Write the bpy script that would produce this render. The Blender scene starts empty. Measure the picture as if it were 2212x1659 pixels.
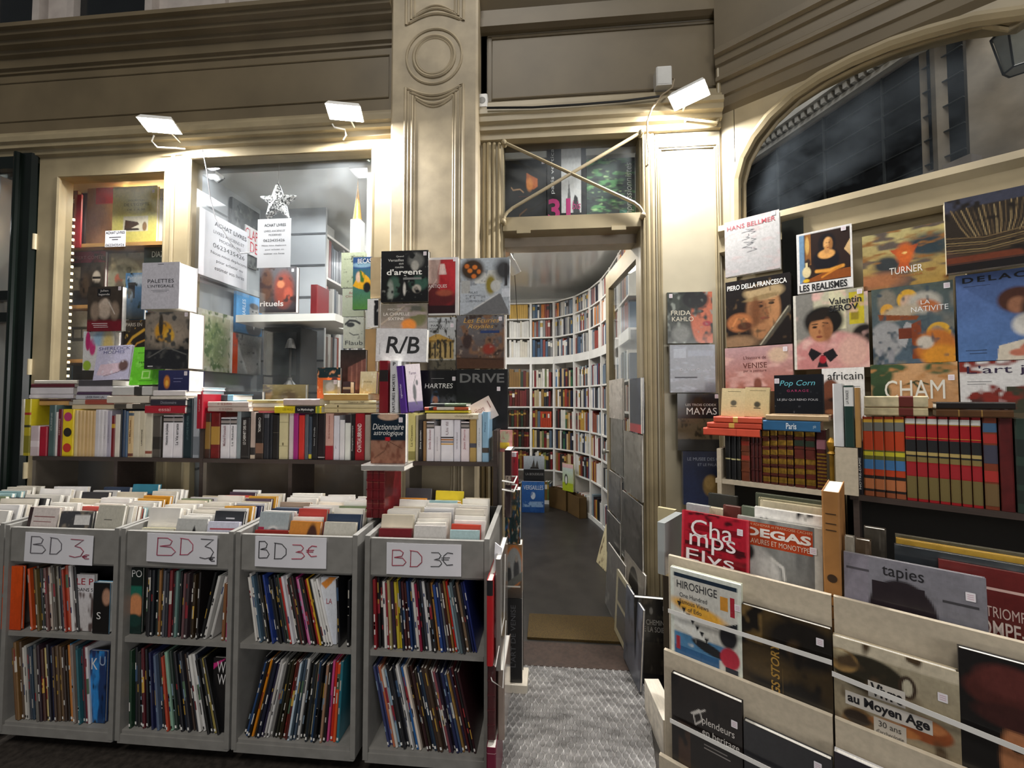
import bpy, math, random
import numpy as np
from mathutils import Matrix, Vector, noise as mnoise
rnd = random.Random(7)
SC = bpy.context.scene
COL = SC.collection

def lin(h):
    h = h.lstrip('#')
    f = lambda v: v / 12.92 if v <= .04045 else ((v + .055) / 1.055) ** 2.4
    return tuple(f(int(h[i:i + 2], 16) / 255) for i in (0, 2, 4))

# ---------------------------------------------------------------- camera, world, exposure
FPX, YAW, PITCH = 900.0, math.radians(5), math.radians(2)
EYE = Vector((0, -2.4, 1.45))
FWD = Vector((-math.sin(YAW) * math.cos(PITCH), math.cos(YAW) * math.cos(PITCH), math.sin(PITCH)))
RGT = Vector((math.cos(YAW), math.sin(YAW), 0))
UPV = RGT.cross(FWD)
cam_data = bpy.data.cameras.new('camera')
cam_data.sensor_fit = 'HORIZONTAL'; cam_data.sensor_width = 36; cam_data.lens = 36 * FPX / 2212
cam_data.clip_start = .02
cam = bpy.data.objects.new('camera', cam_data); COL.objects.link(cam)
cam.matrix_world = Matrix(((RGT.x, UPV.x, -FWD.x, EYE.x), (RGT.y, UPV.y, -FWD.y, EYE.y), (RGT.z, UPV.z, -FWD.z, EYE.z), (0, 0, 0, 1)))
SC.camera = cam
SC.view_settings.view_transform = 'Standard'; SC.view_settings.look = 'None'
SC.view_settings.exposure = 0.72; SC.view_settings.gamma = 1.0
SC.view_settings.use_curve_mapping = False
SC.cycles.use_denoising = True
SC.cycles.max_bounces = 8; SC.cycles.transparent_max_bounces = 16; SC.cycles.sample_clamp_indirect = 6
SC.cycles.caustics_reflective = False; SC.cycles.caustics_refractive = False
world = bpy.data.worlds.new('arcade_ambience'); SC.world = world; world.use_nodes = True
world.node_tree.nodes['Background'].inputs[0].default_value = (.95, .97, 1.0, 1)
world.node_tree.nodes['Background'].inputs[1].default_value = .045

def area(name, loc, aim, sx, sy, watt, col=(1, 1, 1), spread=180):
    l = bpy.data.lights.new(name, 'AREA'); l.shape = 'RECTANGLE'; l.size = sx; l.size_y = sy
    l.energy = watt; l.color = col; l.spread = math.radians(spread)
    o = bpy.data.objects.new(name, l); COL.objects.link(o); o.location = loc
    o.rotation_euler = (Vector(aim) - Vector(loc)).to_track_quat('-Z', 'Y').to_euler()
    return o
# an unseen fill added high behind the camera, and the shop's ceiling panels
area('added_arcade_fill', (-.8, -6, 9.5), (-.3, 0, 1.0), 3, 3, 250, (1, .95, .87))
area('opposite_shop_light', (3.2, -7, 2.0), (-.2, 0, .9), 3.2, 1.4, 66, (1, .98, .95))
area('shop_ceiling_light', (-1.5, 2.0, 2.86), (-1.5, 2.0, 0), .6, .6, 20, (.96, .98, 1))
area('shop_ceiling_light', (-1.62, .3, 2.87), (-1.62, .3, 0), .7, .25, 4, (.96, .98, 1))
area('shop_ceiling_light', (.0, 2.0, 2.86), (.0, 2.2, 0), .6, .6, 7, (1, .96, .88))
_pl = bpy.data.lights.new('added_ceiling_fill', 'POINT'); _pl.energy = 22; _pl.shadow_soft_size = .05; _pl.color = (1, .95, .86)
_po = bpy.data.objects.new('added_ceiling_fill', _pl); COL.objects.link(_po); _po.location = (-.15, .6, 2.66)  # unseen point fill added behind the lintel to brighten the shop ceiling
area('added_hall_fill', (2.6, -.6, 6.2), (2.4, .5, 3), 1.2, 1.2, 85, (1, .95, .86))  # unseen fill added to brighten the far hall behind the arch
area('shop_ceiling_light', (-2.75, .3, 2.86), (-2.75, .3, 0), .5, .12, 13, (1, .9, .7))

# ---------------------------------------------------------------- frames: a plane with s (along), d (out towards the viewer), z
def ray(px, py):
    return (FWD * FPX + RGT * (px - 1106) - UPV * (py - 829.5)).normalized()
class Frame:
    def __init__(s, o, u):
        s.o = Vector(o); s.u = Vector(u).normalized(); s.n = Vector((s.u.y, -s.u.x, 0))
    def at(s, px, py, d):
        """(s, z) where the sight line through a point of the photograph meets the plane at distance d"""
        r = ray(px, py); p0 = s.o + s.n * d
        t = (p0 - EYE).dot(s.n) / r.dot(s.n); h = EYE + r * t
        return (h - s.o).dot(s.u), h.z
    def pt(s, a, d, z): 
        p = s.o + s.u * a + s.n * d
        return Vector((p.x, p.y, z))
    def mx(s, a, d, z, yaw=0, lean=0, roll=0):
        p = s.pt(a, d, z)
        m = Matrix(((s.u.x, -s.n.x, 0, p.x), (s.u.y, -s.n.y, 0, p.y), (0, 0, 1, p.z), (0, 0, 0, 1)))
        if yaw: m = m @ Matrix.Rotation(math.radians(yaw), 4, 'Z')
        if lean: m = m @ Matrix.Rotation(math.radians(-lean), 4, 'X')
        if roll: m = m @ Matrix.Rotation(math.radians(roll), 4, 'Y')
        return m
F = Frame((0, 0, 0), (1, 0, 0))                                   # the shop front
B = math.radians(53.6)
CORNER = Vector((.965, 0, 0))
R = Frame(CORNER, (math.sin(B), -math.cos(B), 0))                # the canted wall with the arched window
HOR = 860

# ---------------------------------------------------------------- materials
def newmat(name):
    m = bpy.data.materials.new(name); m.use_nodes = True
    nt = m.node_tree; bs = nt.nodes['Principled BSDF']
    return m, nt, bs
def noise_mix(nt, base_socket, c1, c2, scale, detail=4, coord='Object', stretch=None, lo=.35, hi=.65):
    tc = nt.nodes.new('ShaderNodeTexCoord'); n = nt.nodes.new('ShaderNodeTexNoise')
    n.inputs['Scale'].default_value = scale; n.inputs['Detail'].default_value = detail
    src = tc.outputs[coord]
    if stretch:
        mp = nt.nodes.new('ShaderNodeMapping'); mp.inputs['Scale'].default_value = stretch
        nt.links.new(src, mp.inputs[0]); src = mp.outputs[0]
    nt.links.new(src, n.inputs['Vector'])
    r = nt.nodes.new('ShaderNodeValToRGB'); r.color_ramp.elements[0].position = lo; r.color_ramp.elements[1].position = hi
    r.color_ramp.elements[0].color = (*c1, 1); r.color_ramp.elements[1].color = (*c2, 1)
    nt.links.new(n.outputs[0], r.inputs[0])
    if base_socket is not None: nt.links.new(r.outputs[0], base_socket)
    return n, r
def bump(nt, bs, h, strength, dist=.002):
    b = nt.nodes.new('ShaderNodeBump'); b.inputs['Strength'].default_value = strength; b.inputs['Distance'].default_value = dist
    nt.links.new(h, b.inputs['Height']); nt.links.new(b.outputs[0], bs.inputs['Normal'])
_mc = {}
def mat(name, hexa, rough=.5, metal=0, var=.12, scale=6, bmp=0, stretch=None, coord='Object', coat=0):
    if name in _mc: return _mc[name]
    m, nt, bs = newmat(name); c = lin(hexa)
    c1 = tuple(v * (1 - var) for v in c); c2 = tuple(min(1, v * (1 + var)) for v in c)
    n, r = noise_mix(nt, bs.inputs['Base Color'], c1, c2, scale, coord=coord, stretch=stretch)
    bs.inputs['Roughness'].default_value = rough; bs.inputs['Metallic'].default_value = metal
    if coat: bs.inputs['Coat Weight'].default_value = coat; bs.inputs['Coat Roughness'].default_value = .12
    if bmp: bump(nt, bs, n.outputs[0], bmp)
    _mc[name] = m
    return m
def objmat(name, rough, coat=0, var=.1, scale=14, stretch=None):
    """colour of each thing from the thing itself, with a little wear"""
    m, nt, bs = newmat(name)
    oi = nt.nodes.new('ShaderNodeObjectInfo'); mx = nt.nodes.new('ShaderNodeMix'); mx.data_type = 'RGBA'; mx.blend_type = 'MULTIPLY'
    mx.inputs[0].default_value = 1
    n, r = noise_mix(nt, None, (1 - 2 * var,) * 3, (1, 1, 1), scale, stretch=stretch)
    nt.links.new(oi.outputs['Color'], mx.inputs[6]); nt.links.new(r.outputs[0], mx.inputs[7])
    nt.links.new(mx.outputs[2], bs.inputs['Base Color'])
    bs.inputs['Roughness'].default_value = rough
    if coat: bs.inputs['Coat Weight'].default_value = coat; bs.inputs['Coat Roughness'].default_value = .08
    return m
def emis(name, hexa, strength):
    m, nt, bs = newmat(name)
    bs.inputs['Base Color'].default_value = (*lin(hexa), 1)
    bs.inputs['Emission Color'].default_value = (*lin(hexa), 1); bs.inputs['Emission Strength'].default_value = strength
    return m
def glassmat(name, tint=(1, 1, 1), refl=.9, rough=.0, dirt_haze=0.0, dirt_haze_col=(.6, .65, .7)):
    m, nt, bs = newmat(name); out = nt.nodes['Material Output']; nt.nodes.remove(bs)
    t = nt.nodes.new('ShaderNodeBsdfTransparent'); t.inputs[0].default_value = (*tint, 1)
    g = nt.nodes.new('ShaderNodeBsdfGlossy'); g.inputs['Roughness'].default_value = rough; g.inputs[0].default_value = (refl,) * 3 + (1,)
    fr = nt.nodes.new('ShaderNodeLayerWeight'); fr.inputs[0].default_value = .5
    pw = nt.nodes.new('ShaderNodeMath'); pw.operation = 'POWER'; pw.inputs[1].default_value = 4.5; nt.links.new(fr.outputs['Facing'], pw.inputs[0])
    ad = nt.nodes.new('ShaderNodeMath'); ad.operation = 'MULTIPLY_ADD'; ad.inputs[1].default_value = .85; ad.inputs[2].default_value = .035; nt.links.new(pw.outputs[0], ad.inputs[0])
    mx = nt.nodes.new('ShaderNodeMixShader'); nt.links.new(ad.outputs[0], mx.inputs[0])
    nt.links.new(t.outputs[0], mx.inputs[1]); nt.links.new(g.outputs[0], mx.inputs[2])
    last = mx
    if dirt_haze:
        df = nt.nodes.new('ShaderNodeBsdfDiffuse'); df.inputs[0].default_value = (*dirt_haze_col, 1)
        m2 = nt.nodes.new('ShaderNodeMixShader')
        n, r = noise_mix(nt, m2.inputs[0], (0, 0, 0), (dirt_haze,) * 3, 3.0, lo=.4, hi=.75)
        nt.links.new(mx.outputs[0], m2.inputs[1]); nt.links.new(df.outputs[0], m2.inputs[2]); last = m2
    nt.links.new(last.outputs[0], out.inputs[0])
    return m
PAINT = mat('khaki_paint', '#95886c', .42, var=.13, scale=5, bmp=.25)
DARK_FRONT = mat('dark_front_brown', '#665a44', .5, var=.12, scale=3, bmp=.2)  # darker brown than the khaki, for friezes, cornices and front wall
STONE = mat('painted_stone', '#a6987e', .55, var=.16, scale=7, bmp=.35)
PLASTER = mat('grey_plaster', '#a29a95', .8, var=.12, scale=9, bmp=.3)
CARTM = mat('grey_cart_paint', '#85837f', .5, var=.08, scale=20, bmp=.1)
DARKW = mat('dark_brown_board', '#3d332f', .45, var=.12, scale=5, stretch=(1, 20, 20))
WHITEP = mat('white_shelf_paint', '#e6e4df', .45, var=.04, scale=8)
SLATW = mat('white_slatwall', '#a2a6a9', .4, var=.04, scale=6)
CEILM = mat('grey_ceiling', '#cfd0cc', .24, var=.05, scale=2, coat=.8)
BEIGE = mat('beige_rack_board', '#b7ab97', .5, var=.07, scale=60, bmp=.08)
WOOD = mat('pine_board', '#b98b52', .4, var=.2, scale=4, stretch=(1, 14, 14))
GREEN = mat('dark_green_paint', '#0a120e', .25, var=.2, scale=5)
BLACKM = mat('black_plastic', '#101010', .4, var=.1)
WHITEPL = mat('white_plastic', '#dcdcda', .35, var=.03)
METAL = mat('brushed_steel', '#b4b4b2', .3, 1, var=.08, scale=20)
BRASS = mat('brass', '#8f6b1e', .5, .6, var=.3, scale=12)
RUBBER = mat('black_rubber', '#161616', .7)
ELASTIC = mat('white_elastic', '#d8d6d2', .6, var=.05)
PAPER = mat('white_paper', '#dedde3', .7, var=.05, scale=5)
PAGE = mat('page_edges', '#d3cabb', .8, var=.16, scale=30, stretch=(60, 1, 1))
PAGEW = mat('white_page_edges', '#e8e4dc', .8, var=.14, scale=24, stretch=(60, 1, 1))
COVER = objmat('printed_cover', .38, coat=.25, var=.07)
CLOTH = objmat('matte_cover', .62, var=.12)
LEATHER = objmat('worn_leather', .4, coat=.2, var=.2, scale=22)
SLEEVE = objmat('plastic_sleeved_cover', .22, coat=.8, var=.06)
GOLD = mat('gilt_tooling', '#b08a3c', .35, .8, var=.3, scale=80)
GLASS = glassmat('window_glass', (.97, .98, .98), .9, 0, .05)
GLASSD = glassmat('arched_window_glass', (.86, .88, .89), .9, .02, .08, (.55, .65, .75))  # bluish haze over the arched pane put into its colour
FILM = glassmat('clear_film', (.97, .97, .97), 1, .08, .07, (.9, .9, .92))
def _art():
    m, nt, bs = newmat('printed_picture')
    a = nt.nodes.new('ShaderNodeAttribute'); a.attribute_name = 'Col'
    nt.links.new(a.outputs['Color'], bs.inputs['Base Color'])
    bs.inputs['Roughness'].default_value = .35; bs.inputs['Coat Weight'].default_value = .3; bs.inputs['Coat Roughness'].default_value = .1
    return m
ART = _art()
def ink(hexa):
    return mat('print_' + hexa.strip('#'), hexa, .5, var=.03)

# ---------------------------------------------------------------- mesh builder
class MB:
    def __init__(s): s.v = []; s.f = []; s.m = []
    def add(s, vs, fs, m=0):
        b = len(s.v); s.v += [tuple(p) for p in vs]
        for f in fs: s.f.append([b + i for i in f]); s.m.append(m)
        return s
    def box(s, x0, x1, y0, y1, z0, z1, m=0, mtx=None):
        vs = [(x, y, z) for z in (z0, z1) for y in (y0, y1) for x in (x0, x1)]
        if mtx is not None: vs = [tuple(mtx @ Vector(p)) for p in vs]
        return s.add(vs, [(0, 2, 3, 1), (4, 5, 7, 6), (0, 1, 5, 4), (2, 6, 7, 3), (0, 4, 6, 2), (1, 3, 7, 5)], m)
    def bbox(s, x0, x1, y0, y1, z0, z1, b=.003, m=0):
        """box with chamfered vertical and horizontal front edges"""
        out = [(x0 + b, y0), (x1 - b, y0), (x1, y0 + b), (x1, y1), (x0, y1), (x0, y0 + b)]
        return s.prism_z(out, z0, z1, m)
    def prism_z(s, out, z0, z1, m=0):
        n = len(out)
        vs = [(x, y, z0) for x, y in out] + [(x, y, z1) for x, y in out]
        fs = [tuple(reversed(range(n))), tuple(range(n, 2 * n))] + [(i, (i + 1) % n, n + (i + 1) % n, n + i) for i in range(n)]
        return s.add(vs, fs, m)
    def prism_y(s, out, y0, y1, m=0):
        """outline in (x, z), counter-clockwise seen from the front (-y)"""
        n = len(out)
        vs = [(x, y0, z) for x, z in out] + [(x, y1, z) for x, z in out]
        fs = [tuple(range(n)), tuple(reversed(range(n, 2 * n)))] + [((i + 1) % n, i, n + i, n + (i + 1) % n) for i in range(n)]
        return s.add(vs, fs, m)
    def profile_x(s, prof, x0, x1, m=0):
        """closed outline in (y, z) run along x"""
        n = len(prof)
        vs = [(x0, y, z) for y, z in prof] + [(x1, y, z) for y, z in prof]
        fs = [tuple(range(n)), tuple(reversed(range(n, 2 * n)))] + [((i + 1) % n, i, n + i, n + (i + 1) % n) for i in range(n)]
        return s.add(vs, fs, m)
    def quad(s, x0, x1, z0, z1, y, m=0):
        return s.add([(x0, y, z0), (x1, y, z0), (x1, y, z1), (x0, y, z1)], [(0, 1, 2, 3)], m)
    def poly(s, pts, y, m=0):
        return s.add([(x, y, z) for x, z in pts], [tuple(range(len(pts)))], m)
    def tube(s, pts, r, k=8, m=0, closed=False):
        pts = [Vector(p) for p in pts]; n = len(pts); b = len(s.v); rings = []
        up = None
        for i, p in enumerate(pts):
            a = pts[(i - 1) % n] if (i or closed) else p; c = pts[(i + 1) % n] if (i < n - 1 or closed) else p
            t = (c - a)
            t = t.normalized() if t.length > 1e-9 else Vector((0, 0, 1))
            if up is None or abs(up.dot(t)) > .95: up = Vector((0, 0, 1)) if abs(t.z) < .9 else Vector((1, 0, 0))
            x = t.cross(up).normalized(); y = t.cross(x).normalized(); up = -y if False else x.cross(t).normalized()
            rr = r[i] if isinstance(r, (list, tuple)) else r
            rings.append([p + x * rr * math.cos(2 * math.pi * j / k) + y * rr * math.sin(2 * math.pi * j / k) for j in range(k)])
        vs = [tuple(q) for ring in rings for q in ring]; fs = []
        for i in range(n if closed else n - 1):
            i2 = (i + 1) % n
            for j in range(k): fs.append((i * k + j, i * k + (j + 1) % k, i2 * k + (j + 1) % k, i2 * k + j))
        if not closed: fs += [tuple(reversed(range(k))), tuple(range((n - 1) * k, n * k))]
        return s.add(vs, fs, m)
    def lathe(s, prof, k=20, m=0, axis='z', c=(0, 0, 0)):
        """profile of (radius, height)"""
        vs = []; fs = []
        for r, h in prof:
            for j in range(k):
                a = 2 * math.pi * j / k; x, y = r * math.cos(a), r * math.sin(a)
                p = (x, y, h) if axis == 'z' else ((x, h, y) if axis == 'y' else (h, x, y))
                vs.append((p[0] + c[0], p[1] + c[1], p[2] + c[2]))
        n = len(prof)
        for i in range(n - 1):
            for j in range(k): fs.append((i * k + j, i * k + (j + 1) % k, (i + 1) * k + (j + 1) % k, (i + 1) * k + j))
        fs += [tuple(reversed(range(k))), tuple(range((n - 1) * k, n * k))]
        return s.add(vs, fs, m)
    def mesh(s, name, mats):
        me = bpy.data.meshes.new(name); me.from_pydata(s.v, [], s.f)
        for m in mats: me.materials.append(m)
        if any(s.m): me.polygons.foreach_set('material_index', s.m)
        me.update()
        return me
def fixn(me):
    import bmesh
    bm = bmesh.new(); bm.from_mesh(me); bmesh.ops.recalc_face_normals(bm, faces=bm.faces); bm.to_mesh(me); bm.free()
def obj(name, mb, mats, parent=None, mtx=None, color=None, smooth=False, fix=True):
    me = mb if isinstance(mb, bpy.types.Mesh) else mb.mesh(name, mats if isinstance(mats, (list, tuple)) else [mats])
    if fix and not isinstance(mb, bpy.types.Mesh): fixn(me)
    if smooth: me.polygons.foreach_set('use_smooth', [True] * len(me.polygons))
    o = bpy.data.objects.new(name, me); COL.objects.link(o)
    if mtx is not None: o.matrix_world = mtx
    if parent is not None: o.parent = parent
    if color is not None: o.color = (*lin(color), 1)
    return o
def empty(name, mtx):
    o = bpy.data.objects.new(name, None); COL.objects.link(o); o.matrix_world = mtx; o.empty_display_size = .05
    return o
def tag(o, label, cat, group=None):
    o['label'] = label; o['category'] = cat
    if group: o['group'] = group
    return o
def structure(o):
    o['kind'] = 'structure'; return o

# ---------------------------------------------------------------- lettering
_tmp = bpy.data.scenes.new('lettering'); _tc = {}
def glyphs(s, bold=0, shear=0, spacing=1):
    key = (s, bold, shear, spacing)
    if key in _tc: return _tc[key]
    cu = bpy.data.curves.new('t', 'FONT'); cu.body = s; cu.resolution_u = 3; cu.offset = bold; cu.shear = shear; cu.space_character = spacing
    ob = bpy.data.objects.new('t', cu); _tmp.collection.objects.link(ob)
    vl = _tmp.view_layers[0]; vl.update()
    ev = ob.evaluated_get(vl.depsgraph); me = ev.to_mesh()
    v = np.array([(p.co.x, p.co.y) for p in me.vertices]) if len(me.vertices) else np.zeros((1, 2))
    f = [tuple(p.vertices) for p in me.polygons]
    ev.to_mesh_clear(); bpy.data.objects.remove(ob); bpy.data.curves.remove(cu)
    lo, hi = v.min(0), v.max(0)
    v = (v - lo) / np.maximum(hi - lo, 1e-6)
    _tc[key] = (v, f)
    return v, f
def letter(mb, s, x0, x1, z0, z1, y=-.0012, m=0, bold=0, shear=0, vert=0, spacing=1):
    """flat lettering filling the given rectangle; vert=1 reads bottom to top, -1 top to bottom"""
    v, f = glyphs(s, bold, shear, spacing)
    if vert == 1: pts = [(x1 - b * (x1 - x0), y, z0 + a * (z1 - z0)) for a, b in v]
    elif vert == -1: pts = [(x0 + b * (x1 - x0), y, z1 - a * (z1 - z0)) for a, b in v]
    else: pts = [(x0 + a * (x1 - x0), y, z0 + b * (z1 - z0)) for a, b in v]
    mb.add(pts, f, m)
    return mb
# ---------------------------------------------------------------- printed pictures (plain generic designs) as coloured cover panels
def vnoise(ny, nx, sy, sx, seed):
    r = np.random.RandomState(seed); gy, gx = max(2, int(sy) + 2), max(2, int(sx) + 2)
    g = r.rand(gy, gx); yy = np.linspace(0, gy - 1.001, ny); xx = np.linspace(0, gx - 1.001, nx)
    y0, x0 = yy.astype(int), xx.astype(int); fy, fx = (yy - y0)[:, None], (xx - x0)[None]
    fy = fy * fy * (3 - 2 * fy); fx = fx * fx * (3 - 2 * fx)
    a = g[np.ix_(y0, x0)]; b = g[np.ix_(y0, x0 + 1)]; c = g[np.ix_(y0 + 1, x0)]; d = g[np.ix_(y0 + 1, x0 + 1)]
    return (a * (1 - fx) + b * fx) * (1 - fy) + (c * (1 - fx) + d * fx) * fy
def inside(P, X, Y):
    c = np.zeros(X.shape, bool); n = len(P)
    for i in range(n):
        (x1, y1), (x2, y2) = P[i], P[(i + 1) % n]
        if y1 == y2: continue
        k = (y1 > Y) != (y2 > Y)
        c ^= k & (X < (x2 - x1) * (Y - y1) / (y2 - y1) + x1)
    return c
def picture(ops, nx, ny):
    SX, SY = nx * 2, ny * 2
    X, Y = np.meshgrid((np.arange(SX) + .5) / SX, (np.arange(SY) + .5) / SY)
    im = np.zeros((SY, SX, 3))
    def over(a, c): im[:] = im * (1 - a[..., None]) + np.array(lin(c)) * a[..., None]
    for k, op in enumerate(ops):
        t = op[0]
        if t == 'bg':
            im[:] = np.array(lin(op[1])) * (1 - Y[..., None]) + np.array(lin(op[2])) * Y[..., None]
        elif t == 'e':
            cx, cy, rx, ry, c = op[1:6]; soft = op[6] if len(op) > 6 else .12; rot = math.radians(op[7]) if len(op) > 7 else 0
            dx, dy = X - cx, Y - cy; u = dx * math.cos(rot) + dy * math.sin(rot); v = -dx * math.sin(rot) + dy * math.cos(rot)
            q = np.sqrt((u / rx) ** 2 + (v / ry) ** 2); over(np.clip((1 - q) / max(soft, 1e-3) + .5, 0, 1), c)
        elif t == 'p': over(inside(op[1], X, Y).astype(float), op[2])
        elif t == 'r': over(((X > op[1]) & (X < op[3]) & (Y > op[2]) & (Y < op[4])).astype(float), op[5])
        elif t == 's':
            pts, w, c = op[1:4]; d = np.full(X.shape, 9.)
            for (x1, y1), (x2, y2) in zip(pts, pts[1:]):
                L = (x2 - x1) ** 2 + (y2 - y1) ** 2 + 1e-9; tt = np.clip(((X - x1) * (x2 - x1) + (Y - y1) * (y2 - y1)) / L, 0, 1)
                d = np.minimum(d, np.hypot(X - x1 - tt * (x2 - x1), Y - y1 - tt * (y2 - y1)))
            over(np.clip((w - d) / (w * .5), 0, 1), c)
        elif t == 'n':
            s, a = op[1], op[2]; st = op[3] if len(op) > 3 else 1
            n = vnoise(SY, SX, s * st, s, 11 * k + int(s)) * .6 + vnoise(SY, SX, s * 2.3 * st, s * 2.3, 7 + k) * .4
            im *= (1 + a * (n - .5) * 2)[..., None]
        elif t == 'b':      # blotches of a second colour
            s, c, th = op[1], op[2], op[3]; st = op[4] if len(op) > 4 else 1
            n = vnoise(SY, SX, s * st, s, 5 + 13 * k) * .65 + vnoise(SY, SX, s * 2.6 * st, s * 2.6, 3 + k) * .35
            over(np.clip((n - th) * 5.5, 0, 1), c)
    g_ = vnoise(SY, SX, 26, 26, 99) * .5 + vnoise(SY, SX, 60, 60, 98) * .5
    im = np.clip(im * (1 + .34 * (g_ - .5))[..., None], 0, 1)
    return im.reshape(ny, 2, nx, 2, 3).mean(axis=(1, 3))
def art_mesh(ops, x0, x1, z0, z1, y=-.0006, res=.0042, cap=84):
    w, h = abs(x1 - x0), abs(z1 - z0)
    nx, ny = max(6, min(cap, int(w / res))), max(6, min(cap, int(h / res)))
    im = picture(ops, nx, ny)
    me = bpy.data.meshes.new('cover_picture')
    gx, gz = np.linspace(x0, x1, nx + 1), np.linspace(z0, z1, ny + 1)
    V = np.stack([np.tile(gx, ny + 1), np.full((nx + 1) * (ny + 1), y), np.repeat(gz, nx + 1)], 1)
    i = (np.arange(ny)[:, None] * (nx + 1) + np.arange(nx)[None]).ravel()
    Fc = np.stack([i, i + 1, i + nx + 2, i + nx + 1], 1)
    me.from_pydata(V.tolist(), [], Fc.tolist())
    a = me.color_attributes.new('Col', 'FLOAT_COLOR', 'CORNER')
    c = np.ones((nx * ny, 4), np.float32); c[:, :3] = im.reshape(-1, 3)
    a.data.foreach_set('color', np.repeat(c, 4, 0).ravel())
    me.materials.append(ART)
    return me

# ---------------------------------------------------------------- books
ORD = ('first second third fourth fifth sixth seventh eighth ninth tenth eleventh twelfth thirteenth fourteenth fifteenth sixteenth seventeenth eighteenth '
       'nineteenth twentieth twenty-first twenty-second twenty-third twenty-fourth twenty-fifth twenty-sixth twenty-seventh twenty-eighth twenty-ninth thirtieth '
       'thirty-first thirty-second thirty-third thirty-fourth thirty-fifth thirty-sixth thirty-seventh thirty-eighth thirty-ninth fortieth').split()
_CN = {'black': '1a1a1c', 'white': 'e6e4e2', 'cream': 'd4c7a4', 'grey': '85858a', 'pale grey': 'bdbdc0', 'brown': '5a3826', 'dark brown': '33231c', 'tan': 'b48c5a',
       'red': 'b3202c', 'maroon': '641822', 'orange': 'd8702a', 'yellow': 'd8c02a', 'green': '3f7a3a', 'dark green': '1e3a2c', 'blue': '2c66a8', 'navy': '202a4a',
       'light blue': '86b4d6', 'teal': '2b6a74', 'purple': '5a3478', 'pink': 'd06a9a', 'pale pink': 'd8bdbd', 'charcoal': '36363a', 'blue-grey': '5c6678'}
_CL = {k: np.array([int(v[i:i + 2], 16) for i in (0, 2, 4)]) for k, v in _CN.items()}
def cname(h):
    h = h.lstrip('#'); c = np.array([int(h[i:i + 2], 16) for i in (0, 2, 4)])
    return min(_CL, key=lambda k: ((c - _CL[k]) ** 2 * np.array([2, 4, 3])).sum())
def hexj(h, j):
    """the same colour, a touch lighter or darker"""
    h = h.lstrip('#'); return '#' + ''.join('%02x' % max(0, min(255, int(int(h[i:i + 2], 16) + j))) for i in (0, 2, 4))

def spine_book(name, label, group, mtx, w, h, dp, color, m=None, page=None, bands=(), texts=(), flat=False, cat='book', pages=True, raised=0, t=.0022):
    """a book with its spine to the front: x across the spine, y back, z up; flat=True lies on its side, spine still to the front"""
    m = m or COVER; page = page or PAGEW
    mb = MB(); r = min(.004, w * .25); t = min(t, w * .2)
    mb.prism_z([(0, r), (r, 0), (w - r, 0), (w, r), (w, dp), (w - t, dp), (w - t, t), (t, t), (t, dp), (0, dp)], 0, h)
    mats = [m]; names = {}
    def mi(hx):
        k = hx if isinstance(hx, str) else hx.name
        if k not in names: names[k] = len(mats); mats.append(ink(hx) if isinstance(hx, str) else hx)
        return names[k]
    for q, (f0, f1, hx) in enumerate(bands):
        i = mi(hx); y = -.0004 - .00012 * q
        mb.add([(0, r + y, f0 * h), (r, y, f0 * h), (w - r, y, f0 * h), (w, r + y, f0 * h), (0, r + y, f1 * h), (r, y, f1 * h), (w - r, y, f1 * h), (w, r + y, f1 * h)],
               [(0, 1, 5, 4), (1, 2, 6, 5), (2, 3, 7, 6)], i)
    for k in range(raised):
        z = h * (k + 1) / (raised + 1); mb.box(0, w, -.0022, .002, z - .003, z + .003, 0)
    if flat: mtx = mtx @ Matrix.Translation((0, 0, w)) @ Matrix.Rotation(math.radians(90), 4, 'Y')
    o = obj(name, mb, mats, None, mtx, color); tag(o, label, cat, group)
    if pages:
        pb = MB().box(t, w - t, t, dp - .004, .003, h - .004)
        obj('page_block', pb, page, o)
    if texts:
        tb = MB(); tm = []
        for s, f0, f1, hx, vert, a, b in texts:
            mm = ink(hx)
            if mm not in tm: tm.append(mm)
            letter(tb, s, a * w, b * w, f0 * h, f1 * h, -.0012 - (.0016 if raised else 0), tm.index(mm), bold=.012, vert=vert)
        obj('spine_title', tb, tm, o, fix=False)
    return o
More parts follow.
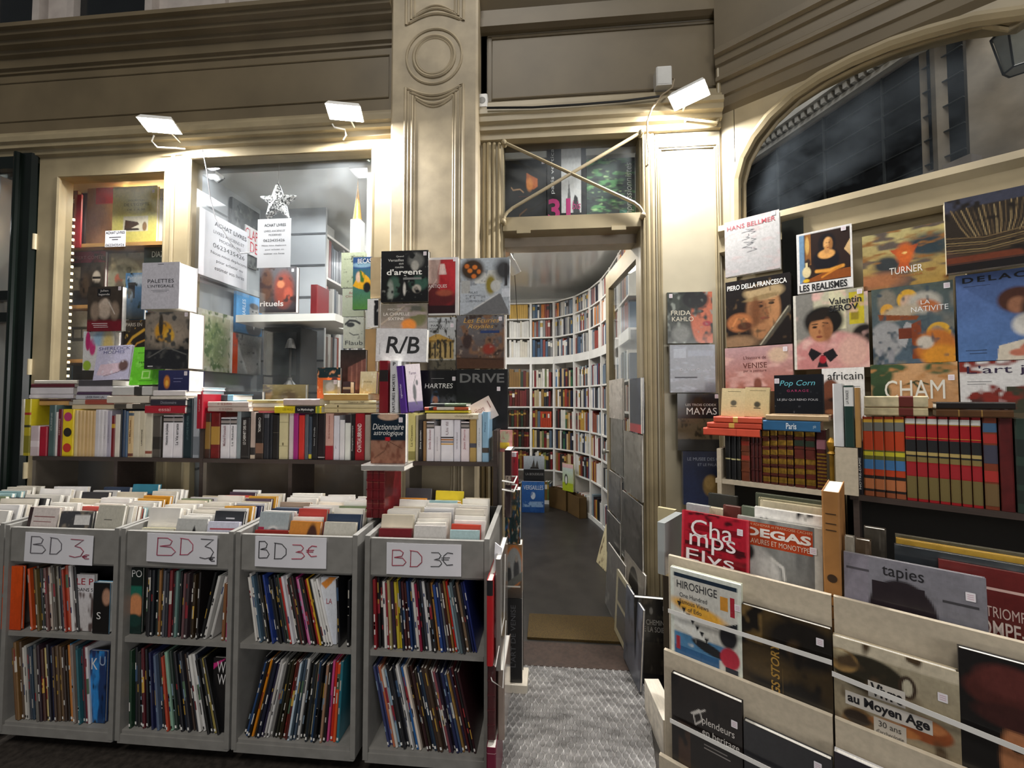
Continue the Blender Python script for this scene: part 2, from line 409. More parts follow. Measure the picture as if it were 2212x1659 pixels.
def face_book(name, label, group, mtx, w, h, th, color, ops=None, pic=(0, 0, 1, 1), texts=(), sticker=None, page=None, m=None, cat='book', spine_hex=None, res=.0042, yoff=0):
    """a book with its front cover to the viewer: x across the cover, y back, z up"""
    m = m or COVER; page = page or PAGEW; t = min(.0025, th * .2)
    mb = MB().prism_z([(0, 0), (w, 0), (w, t), (t, t), (t, th - t), (w, th - t), (w, th), (0, th)], 0, h)
    o = obj(name, mb, [m], None, mtx, color); tag(o, label, cat, group)
    obj('page_block', MB().box(t, w - .004, t, th - t, .003, h - .003), page, o)
    if ops:
        me = art_mesh(ops, pic[0] * w, pic[2] * w, pic[1] * h, pic[3] * h, res=res)
        obj('cover_picture', me, None, o)
    if texts:
        tb = MB(); tm = []
        for q in texts:
            s, x0, x1, z0, z1, hx = q[:6]; kw = q[6] if len(q) > 6 else {}
            mm = ink(hx)
            if mm not in tm: tm.append(mm)
            if s is None: tb.quad(x0 * w, x1 * w, z0 * h, z1 * h, -.0009, tm.index(mm))
            else: letter(tb, s, x0 * w, x1 * w, z0 * h, z1 * h, -.0014, tm.index(mm), **kw)
        obj('cover_lettering', tb, tm, o, fix=False)
    if sticker:
        sx, sz = sticker[0] * w, sticker[1] * h; sb = MB()
        sb.poly([(sx - .008, sz - .011), (sx + .008, sz - .011), (sx + .009, sz - .010), (sx + .009, sz + .010), (sx + .008, sz + .011), (sx - .008, sz + .011), (sx - .009, sz + .010), (sx - .009, sz - .010)], -.0018)
        for k in range(3): sb.quad(sx - .006, sx + .006, sz - .006 + k * .005, sz - .0045 + k * .005, -.002, 1)
        obj('price_sticker', sb, [ink('#e4dfe4'), ink('#c99fb0')], o, fix=False)
    return o
def face_px(fr, x0, x1, yt, yb, d):
    s0, z1 = fr.at(x0, yt, d); _, z0 = fr.at(x0, yb, d); s1, _ = fr.at(x1, (yt + yb) / 2, d)
    return s0, z0, s1 - s0, z1 - z0
# ---------------------------------------------------------------- ground, shop shell
SM = lambda name, mb, m, par=None, mtx=None, **k: obj(name, mb, m, par, mtx, **k)
floor_m = mat('dark_mosaic_floor', '#35302c', .45, var=.35, scale=40, bmp=.2)
floor_in = mat('worn_dark_shop_floor', '#2e2b28', .38, var=.28, scale=6, bmp=.15)
structure(SM('floor', MB().box(-7, 6, -6, .0, -.1, 0), floor_m))
structure(SM('floor_shop', MB().box(-3.6, 1.0, .0, 3.9, -.1, 0.0), floor_in))
structure(SM('ceiling_shop', MB().box(-3.7, 1.1, .1, 3.9, 2.92, 3.0), CEILM))
structure(SM('wall_back', MB().box(-3.7, 1.1, 3.72, 3.82, 0, 2.92), CEILM))
structure(SM('wall_left', MB().box(-3.7, -3.6, 0, 3.8, 0, 2.92), CEILM))
structure(SM('wall_right', MB().box(.975, 1.05, .06, 3.8, 0, 2.92), CEILM))
def molding(name, prof, x0, x1, m=PAINT, mtx=None, par=None):
    """profile of (d, z) from top to bottom, closed against the wall"""
    d0 = min(p[0] for p in prof) - .01
    pts = [(-d, z) for d, z in prof] + [(-d0 + .0, prof[-1][1]), (-d0, prof[0][1])]
    return SM(name, MB().profile_x(pts, x0, x1), m, par, mtx)
def bead(mb, pts, r=.008, closed=True, y=0): mb.tube([(x, y, z) for x, z in pts], r, 6, 0, closed)

# front wall: everything that is not an opening
wf = MB()
wf.box(-5.5, -.905, -.03, .1, 2.97, 3.78); wf.box(-5.5, -3.26, .02, .1, 3.0, 3.1)
wf.box(-.395, .965, 0, .1, 2.96, 5.2)
wf.box(-3.26, -.905, 0, .1, 0, .5)
wf.box(.60, .975, -.01, .1, 0, 2.98)
wf.box(-.93, -.36, .0, .1, 0, 5.2)
structure(SM('wall_front', wf, DARK_FRONT))
structure(SM('wall_front_upper', MB().box(-5.5, -.905, .0, .1, 3.75, 5.4), PLASTER))
k = 1
def trim(prof, x0, x1, m=PAINT, mtx=None):
    global k
    o = structure(molding('trim_%d' % k, prof, x0, x1, m, mtx)); k += 1; return o
trim([(.05, 3.79), (.17, 3.79), (.17, 3.765), (.15, 3.76), (.145, 3.735), (.12, 3.725), (.115, 3.70), (.085, 3.69), (.08, 3.665), (.06, 3.655), (.055, 3.60), (.04, 3.59), (.04, 3.575), (.03, 3.57)], -5.5, -.905, DARK_FRONT)
trim([(.03, 3.175), (.05, 3.17), (.05, 3.145), (.075, 3.14), (.08, 3.115), (.10, 3.11), (.10, 3.08), (.085, 3.07), (.085, 3.045), (.065, 3.04), (.06, 3.01), (.04, 3.0), (.04, 2.965), (.0, 2.96)], -5.5, -.905, PAINT)
# thin panel bead on the left frieze
pb = MB(); bead(pb, [(-5.4, 3.26), (-.95, 3.26), (-.95, 3.52), (-5.4, 3.52)], .006, True, -.03)
structure(SM('trim_%d' % k, pb, DARK_FRONT)); k += 1
# right bay: stepped frieze and door entablature
trim([(.0, 5.0), (.06, 5.0), (.06, 3.80), (.03, 3.75), (.03, 3.70), (.045, 3.69), (.045, 3.64), (.02, 3.625), (.0, 3.62)], -.395, .965, DARK_FRONT)
trim([(.0, 3.20), (.03, 3.19), (.035, 3.16), (.05, 3.15), (.05, 3.125), (.075, 3.12), (.08, 3.09), (.07, 3.08), (.07, 3.05), (.05, 3.04), (.05, 3.01), (.03, 3.0), (.03, 2.965), (.0, 2.955)], -.395, .965, PAINT)
pb = MB(); bead(pb, [(-.33, 3.225), (.95, 3.225), (.95, 3.6), (-.33, 3.6)], .009, True, 0); bead(pb, [(-.355, 3.21), (.96, 3.21), (.96, 3.615), (-.355, 3.615)], .006, True, 0)
structure(SM('trim_%d' % k, pb, DARK_FRONT)); k += 1

# pilaster with a roundel between two sunk panels
px0, px1, pd = -.905, -.395, .12
def arcpts(xa, xb, z, sag, n=14):
    return [(xa + (xb - xa) * i / n, z - sag * math.sin(math.pi * i / n)) for i in range(n + 1)]
pil = MB().bbox(px0, px1, -pd, .02, 0, 5.2, .012)
pl = structure(SM('column_1', pil, STONE))
cx = (F.at(874, 100, pd)[0] + F.at(1002, 100, pd)[0]) / 2; rz = F.at(938, 122, pd)[1]
tm = MB()
xa, xb = F.at(875, 300, pd)[0], F.at(1000, 300, pd)[0]; zt = F.at(875, 190, pd)[1]
for i, (ins, rr) in enumerate(((0, .009), (.018, .007), (.042, .009), (.056, .006))):
    top = arcpts(xa + ins, xb - ins, zt - ins * 1.2, .055)
    bead(tm, [(xa + ins, .9)] + top + [(xb - ins, .9)], rr, False, -pd)
for rr_, tr in ((.162, .008), (.12, .010), (.105, .007)):
    bead(tm, [(cx + rr_ * math.cos(a * math.pi / 20), rz + rr_ * math.sin(a * math.pi / 20)) for a in range(40)], tr, True, -pd)
z2 = F.at(875, 55, pd)[1]
for i, (ins, rr) in enumerate(((0, .009), (.03, .008), (.05, .006))):
    bot = [(x, z) for x, z in arcpts(xa + ins, xb - ins, z2 + ins, -.055)]
    bead(tm, [(xa + ins, 5.0)] + bot + [(xb - ins, 5.0)], rr, False, -pd)
structure(SM('trim_%d' % k, tm, STONE)); k += 1
disc = MB().lathe([(.0, -pd - .004), (.098, -pd - .004), (.104, -pd)], 32, axis='y', c=(cx, 0, rz))
structure(SM('trim_%d' % k, disc, STONE)); k += 1

# upper windows over the cornice
for i, (a, b, m) in enumerate(((-3.7, -3.35, 'g'), (-3.05, -2.55, 'g'), (-1.15, -.98, 'g'))):
    w = structure(SM('window_%d' % (4 + i), MB().box(a - .05, a, -.05, .02, 3.8, 5.2).box(b, b + .05, -.05, .02, 3.8, 5.2), PLASTER))
    SM('window_pane', MB().box(a, b, -.012, -.002, 3.8, 5.2), mat('dark_upper_glass', '#15181a', .15), w)
structure(SM('trim_%d' % k, MB().box(-2.1, -2.02, -.03, 0, 3.8, 5.2).box(-1.5, -1.47, -.02, 0, 3.8, 5.2), PLASTER)); k += 1

# window_1: hinged glazed case with wooden shelves; window_2: large display pane
def pane_frame(name, ox0, ox1, oz0, oz1, gx0, gx1, gz0, gz1, d=.04, glass=GLASS):
    mb = MB(); y0, y1 = -d, .04
    mb.box(ox0, gx0, y0, y1, oz0, oz1); mb.box(gx1, ox1, y0, y1, oz0, oz1)
    mb.box(gx0, gx1, y0, y1, gz1, oz1); mb.box(gx0, gx1, y0, y1, oz0, gz0)
    o = structure(SM(name, mb, PAINT))
    bd = MB(); bead(bd, [(gx0, gz0), (gx1, gz0), (gx1, gz1), (gx0, gz1)], .012, True, y0 + .004)
    SM('glazing_bead', bd, PAINT, o)
    SM('window_pane', MB().box(gx0 - .01, gx1 + .01, .0, .004, gz0 - .01, gz1 + .01), glass, o)
    return o
GX0, GX1 = F.at(143, 420, .0)[0], F.at(372, 400, .0)[0]
w1 = pane_frame('window_1', -3.255, -2.315, .5, 2.965, GX0, GX1, .75, 2.865, .045)
for z in (2.45, 1.65, 1.0):
    SM('hinge', MB().lathe([(.012, z - .05), (.012, z + .05)], 10, c=(-3.262, -.05, 0)), mat('cream_hinge', '#b7a98a', .4), w1)
w2 = pane_frame('window_2', -2.31, -.905, .5, 2.965, -2.205, -1.035, .7, 2.935, .05)
SM('mullion_bead', MB().tube([(-2.315, -.055, .5), (-2.315, -.055, 2.96)], .012, 8), PAINT, w2)
# neighbouring shop beyond the dark green post
structure(SM('column_2', MB().bbox(-3.39, -3.262, -.07, .05, 0, 3.02, .02).tube([(-3.37, -.075, 0), (-3.37, -.075, 3.02)], .02, 10), GREEN))
nb = structure(SM('window_3', MB().box(-5.5, -3.39, -.06, .0, 2.93, 3.02).box(-5.5, -3.39, -.05, .0, 2.08, 2.14).box(-5.5, -3.39, -.05, .0, 1.94, 2.0), GREEN))
SM('window_pane', MB().box(-5.5, -3.39, -.02, -.015, 0, 2.93), GLASS, nb)
structure(SM('wall_neighbour', MB().box(-5.5, -3.38, .45, .5, 0, 3.0), mat('pale_neighbour_wall', '#8d9798', .6, var=.15, scale=2)))
cur = MB()
for i in range(14): cur.tube([(-4.6 + i * .075, .30 + .02 * math.sin(i * 2), .2), (-4.6 + i * .075, .30 + .02 * math.cos(i * 2), 1.84)], .045, 8)
c = SM('curtain', cur, mat('white_curtain', '#c6d2d0', .8, var=.1, scale=3)); tag(c, 'white pleated curtain behind the dark green framed window', 'curtain')
area('neighbour_shop_light', (-4.2, .2, 2.8), (-4.2, .3, 0), .5, .2, 16)

# ---------------------------------------------------------------- doorway
dj0, dj1 = -.262, .525
ja = MB()
ja.box(-.395, dj0, -.005, .12, 0, 2.96); ja.box(dj1, .61, -.005, .12, 0, 2.96)
for xx, r in ((-.372, .012), (-.345, .016), (-.315, .012), (-.285, .010), (.545, .010), (.565, .016), (.59, .014)):
    ja.tube([(xx, -.01, 0), (xx, -.01, 2.955)], r, 8)
structure(SM('door_1', ja, PAINT))
d1 = bpy.data.objects['door_1']
rail = MB().box(dj0, dj1, -.02, .09, 2.425, 2.505)
rail.box(-.18, -.10, -.03, -.02, 2.405, 2.43).box(.36, .44, -.03, -.02, 2.405, 2.43)
SM('transom_rail', rail, PAINT, d1)
SM('transom_pane', MB().box(dj0, dj1, .03, .034, 2.50, 2.96), GLASS, d1)
SM('door_soffit', MB().box(dj0, dj1, .09, .2, 2.37, 2.43), mat('pale_soffit', '#b0a596', .5), d1)
bd = MB()
for a, b in (((dj0 + .012, 2.935), (dj1 + .006, 2.475)), ((dj1 - .004, 2.95), (dj0 + .006, 2.47))):
    s = 1 if b[0] > a[0] else -1; e = (b[0] - s * .05, b[1] + .075)
    pts = [(a[0], -.045, a[1]), ((a[0] + e[0]) / 2, -.045, (a[1] + e[1]) / 2), (e[0], -.045, e[1]), (b[0] - s * .022, -.045, b[1] + .052), (b[0] - s * .006, -.045, b[1] + .028), (b[0], -.045, b[1])]
    bd.tube(pts, .0095, 8)
for x, z in ((dj0 + .01, 2.935), (dj1, 2.95), (dj1 + .006, 2.475), (dj0 + .006, 2.47)):
    bd.lathe([(.004, -.062), (.014, -.056), (.017, -.045), (.014, -.03), (.014, -.015)], 10, axis='y', c=(x, 0, z))
SM('crossed_bars', bd, PAINT, d1)
structure(SM('wall_panel', MB().box(.61, .963, -.014, .0, 0, 2.955), mat('pale_khaki_paint', '#aaa18b', .45, var=.08, scale=4, bmp=.2)))
pb = MB(); bead(pb, [(.635, .1), (.935, .1), (.935, 2.86), (.635, 2.86)], .008, True, -.014); bead(pb, [(.622, .08), (.948, .08), (.948, 2.875), (.622, 2.875)], .006, True, -.014)
structure(SM('trim_%d' % k, pb, PAINT)); k += 1
# threshold, brass coir mat, ribbed ramp mat
structure(SM('floor_threshold', MB().box(dj0, dj1, -.10, .12, -.02, .012), mat('worn_brown_threshold', '#3a2c25', .4, var=.3, scale=50, bmp=.3)))
bm_ = obj('doormat', MB().bbox(F.at(1128, 1385, 0)[0] + .02, .47, .16, .44, .001, .014), mat('ochre_coir', '#44330b', .85, var=.35, scale=160, bmp=.5)); tag(bm_, 'ochre brown coir doormat just inside the shop doorway', 'doormat')

def mat_mesh():
    x0, x1, y0, y1 = -.215, .50, -1.75, -.10; nx, ny = 330, 240
    X, Y = np.meshgrid(np.linspace(x0, x1, nx), np.linspace(y0, y1, ny))
    p, q = .0165, .062; K = np.round(X / p); D = np.full(X.shape, 9.)
    for dk in (-1, 0, 1):                                             # ridges that bow to and fro, as in expanded metal
        kk = K + dk; D = np.minimum(D, np.abs(X - kk * p - np.where(kk % 2 == 0, 1, -1) * .42 * p * np.sin(2 * math.pi * Y / q)))
    Z = .010 + .0045 * np.exp(-(D / .0028) ** 2) + .0008 * np.sin(Y * 17 + 1.3 * np.sin(X * 5))
    xs = x0 + (X - x0) * (1 - .135 * np.clip((-.1 - Y) / .65, 0, 1))
    V = np.stack([xs, Y, Z], -1).reshape(-1, 3)
    i = (np.arange(ny - 1)[:, None] * nx + np.arange(nx - 1)[None]).ravel()
    me = bpy.data.meshes.new('ramp_mat'); me.from_pydata(V.tolist(), [], np.stack([i, i + 1, i + nx + 1, i + nx], 1).tolist())
    m, nt, bs = newmat('woven_grey_mat'); n, r = noise_mix(nt, None, lin('#7d7a78'), lin('#c2bfbd'), 9, stretch=(1, 3, 1), lo=.3, hi=.7)
    tc = nt.nodes.new('ShaderNodeTexCoord'); sx = nt.nodes.new('ShaderNodeSeparateXYZ'); nt.links.new(tc.outputs['Object'], sx.inputs[0])
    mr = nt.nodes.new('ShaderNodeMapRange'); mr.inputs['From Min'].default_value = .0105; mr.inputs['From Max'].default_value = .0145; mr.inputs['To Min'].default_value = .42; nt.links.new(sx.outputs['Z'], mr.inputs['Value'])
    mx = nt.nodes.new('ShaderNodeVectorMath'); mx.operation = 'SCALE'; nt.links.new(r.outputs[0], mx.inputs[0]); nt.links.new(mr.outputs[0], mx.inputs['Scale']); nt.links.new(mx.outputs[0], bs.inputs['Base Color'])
    bs.inputs['Roughness'].default_value = .42; bs.inputs['Metallic'].default_value = .2
    me.materials.append(m); return me
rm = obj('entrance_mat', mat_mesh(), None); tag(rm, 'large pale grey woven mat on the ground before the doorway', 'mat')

# ---------------------------------------------------------------- canted wall with arched window
RM = R.mx(0, 0, 0)
def Rp(px, py, d=0): return R.at(px, py, d)
sill_z = [Rp(1682, 472)[1], Rp(2212, 334)[1]]; SZ = sum(sill_z) / 2
arch = [Rp(1589, 470), Rp(1589, 391), Rp(1601, 345), Rp(1625, 300), Rp(1660, 255), Rp(1710, 208), Rp(1770, 168), Rp(1840, 132), Rp(1920, 98), Rp(2000, 72), Rp(2100, 45), Rp(2211, 30)]
arch = [(arch[0][0], SZ)] + arch[1:]
top_s, top_z = arch[-1]
W_ = top_s - arch[0][0]
mir = [(2 * top_s - s, z) for s, z in reversed(arch[:-1])]
outl = arch + mir                                   # from sill left, over the crown, to sill right
ws = MB()
zt_ = 3.05
for (s0, z0), (s1, z1) in zip(outl[1:-1], outl[2:-1]):
    if s1 > s0 + 1e-6: ws.add([(s0, 0, z0), (s1, 0, z1), (s1, 0, 5), (s0, 0, 5), (s0, .12, z0), (s1, .12, z1), (s1, .12, 5), (s0, .12, 5)], [(0, 1, 2, 3), (7, 6, 5, 4), (0, 4, 5, 1)])
ws.box(0, arch[0][0], 0, .12, 0, 5); ws.box(outl[-1][0], outl[-1][0] + .4, 0, .12, 0, 5)
ws.box(arch[0][0] - .02, outl[-1][0] + .02, 0.02, .12, 1.55, SZ - .02)
ws.box(0, outl[-1][0] + .2, .04, .12, 0, 1.6)
structure(SM('wall_canted', ws, PAINT, None, RM))
fr_ = structure(SM('window_7', MB().tube([(s, -.004, z) for s, z in outl[:1] + outl[1:]], .028, 8), PAINT, None, RM))
SM('inner_bead', MB().tube([(s + (.035 if s < top_s else -.035), .03, z - (.02 if 0 < i < len(outl) - 1 else 0)) for i, (s, z) in enumerate(outl)], .012, 6), PAINT, fr_)
g = MB(); g.poly([(s, z) for s, z in reversed(outl)], .06); gp = SM('window_pane', g, GLASSD, fr_)
trim([(.0, SZ + .015), (.05, SZ + .012), (.055, SZ - .02), (.03, SZ - .05), (.03, SZ - .13), (.015, SZ - .14), (0, SZ - .15)], -.0, outl[-1][0] + .3, PAINT, RM)
for s_ in (Rp(1760, 500)[0], Rp(2040, 480)[0] + .1):
    trim([(0, SZ - .14), (.035, SZ - .14), (.035, 1.55), (0, 1.55)], s_ - .045, s_ + .045, PAINT, RM)
# cornice bands above the arch
trim([(.0, 5), (.075, 5), (.075, 3.80), (.055, 3.785), (.055, 3.40), (.07, 3.395), (.072, 3.36), (.055, 3.35), (.052, 3.31), (.04, 3.30), (.04, 3.25), (.05, 3.24), (.05, 3.22), (.03, 3.21), (.03, 3.14), (.02, 3.13), (.015, 3.08), (0, 3.05)], 0, outl[-1][0] + .3, DARK_FRONT, RM)
# cable duct in the corner
structure(SM('trim_%d' % k, MB().tube([(.955, -.03, 5), (.955, -.03, 3.02), (.93, -.05, 2.975), (.75, -.10, 2.97)], .012, 8), PAINT)); k += 1
# hall beyond the arch: dark gridded glazing running back, plaster pilasters
Pq = Vector((2.58, .66, 0)); H = Frame((Pq.x - .34 * 3.4, Pq.y + .94 * 3.4, 0), (.34, -.94, 0)); HM = H.mx(0, 0, 0)
hw = structure(SM('wall_far', MB().box(-.5, 3.65, .0, .1, -.0, 3.0).box(-.5, 3.65, .0, .1, 3.86, 5.6), PLASTER, None, HM))
dk = structure(SM('window_8', MB().box(0, 3.62, .02, .05, 3.0, 3.86), mat('dark_glazing', '#0d0f10', .12), None, HM))
gr = MB()
for i in range(8): gr.box(i * .45, i * .45 + .012, .005, .02, 3.0, 3.86)
for j in range(5): gr.box(0, 3.62, .005, .02, 3.05 + j * .17, 3.056 + j * .17)
o_ = SM('glazing_bars', gr, mat('grey_glazing_bars', '#3b4042', .4), dk)
dm = MB().box(-.5, 3.65, -.10, 0, 3.98, 4.05).box(-.5, 3.65, -.05, 0, 3.87, 3.91)
for i in range(60): dm.box(i * .06, i * .06 + .03, -.08, 0, 3.92, 3.97)
structure(SM('trim_%d' % k, dm, mat('white_plaster', '#d6d5d2', .6), None, HM)); k += 1
H2 = Frame((Pq.x, Pq.y, 0), (math.sin(B), -math.cos(B), 0)); H2M = H2.mx(0, 0, 0)
fw = MB().box(0, 4, .0, .1, 0, 6)
for s_ in (.05, .55, .85, 1.4): fw.bbox(s_, s_ + .14, -.06, 0, 0, 6, .02)
structure(SM('wall_far_pilasters', fw, mat('aged_plaster', '#847b6e', .7, var=.25, scale=5, bmp=.3), None, H2M))

trim([(.0, 4.10), (.14, 4.10), (.14, 4.04), (.10, 4.0), (.08, 3.94), (.03, 3.90), (.02, 3.86), (0, 3.85)], -.05, .34, mat('white_plaster', '#d6d5d2'), H2M)
# ---------------------------------------------------------------- book carts with comic albums and paperbacks
CD = .81                                            # front face of the carts, metres before the shop front
CARTS = [(-2.83, -2.325, .79), (-2.29, -1.765, CD), (-1.755, -1.262, CD), (-1.252, -.745, CD), (-.715, -.225, CD)]
CNAME = ['cart at the far end by the green post', 'cart under the sign with grey letters and red numeral', 'cart under the sign with red letters and small euro mark', 'cart under the sign with black letters and red numeral', 'cart nearest the doorway']
CSHORT = ['endmost cart', 'second cart', 'middle cart', 'fourth cart', 'doorway cart']
def make_cart(ci):
    x0, x1, cd = CARTS[ci]; w = x1 - x0; t = .02; dep = .43
    e = empty('book_cart', F.mx(x0, cd, 0)); tag(e, 'grey two-tier wooden %s' % CNAME[ci].replace("'BD 3' ", ''), 'book cart', 'grey book carts')
    for xa in (0, w - t):
        mb = MB().add([(xa, 0, .065), (xa + t, 0, .065), (xa + t, dep, .065), (xa, dep, .065), (xa, 0, .915), (xa + t, 0, .915), (xa + t, dep, .935), (xa, dep, .935)], [(0, 1, 5, 4), (1, 2, 6, 5), (2, 3, 7, 6), (3, 0, 4, 7), (4, 5, 6, 7), (0, 3, 2, 1)])
        obj('side_panel', mb, CARTM, e)
    obj('lip_panel', MB().bbox(t, w - t, .004, .020, .765, .905, .004), CARTM, e)
    obj('bin_floor', MB().box(t, w - t, .02, dep, .752, .765), CARTM, e)
    for z in (.455, .085):
        obj('shelf_board', MB().bbox(t, w - t, .006, dep, z, z + .018, .004), CARTM, e)
    obj('toe_board', MB().bbox(.005, w - .005, .002, .02, .055, .09, .004), CARTM, e)
    obj('back_panel', MB().box(t, w - t, dep - .01, dep, .06, .93), mat('dark_cart_back', '#2a2927', .7), e)
    for xx in (.07, w - .07):
        for yy in (.06, dep - .06):
            c = obj('caster', MB().box(xx - .018, xx + .018, yy - .02, yy + .02, .028, .062), METAL, e)
            obj('wheel', MB().lathe([(.004, xx - .011), (.024, xx - .009), (.025, xx), (.024, xx + .009), (.004, xx + .011)], 14, axis='x', c=(0, yy + .012, .026)), RUBBER, c)
    return e
for i in range(5): make_cart(i)

# hand-lettered price signs taped on the lips
STROKE = {'B': [[(0, 0), (.02, 1)], [(.0, .98), (.55, 1), (.8, .85), (.7, .62), (.15, .52)], [(.15, .52), (.75, .5), (1, .25), (.8, .04), (0, 0)]],
          'D': [[(.05, 0), (.08, 1)], [(0, 1), (.6, .95), (.95, .65), (.95, .3), (.6, .03), (0, 0)]],
          '3': [[(.05, 1), (.95, .98), (.35, .62), (.75, .55), (.98, .35), (.8, .08), (.4, 0), (.0, .06)]],
          '4': [[(.05, 1), (.7, 1), (.9, .8), (.75, .58), (.3, .5), (.8, .45), (.98, .22), (.75, .02), (.0, .0)]],
          'E': [[(.95, .95), (.5, 1), (.2, .75), (.15, .35), (.45, .03), (.95, .08)], [(0, .6), (.7, .62)], [(0, .45), (.62, .46)]]}
def sign(ci, xp0, xp1, yp0, yp1, marks, label, tilt):
    s0, z1 = F.at(xp0, yp0, CD + .004); s1, z0 = F.at(xp1, yp1, CD + .004); w, h = s1 - s0, z1 - z0
    mb = MB(); n = 8
    for i in range(n):                                                # slightly curled paper
        xa, xb = w * i / n, w * (i + 1) / n; ya, yb = -.004 * math.sin(math.pi * i / n) - .001, -.004 * math.sin(math.pi * (i + 1) / n) - .001
        mb.add([(xa, ya, 0), (xb, yb, 0), (xb, yb, h), (xa, ya, h), (xa, ya + .0006, 0), (xb, yb + .0006, 0), (xb, yb + .0006, h), (xa, ya + .0006, h)], [(0, 1, 2, 3), (7, 6, 5, 4), (3, 2, 6, 7), (4, 5, 1, 0)])
    o = obj('price_sign', mb, PAPER, None, F.mx(s0, CD + .0015, z0, roll=tilt)); tag(o, label, 'sign', 'BD price signs')
    for ch, a, b, c, d, hx in marks:
        sb = MB()
        for st in STROKE[ch]:
            pts = []
            for (u1, v1), (u2, v2) in zip(st, st[1:]):
                for q in (0, .5): pts.append((u1 + (u2 - u1) * q, v1 + (v2 - v1) * q))
            pts.append(st[-1]); P = []
            for u, v in pts:
                x = (a + (b - a) * u) * w; P.append((x, -.004 * math.sin(math.pi * min(1, max(0, x / w))) - .0022, (c + (d - c) * v) * h))
            sb.tube(P, .0016, 5)
        obj('handwritten_' + {'B': 'letter', 'D': 'letter', '3': 'numeral', '4': 'numeral', 'E': 'euro_mark'}[ch], sb, ink(hx), o)
sign(1, 53, 198, 1149, 1218, [('B', .1, .33, .3, .88, '#5d5a60'), ('D', .39, .57, .32, .88, '#5d5a60'), ('3', .68, .88, .26, .86, '#8a3348'), ('E', .86, .96, .22, .36, '#8a3348')], 'white paper price sign with grey letters and red numeral on the second cart', 1.5)
sign(2, 317, 467, 1151, 1218, [('B', .16, .43, .24, .86, '#9a3550'), ('D', .49, .68, .3, .88, '#9a3550'), ('3', .77, .96, .2, .88, '#2a272b'), ('E', .9, .98, .12, .26, '#2a272b')], 'white paper price sign with red letters and black numeral on the middle cart', .8)
sign(3, 551, 704, 1158, 1229, [('B', .06, .21, .28, .84, '#1a191c'), ('D', .28, .46, .28, .8, '#1a191c'), ('4', .53, .71, .3, .76, '#a3223f'), ('E', .73, .88, .38, .74, '#a3223f')], 'white paper price sign with black letters and red numeral on the fourth cart', 0)
sign(4, 835, 996, 1172, 1246, [('B', .08, .27, .28, .78, '#96203a'), ('D', .32, .49, .27, .78, '#96203a'), ('4', .6, .75, .3, .74, '#2a2a2d'), ('E', .74, .9, .34, .74, '#2a2a2d')], 'white paper price sign with red letters and black numeral on the doorway cart', 0)

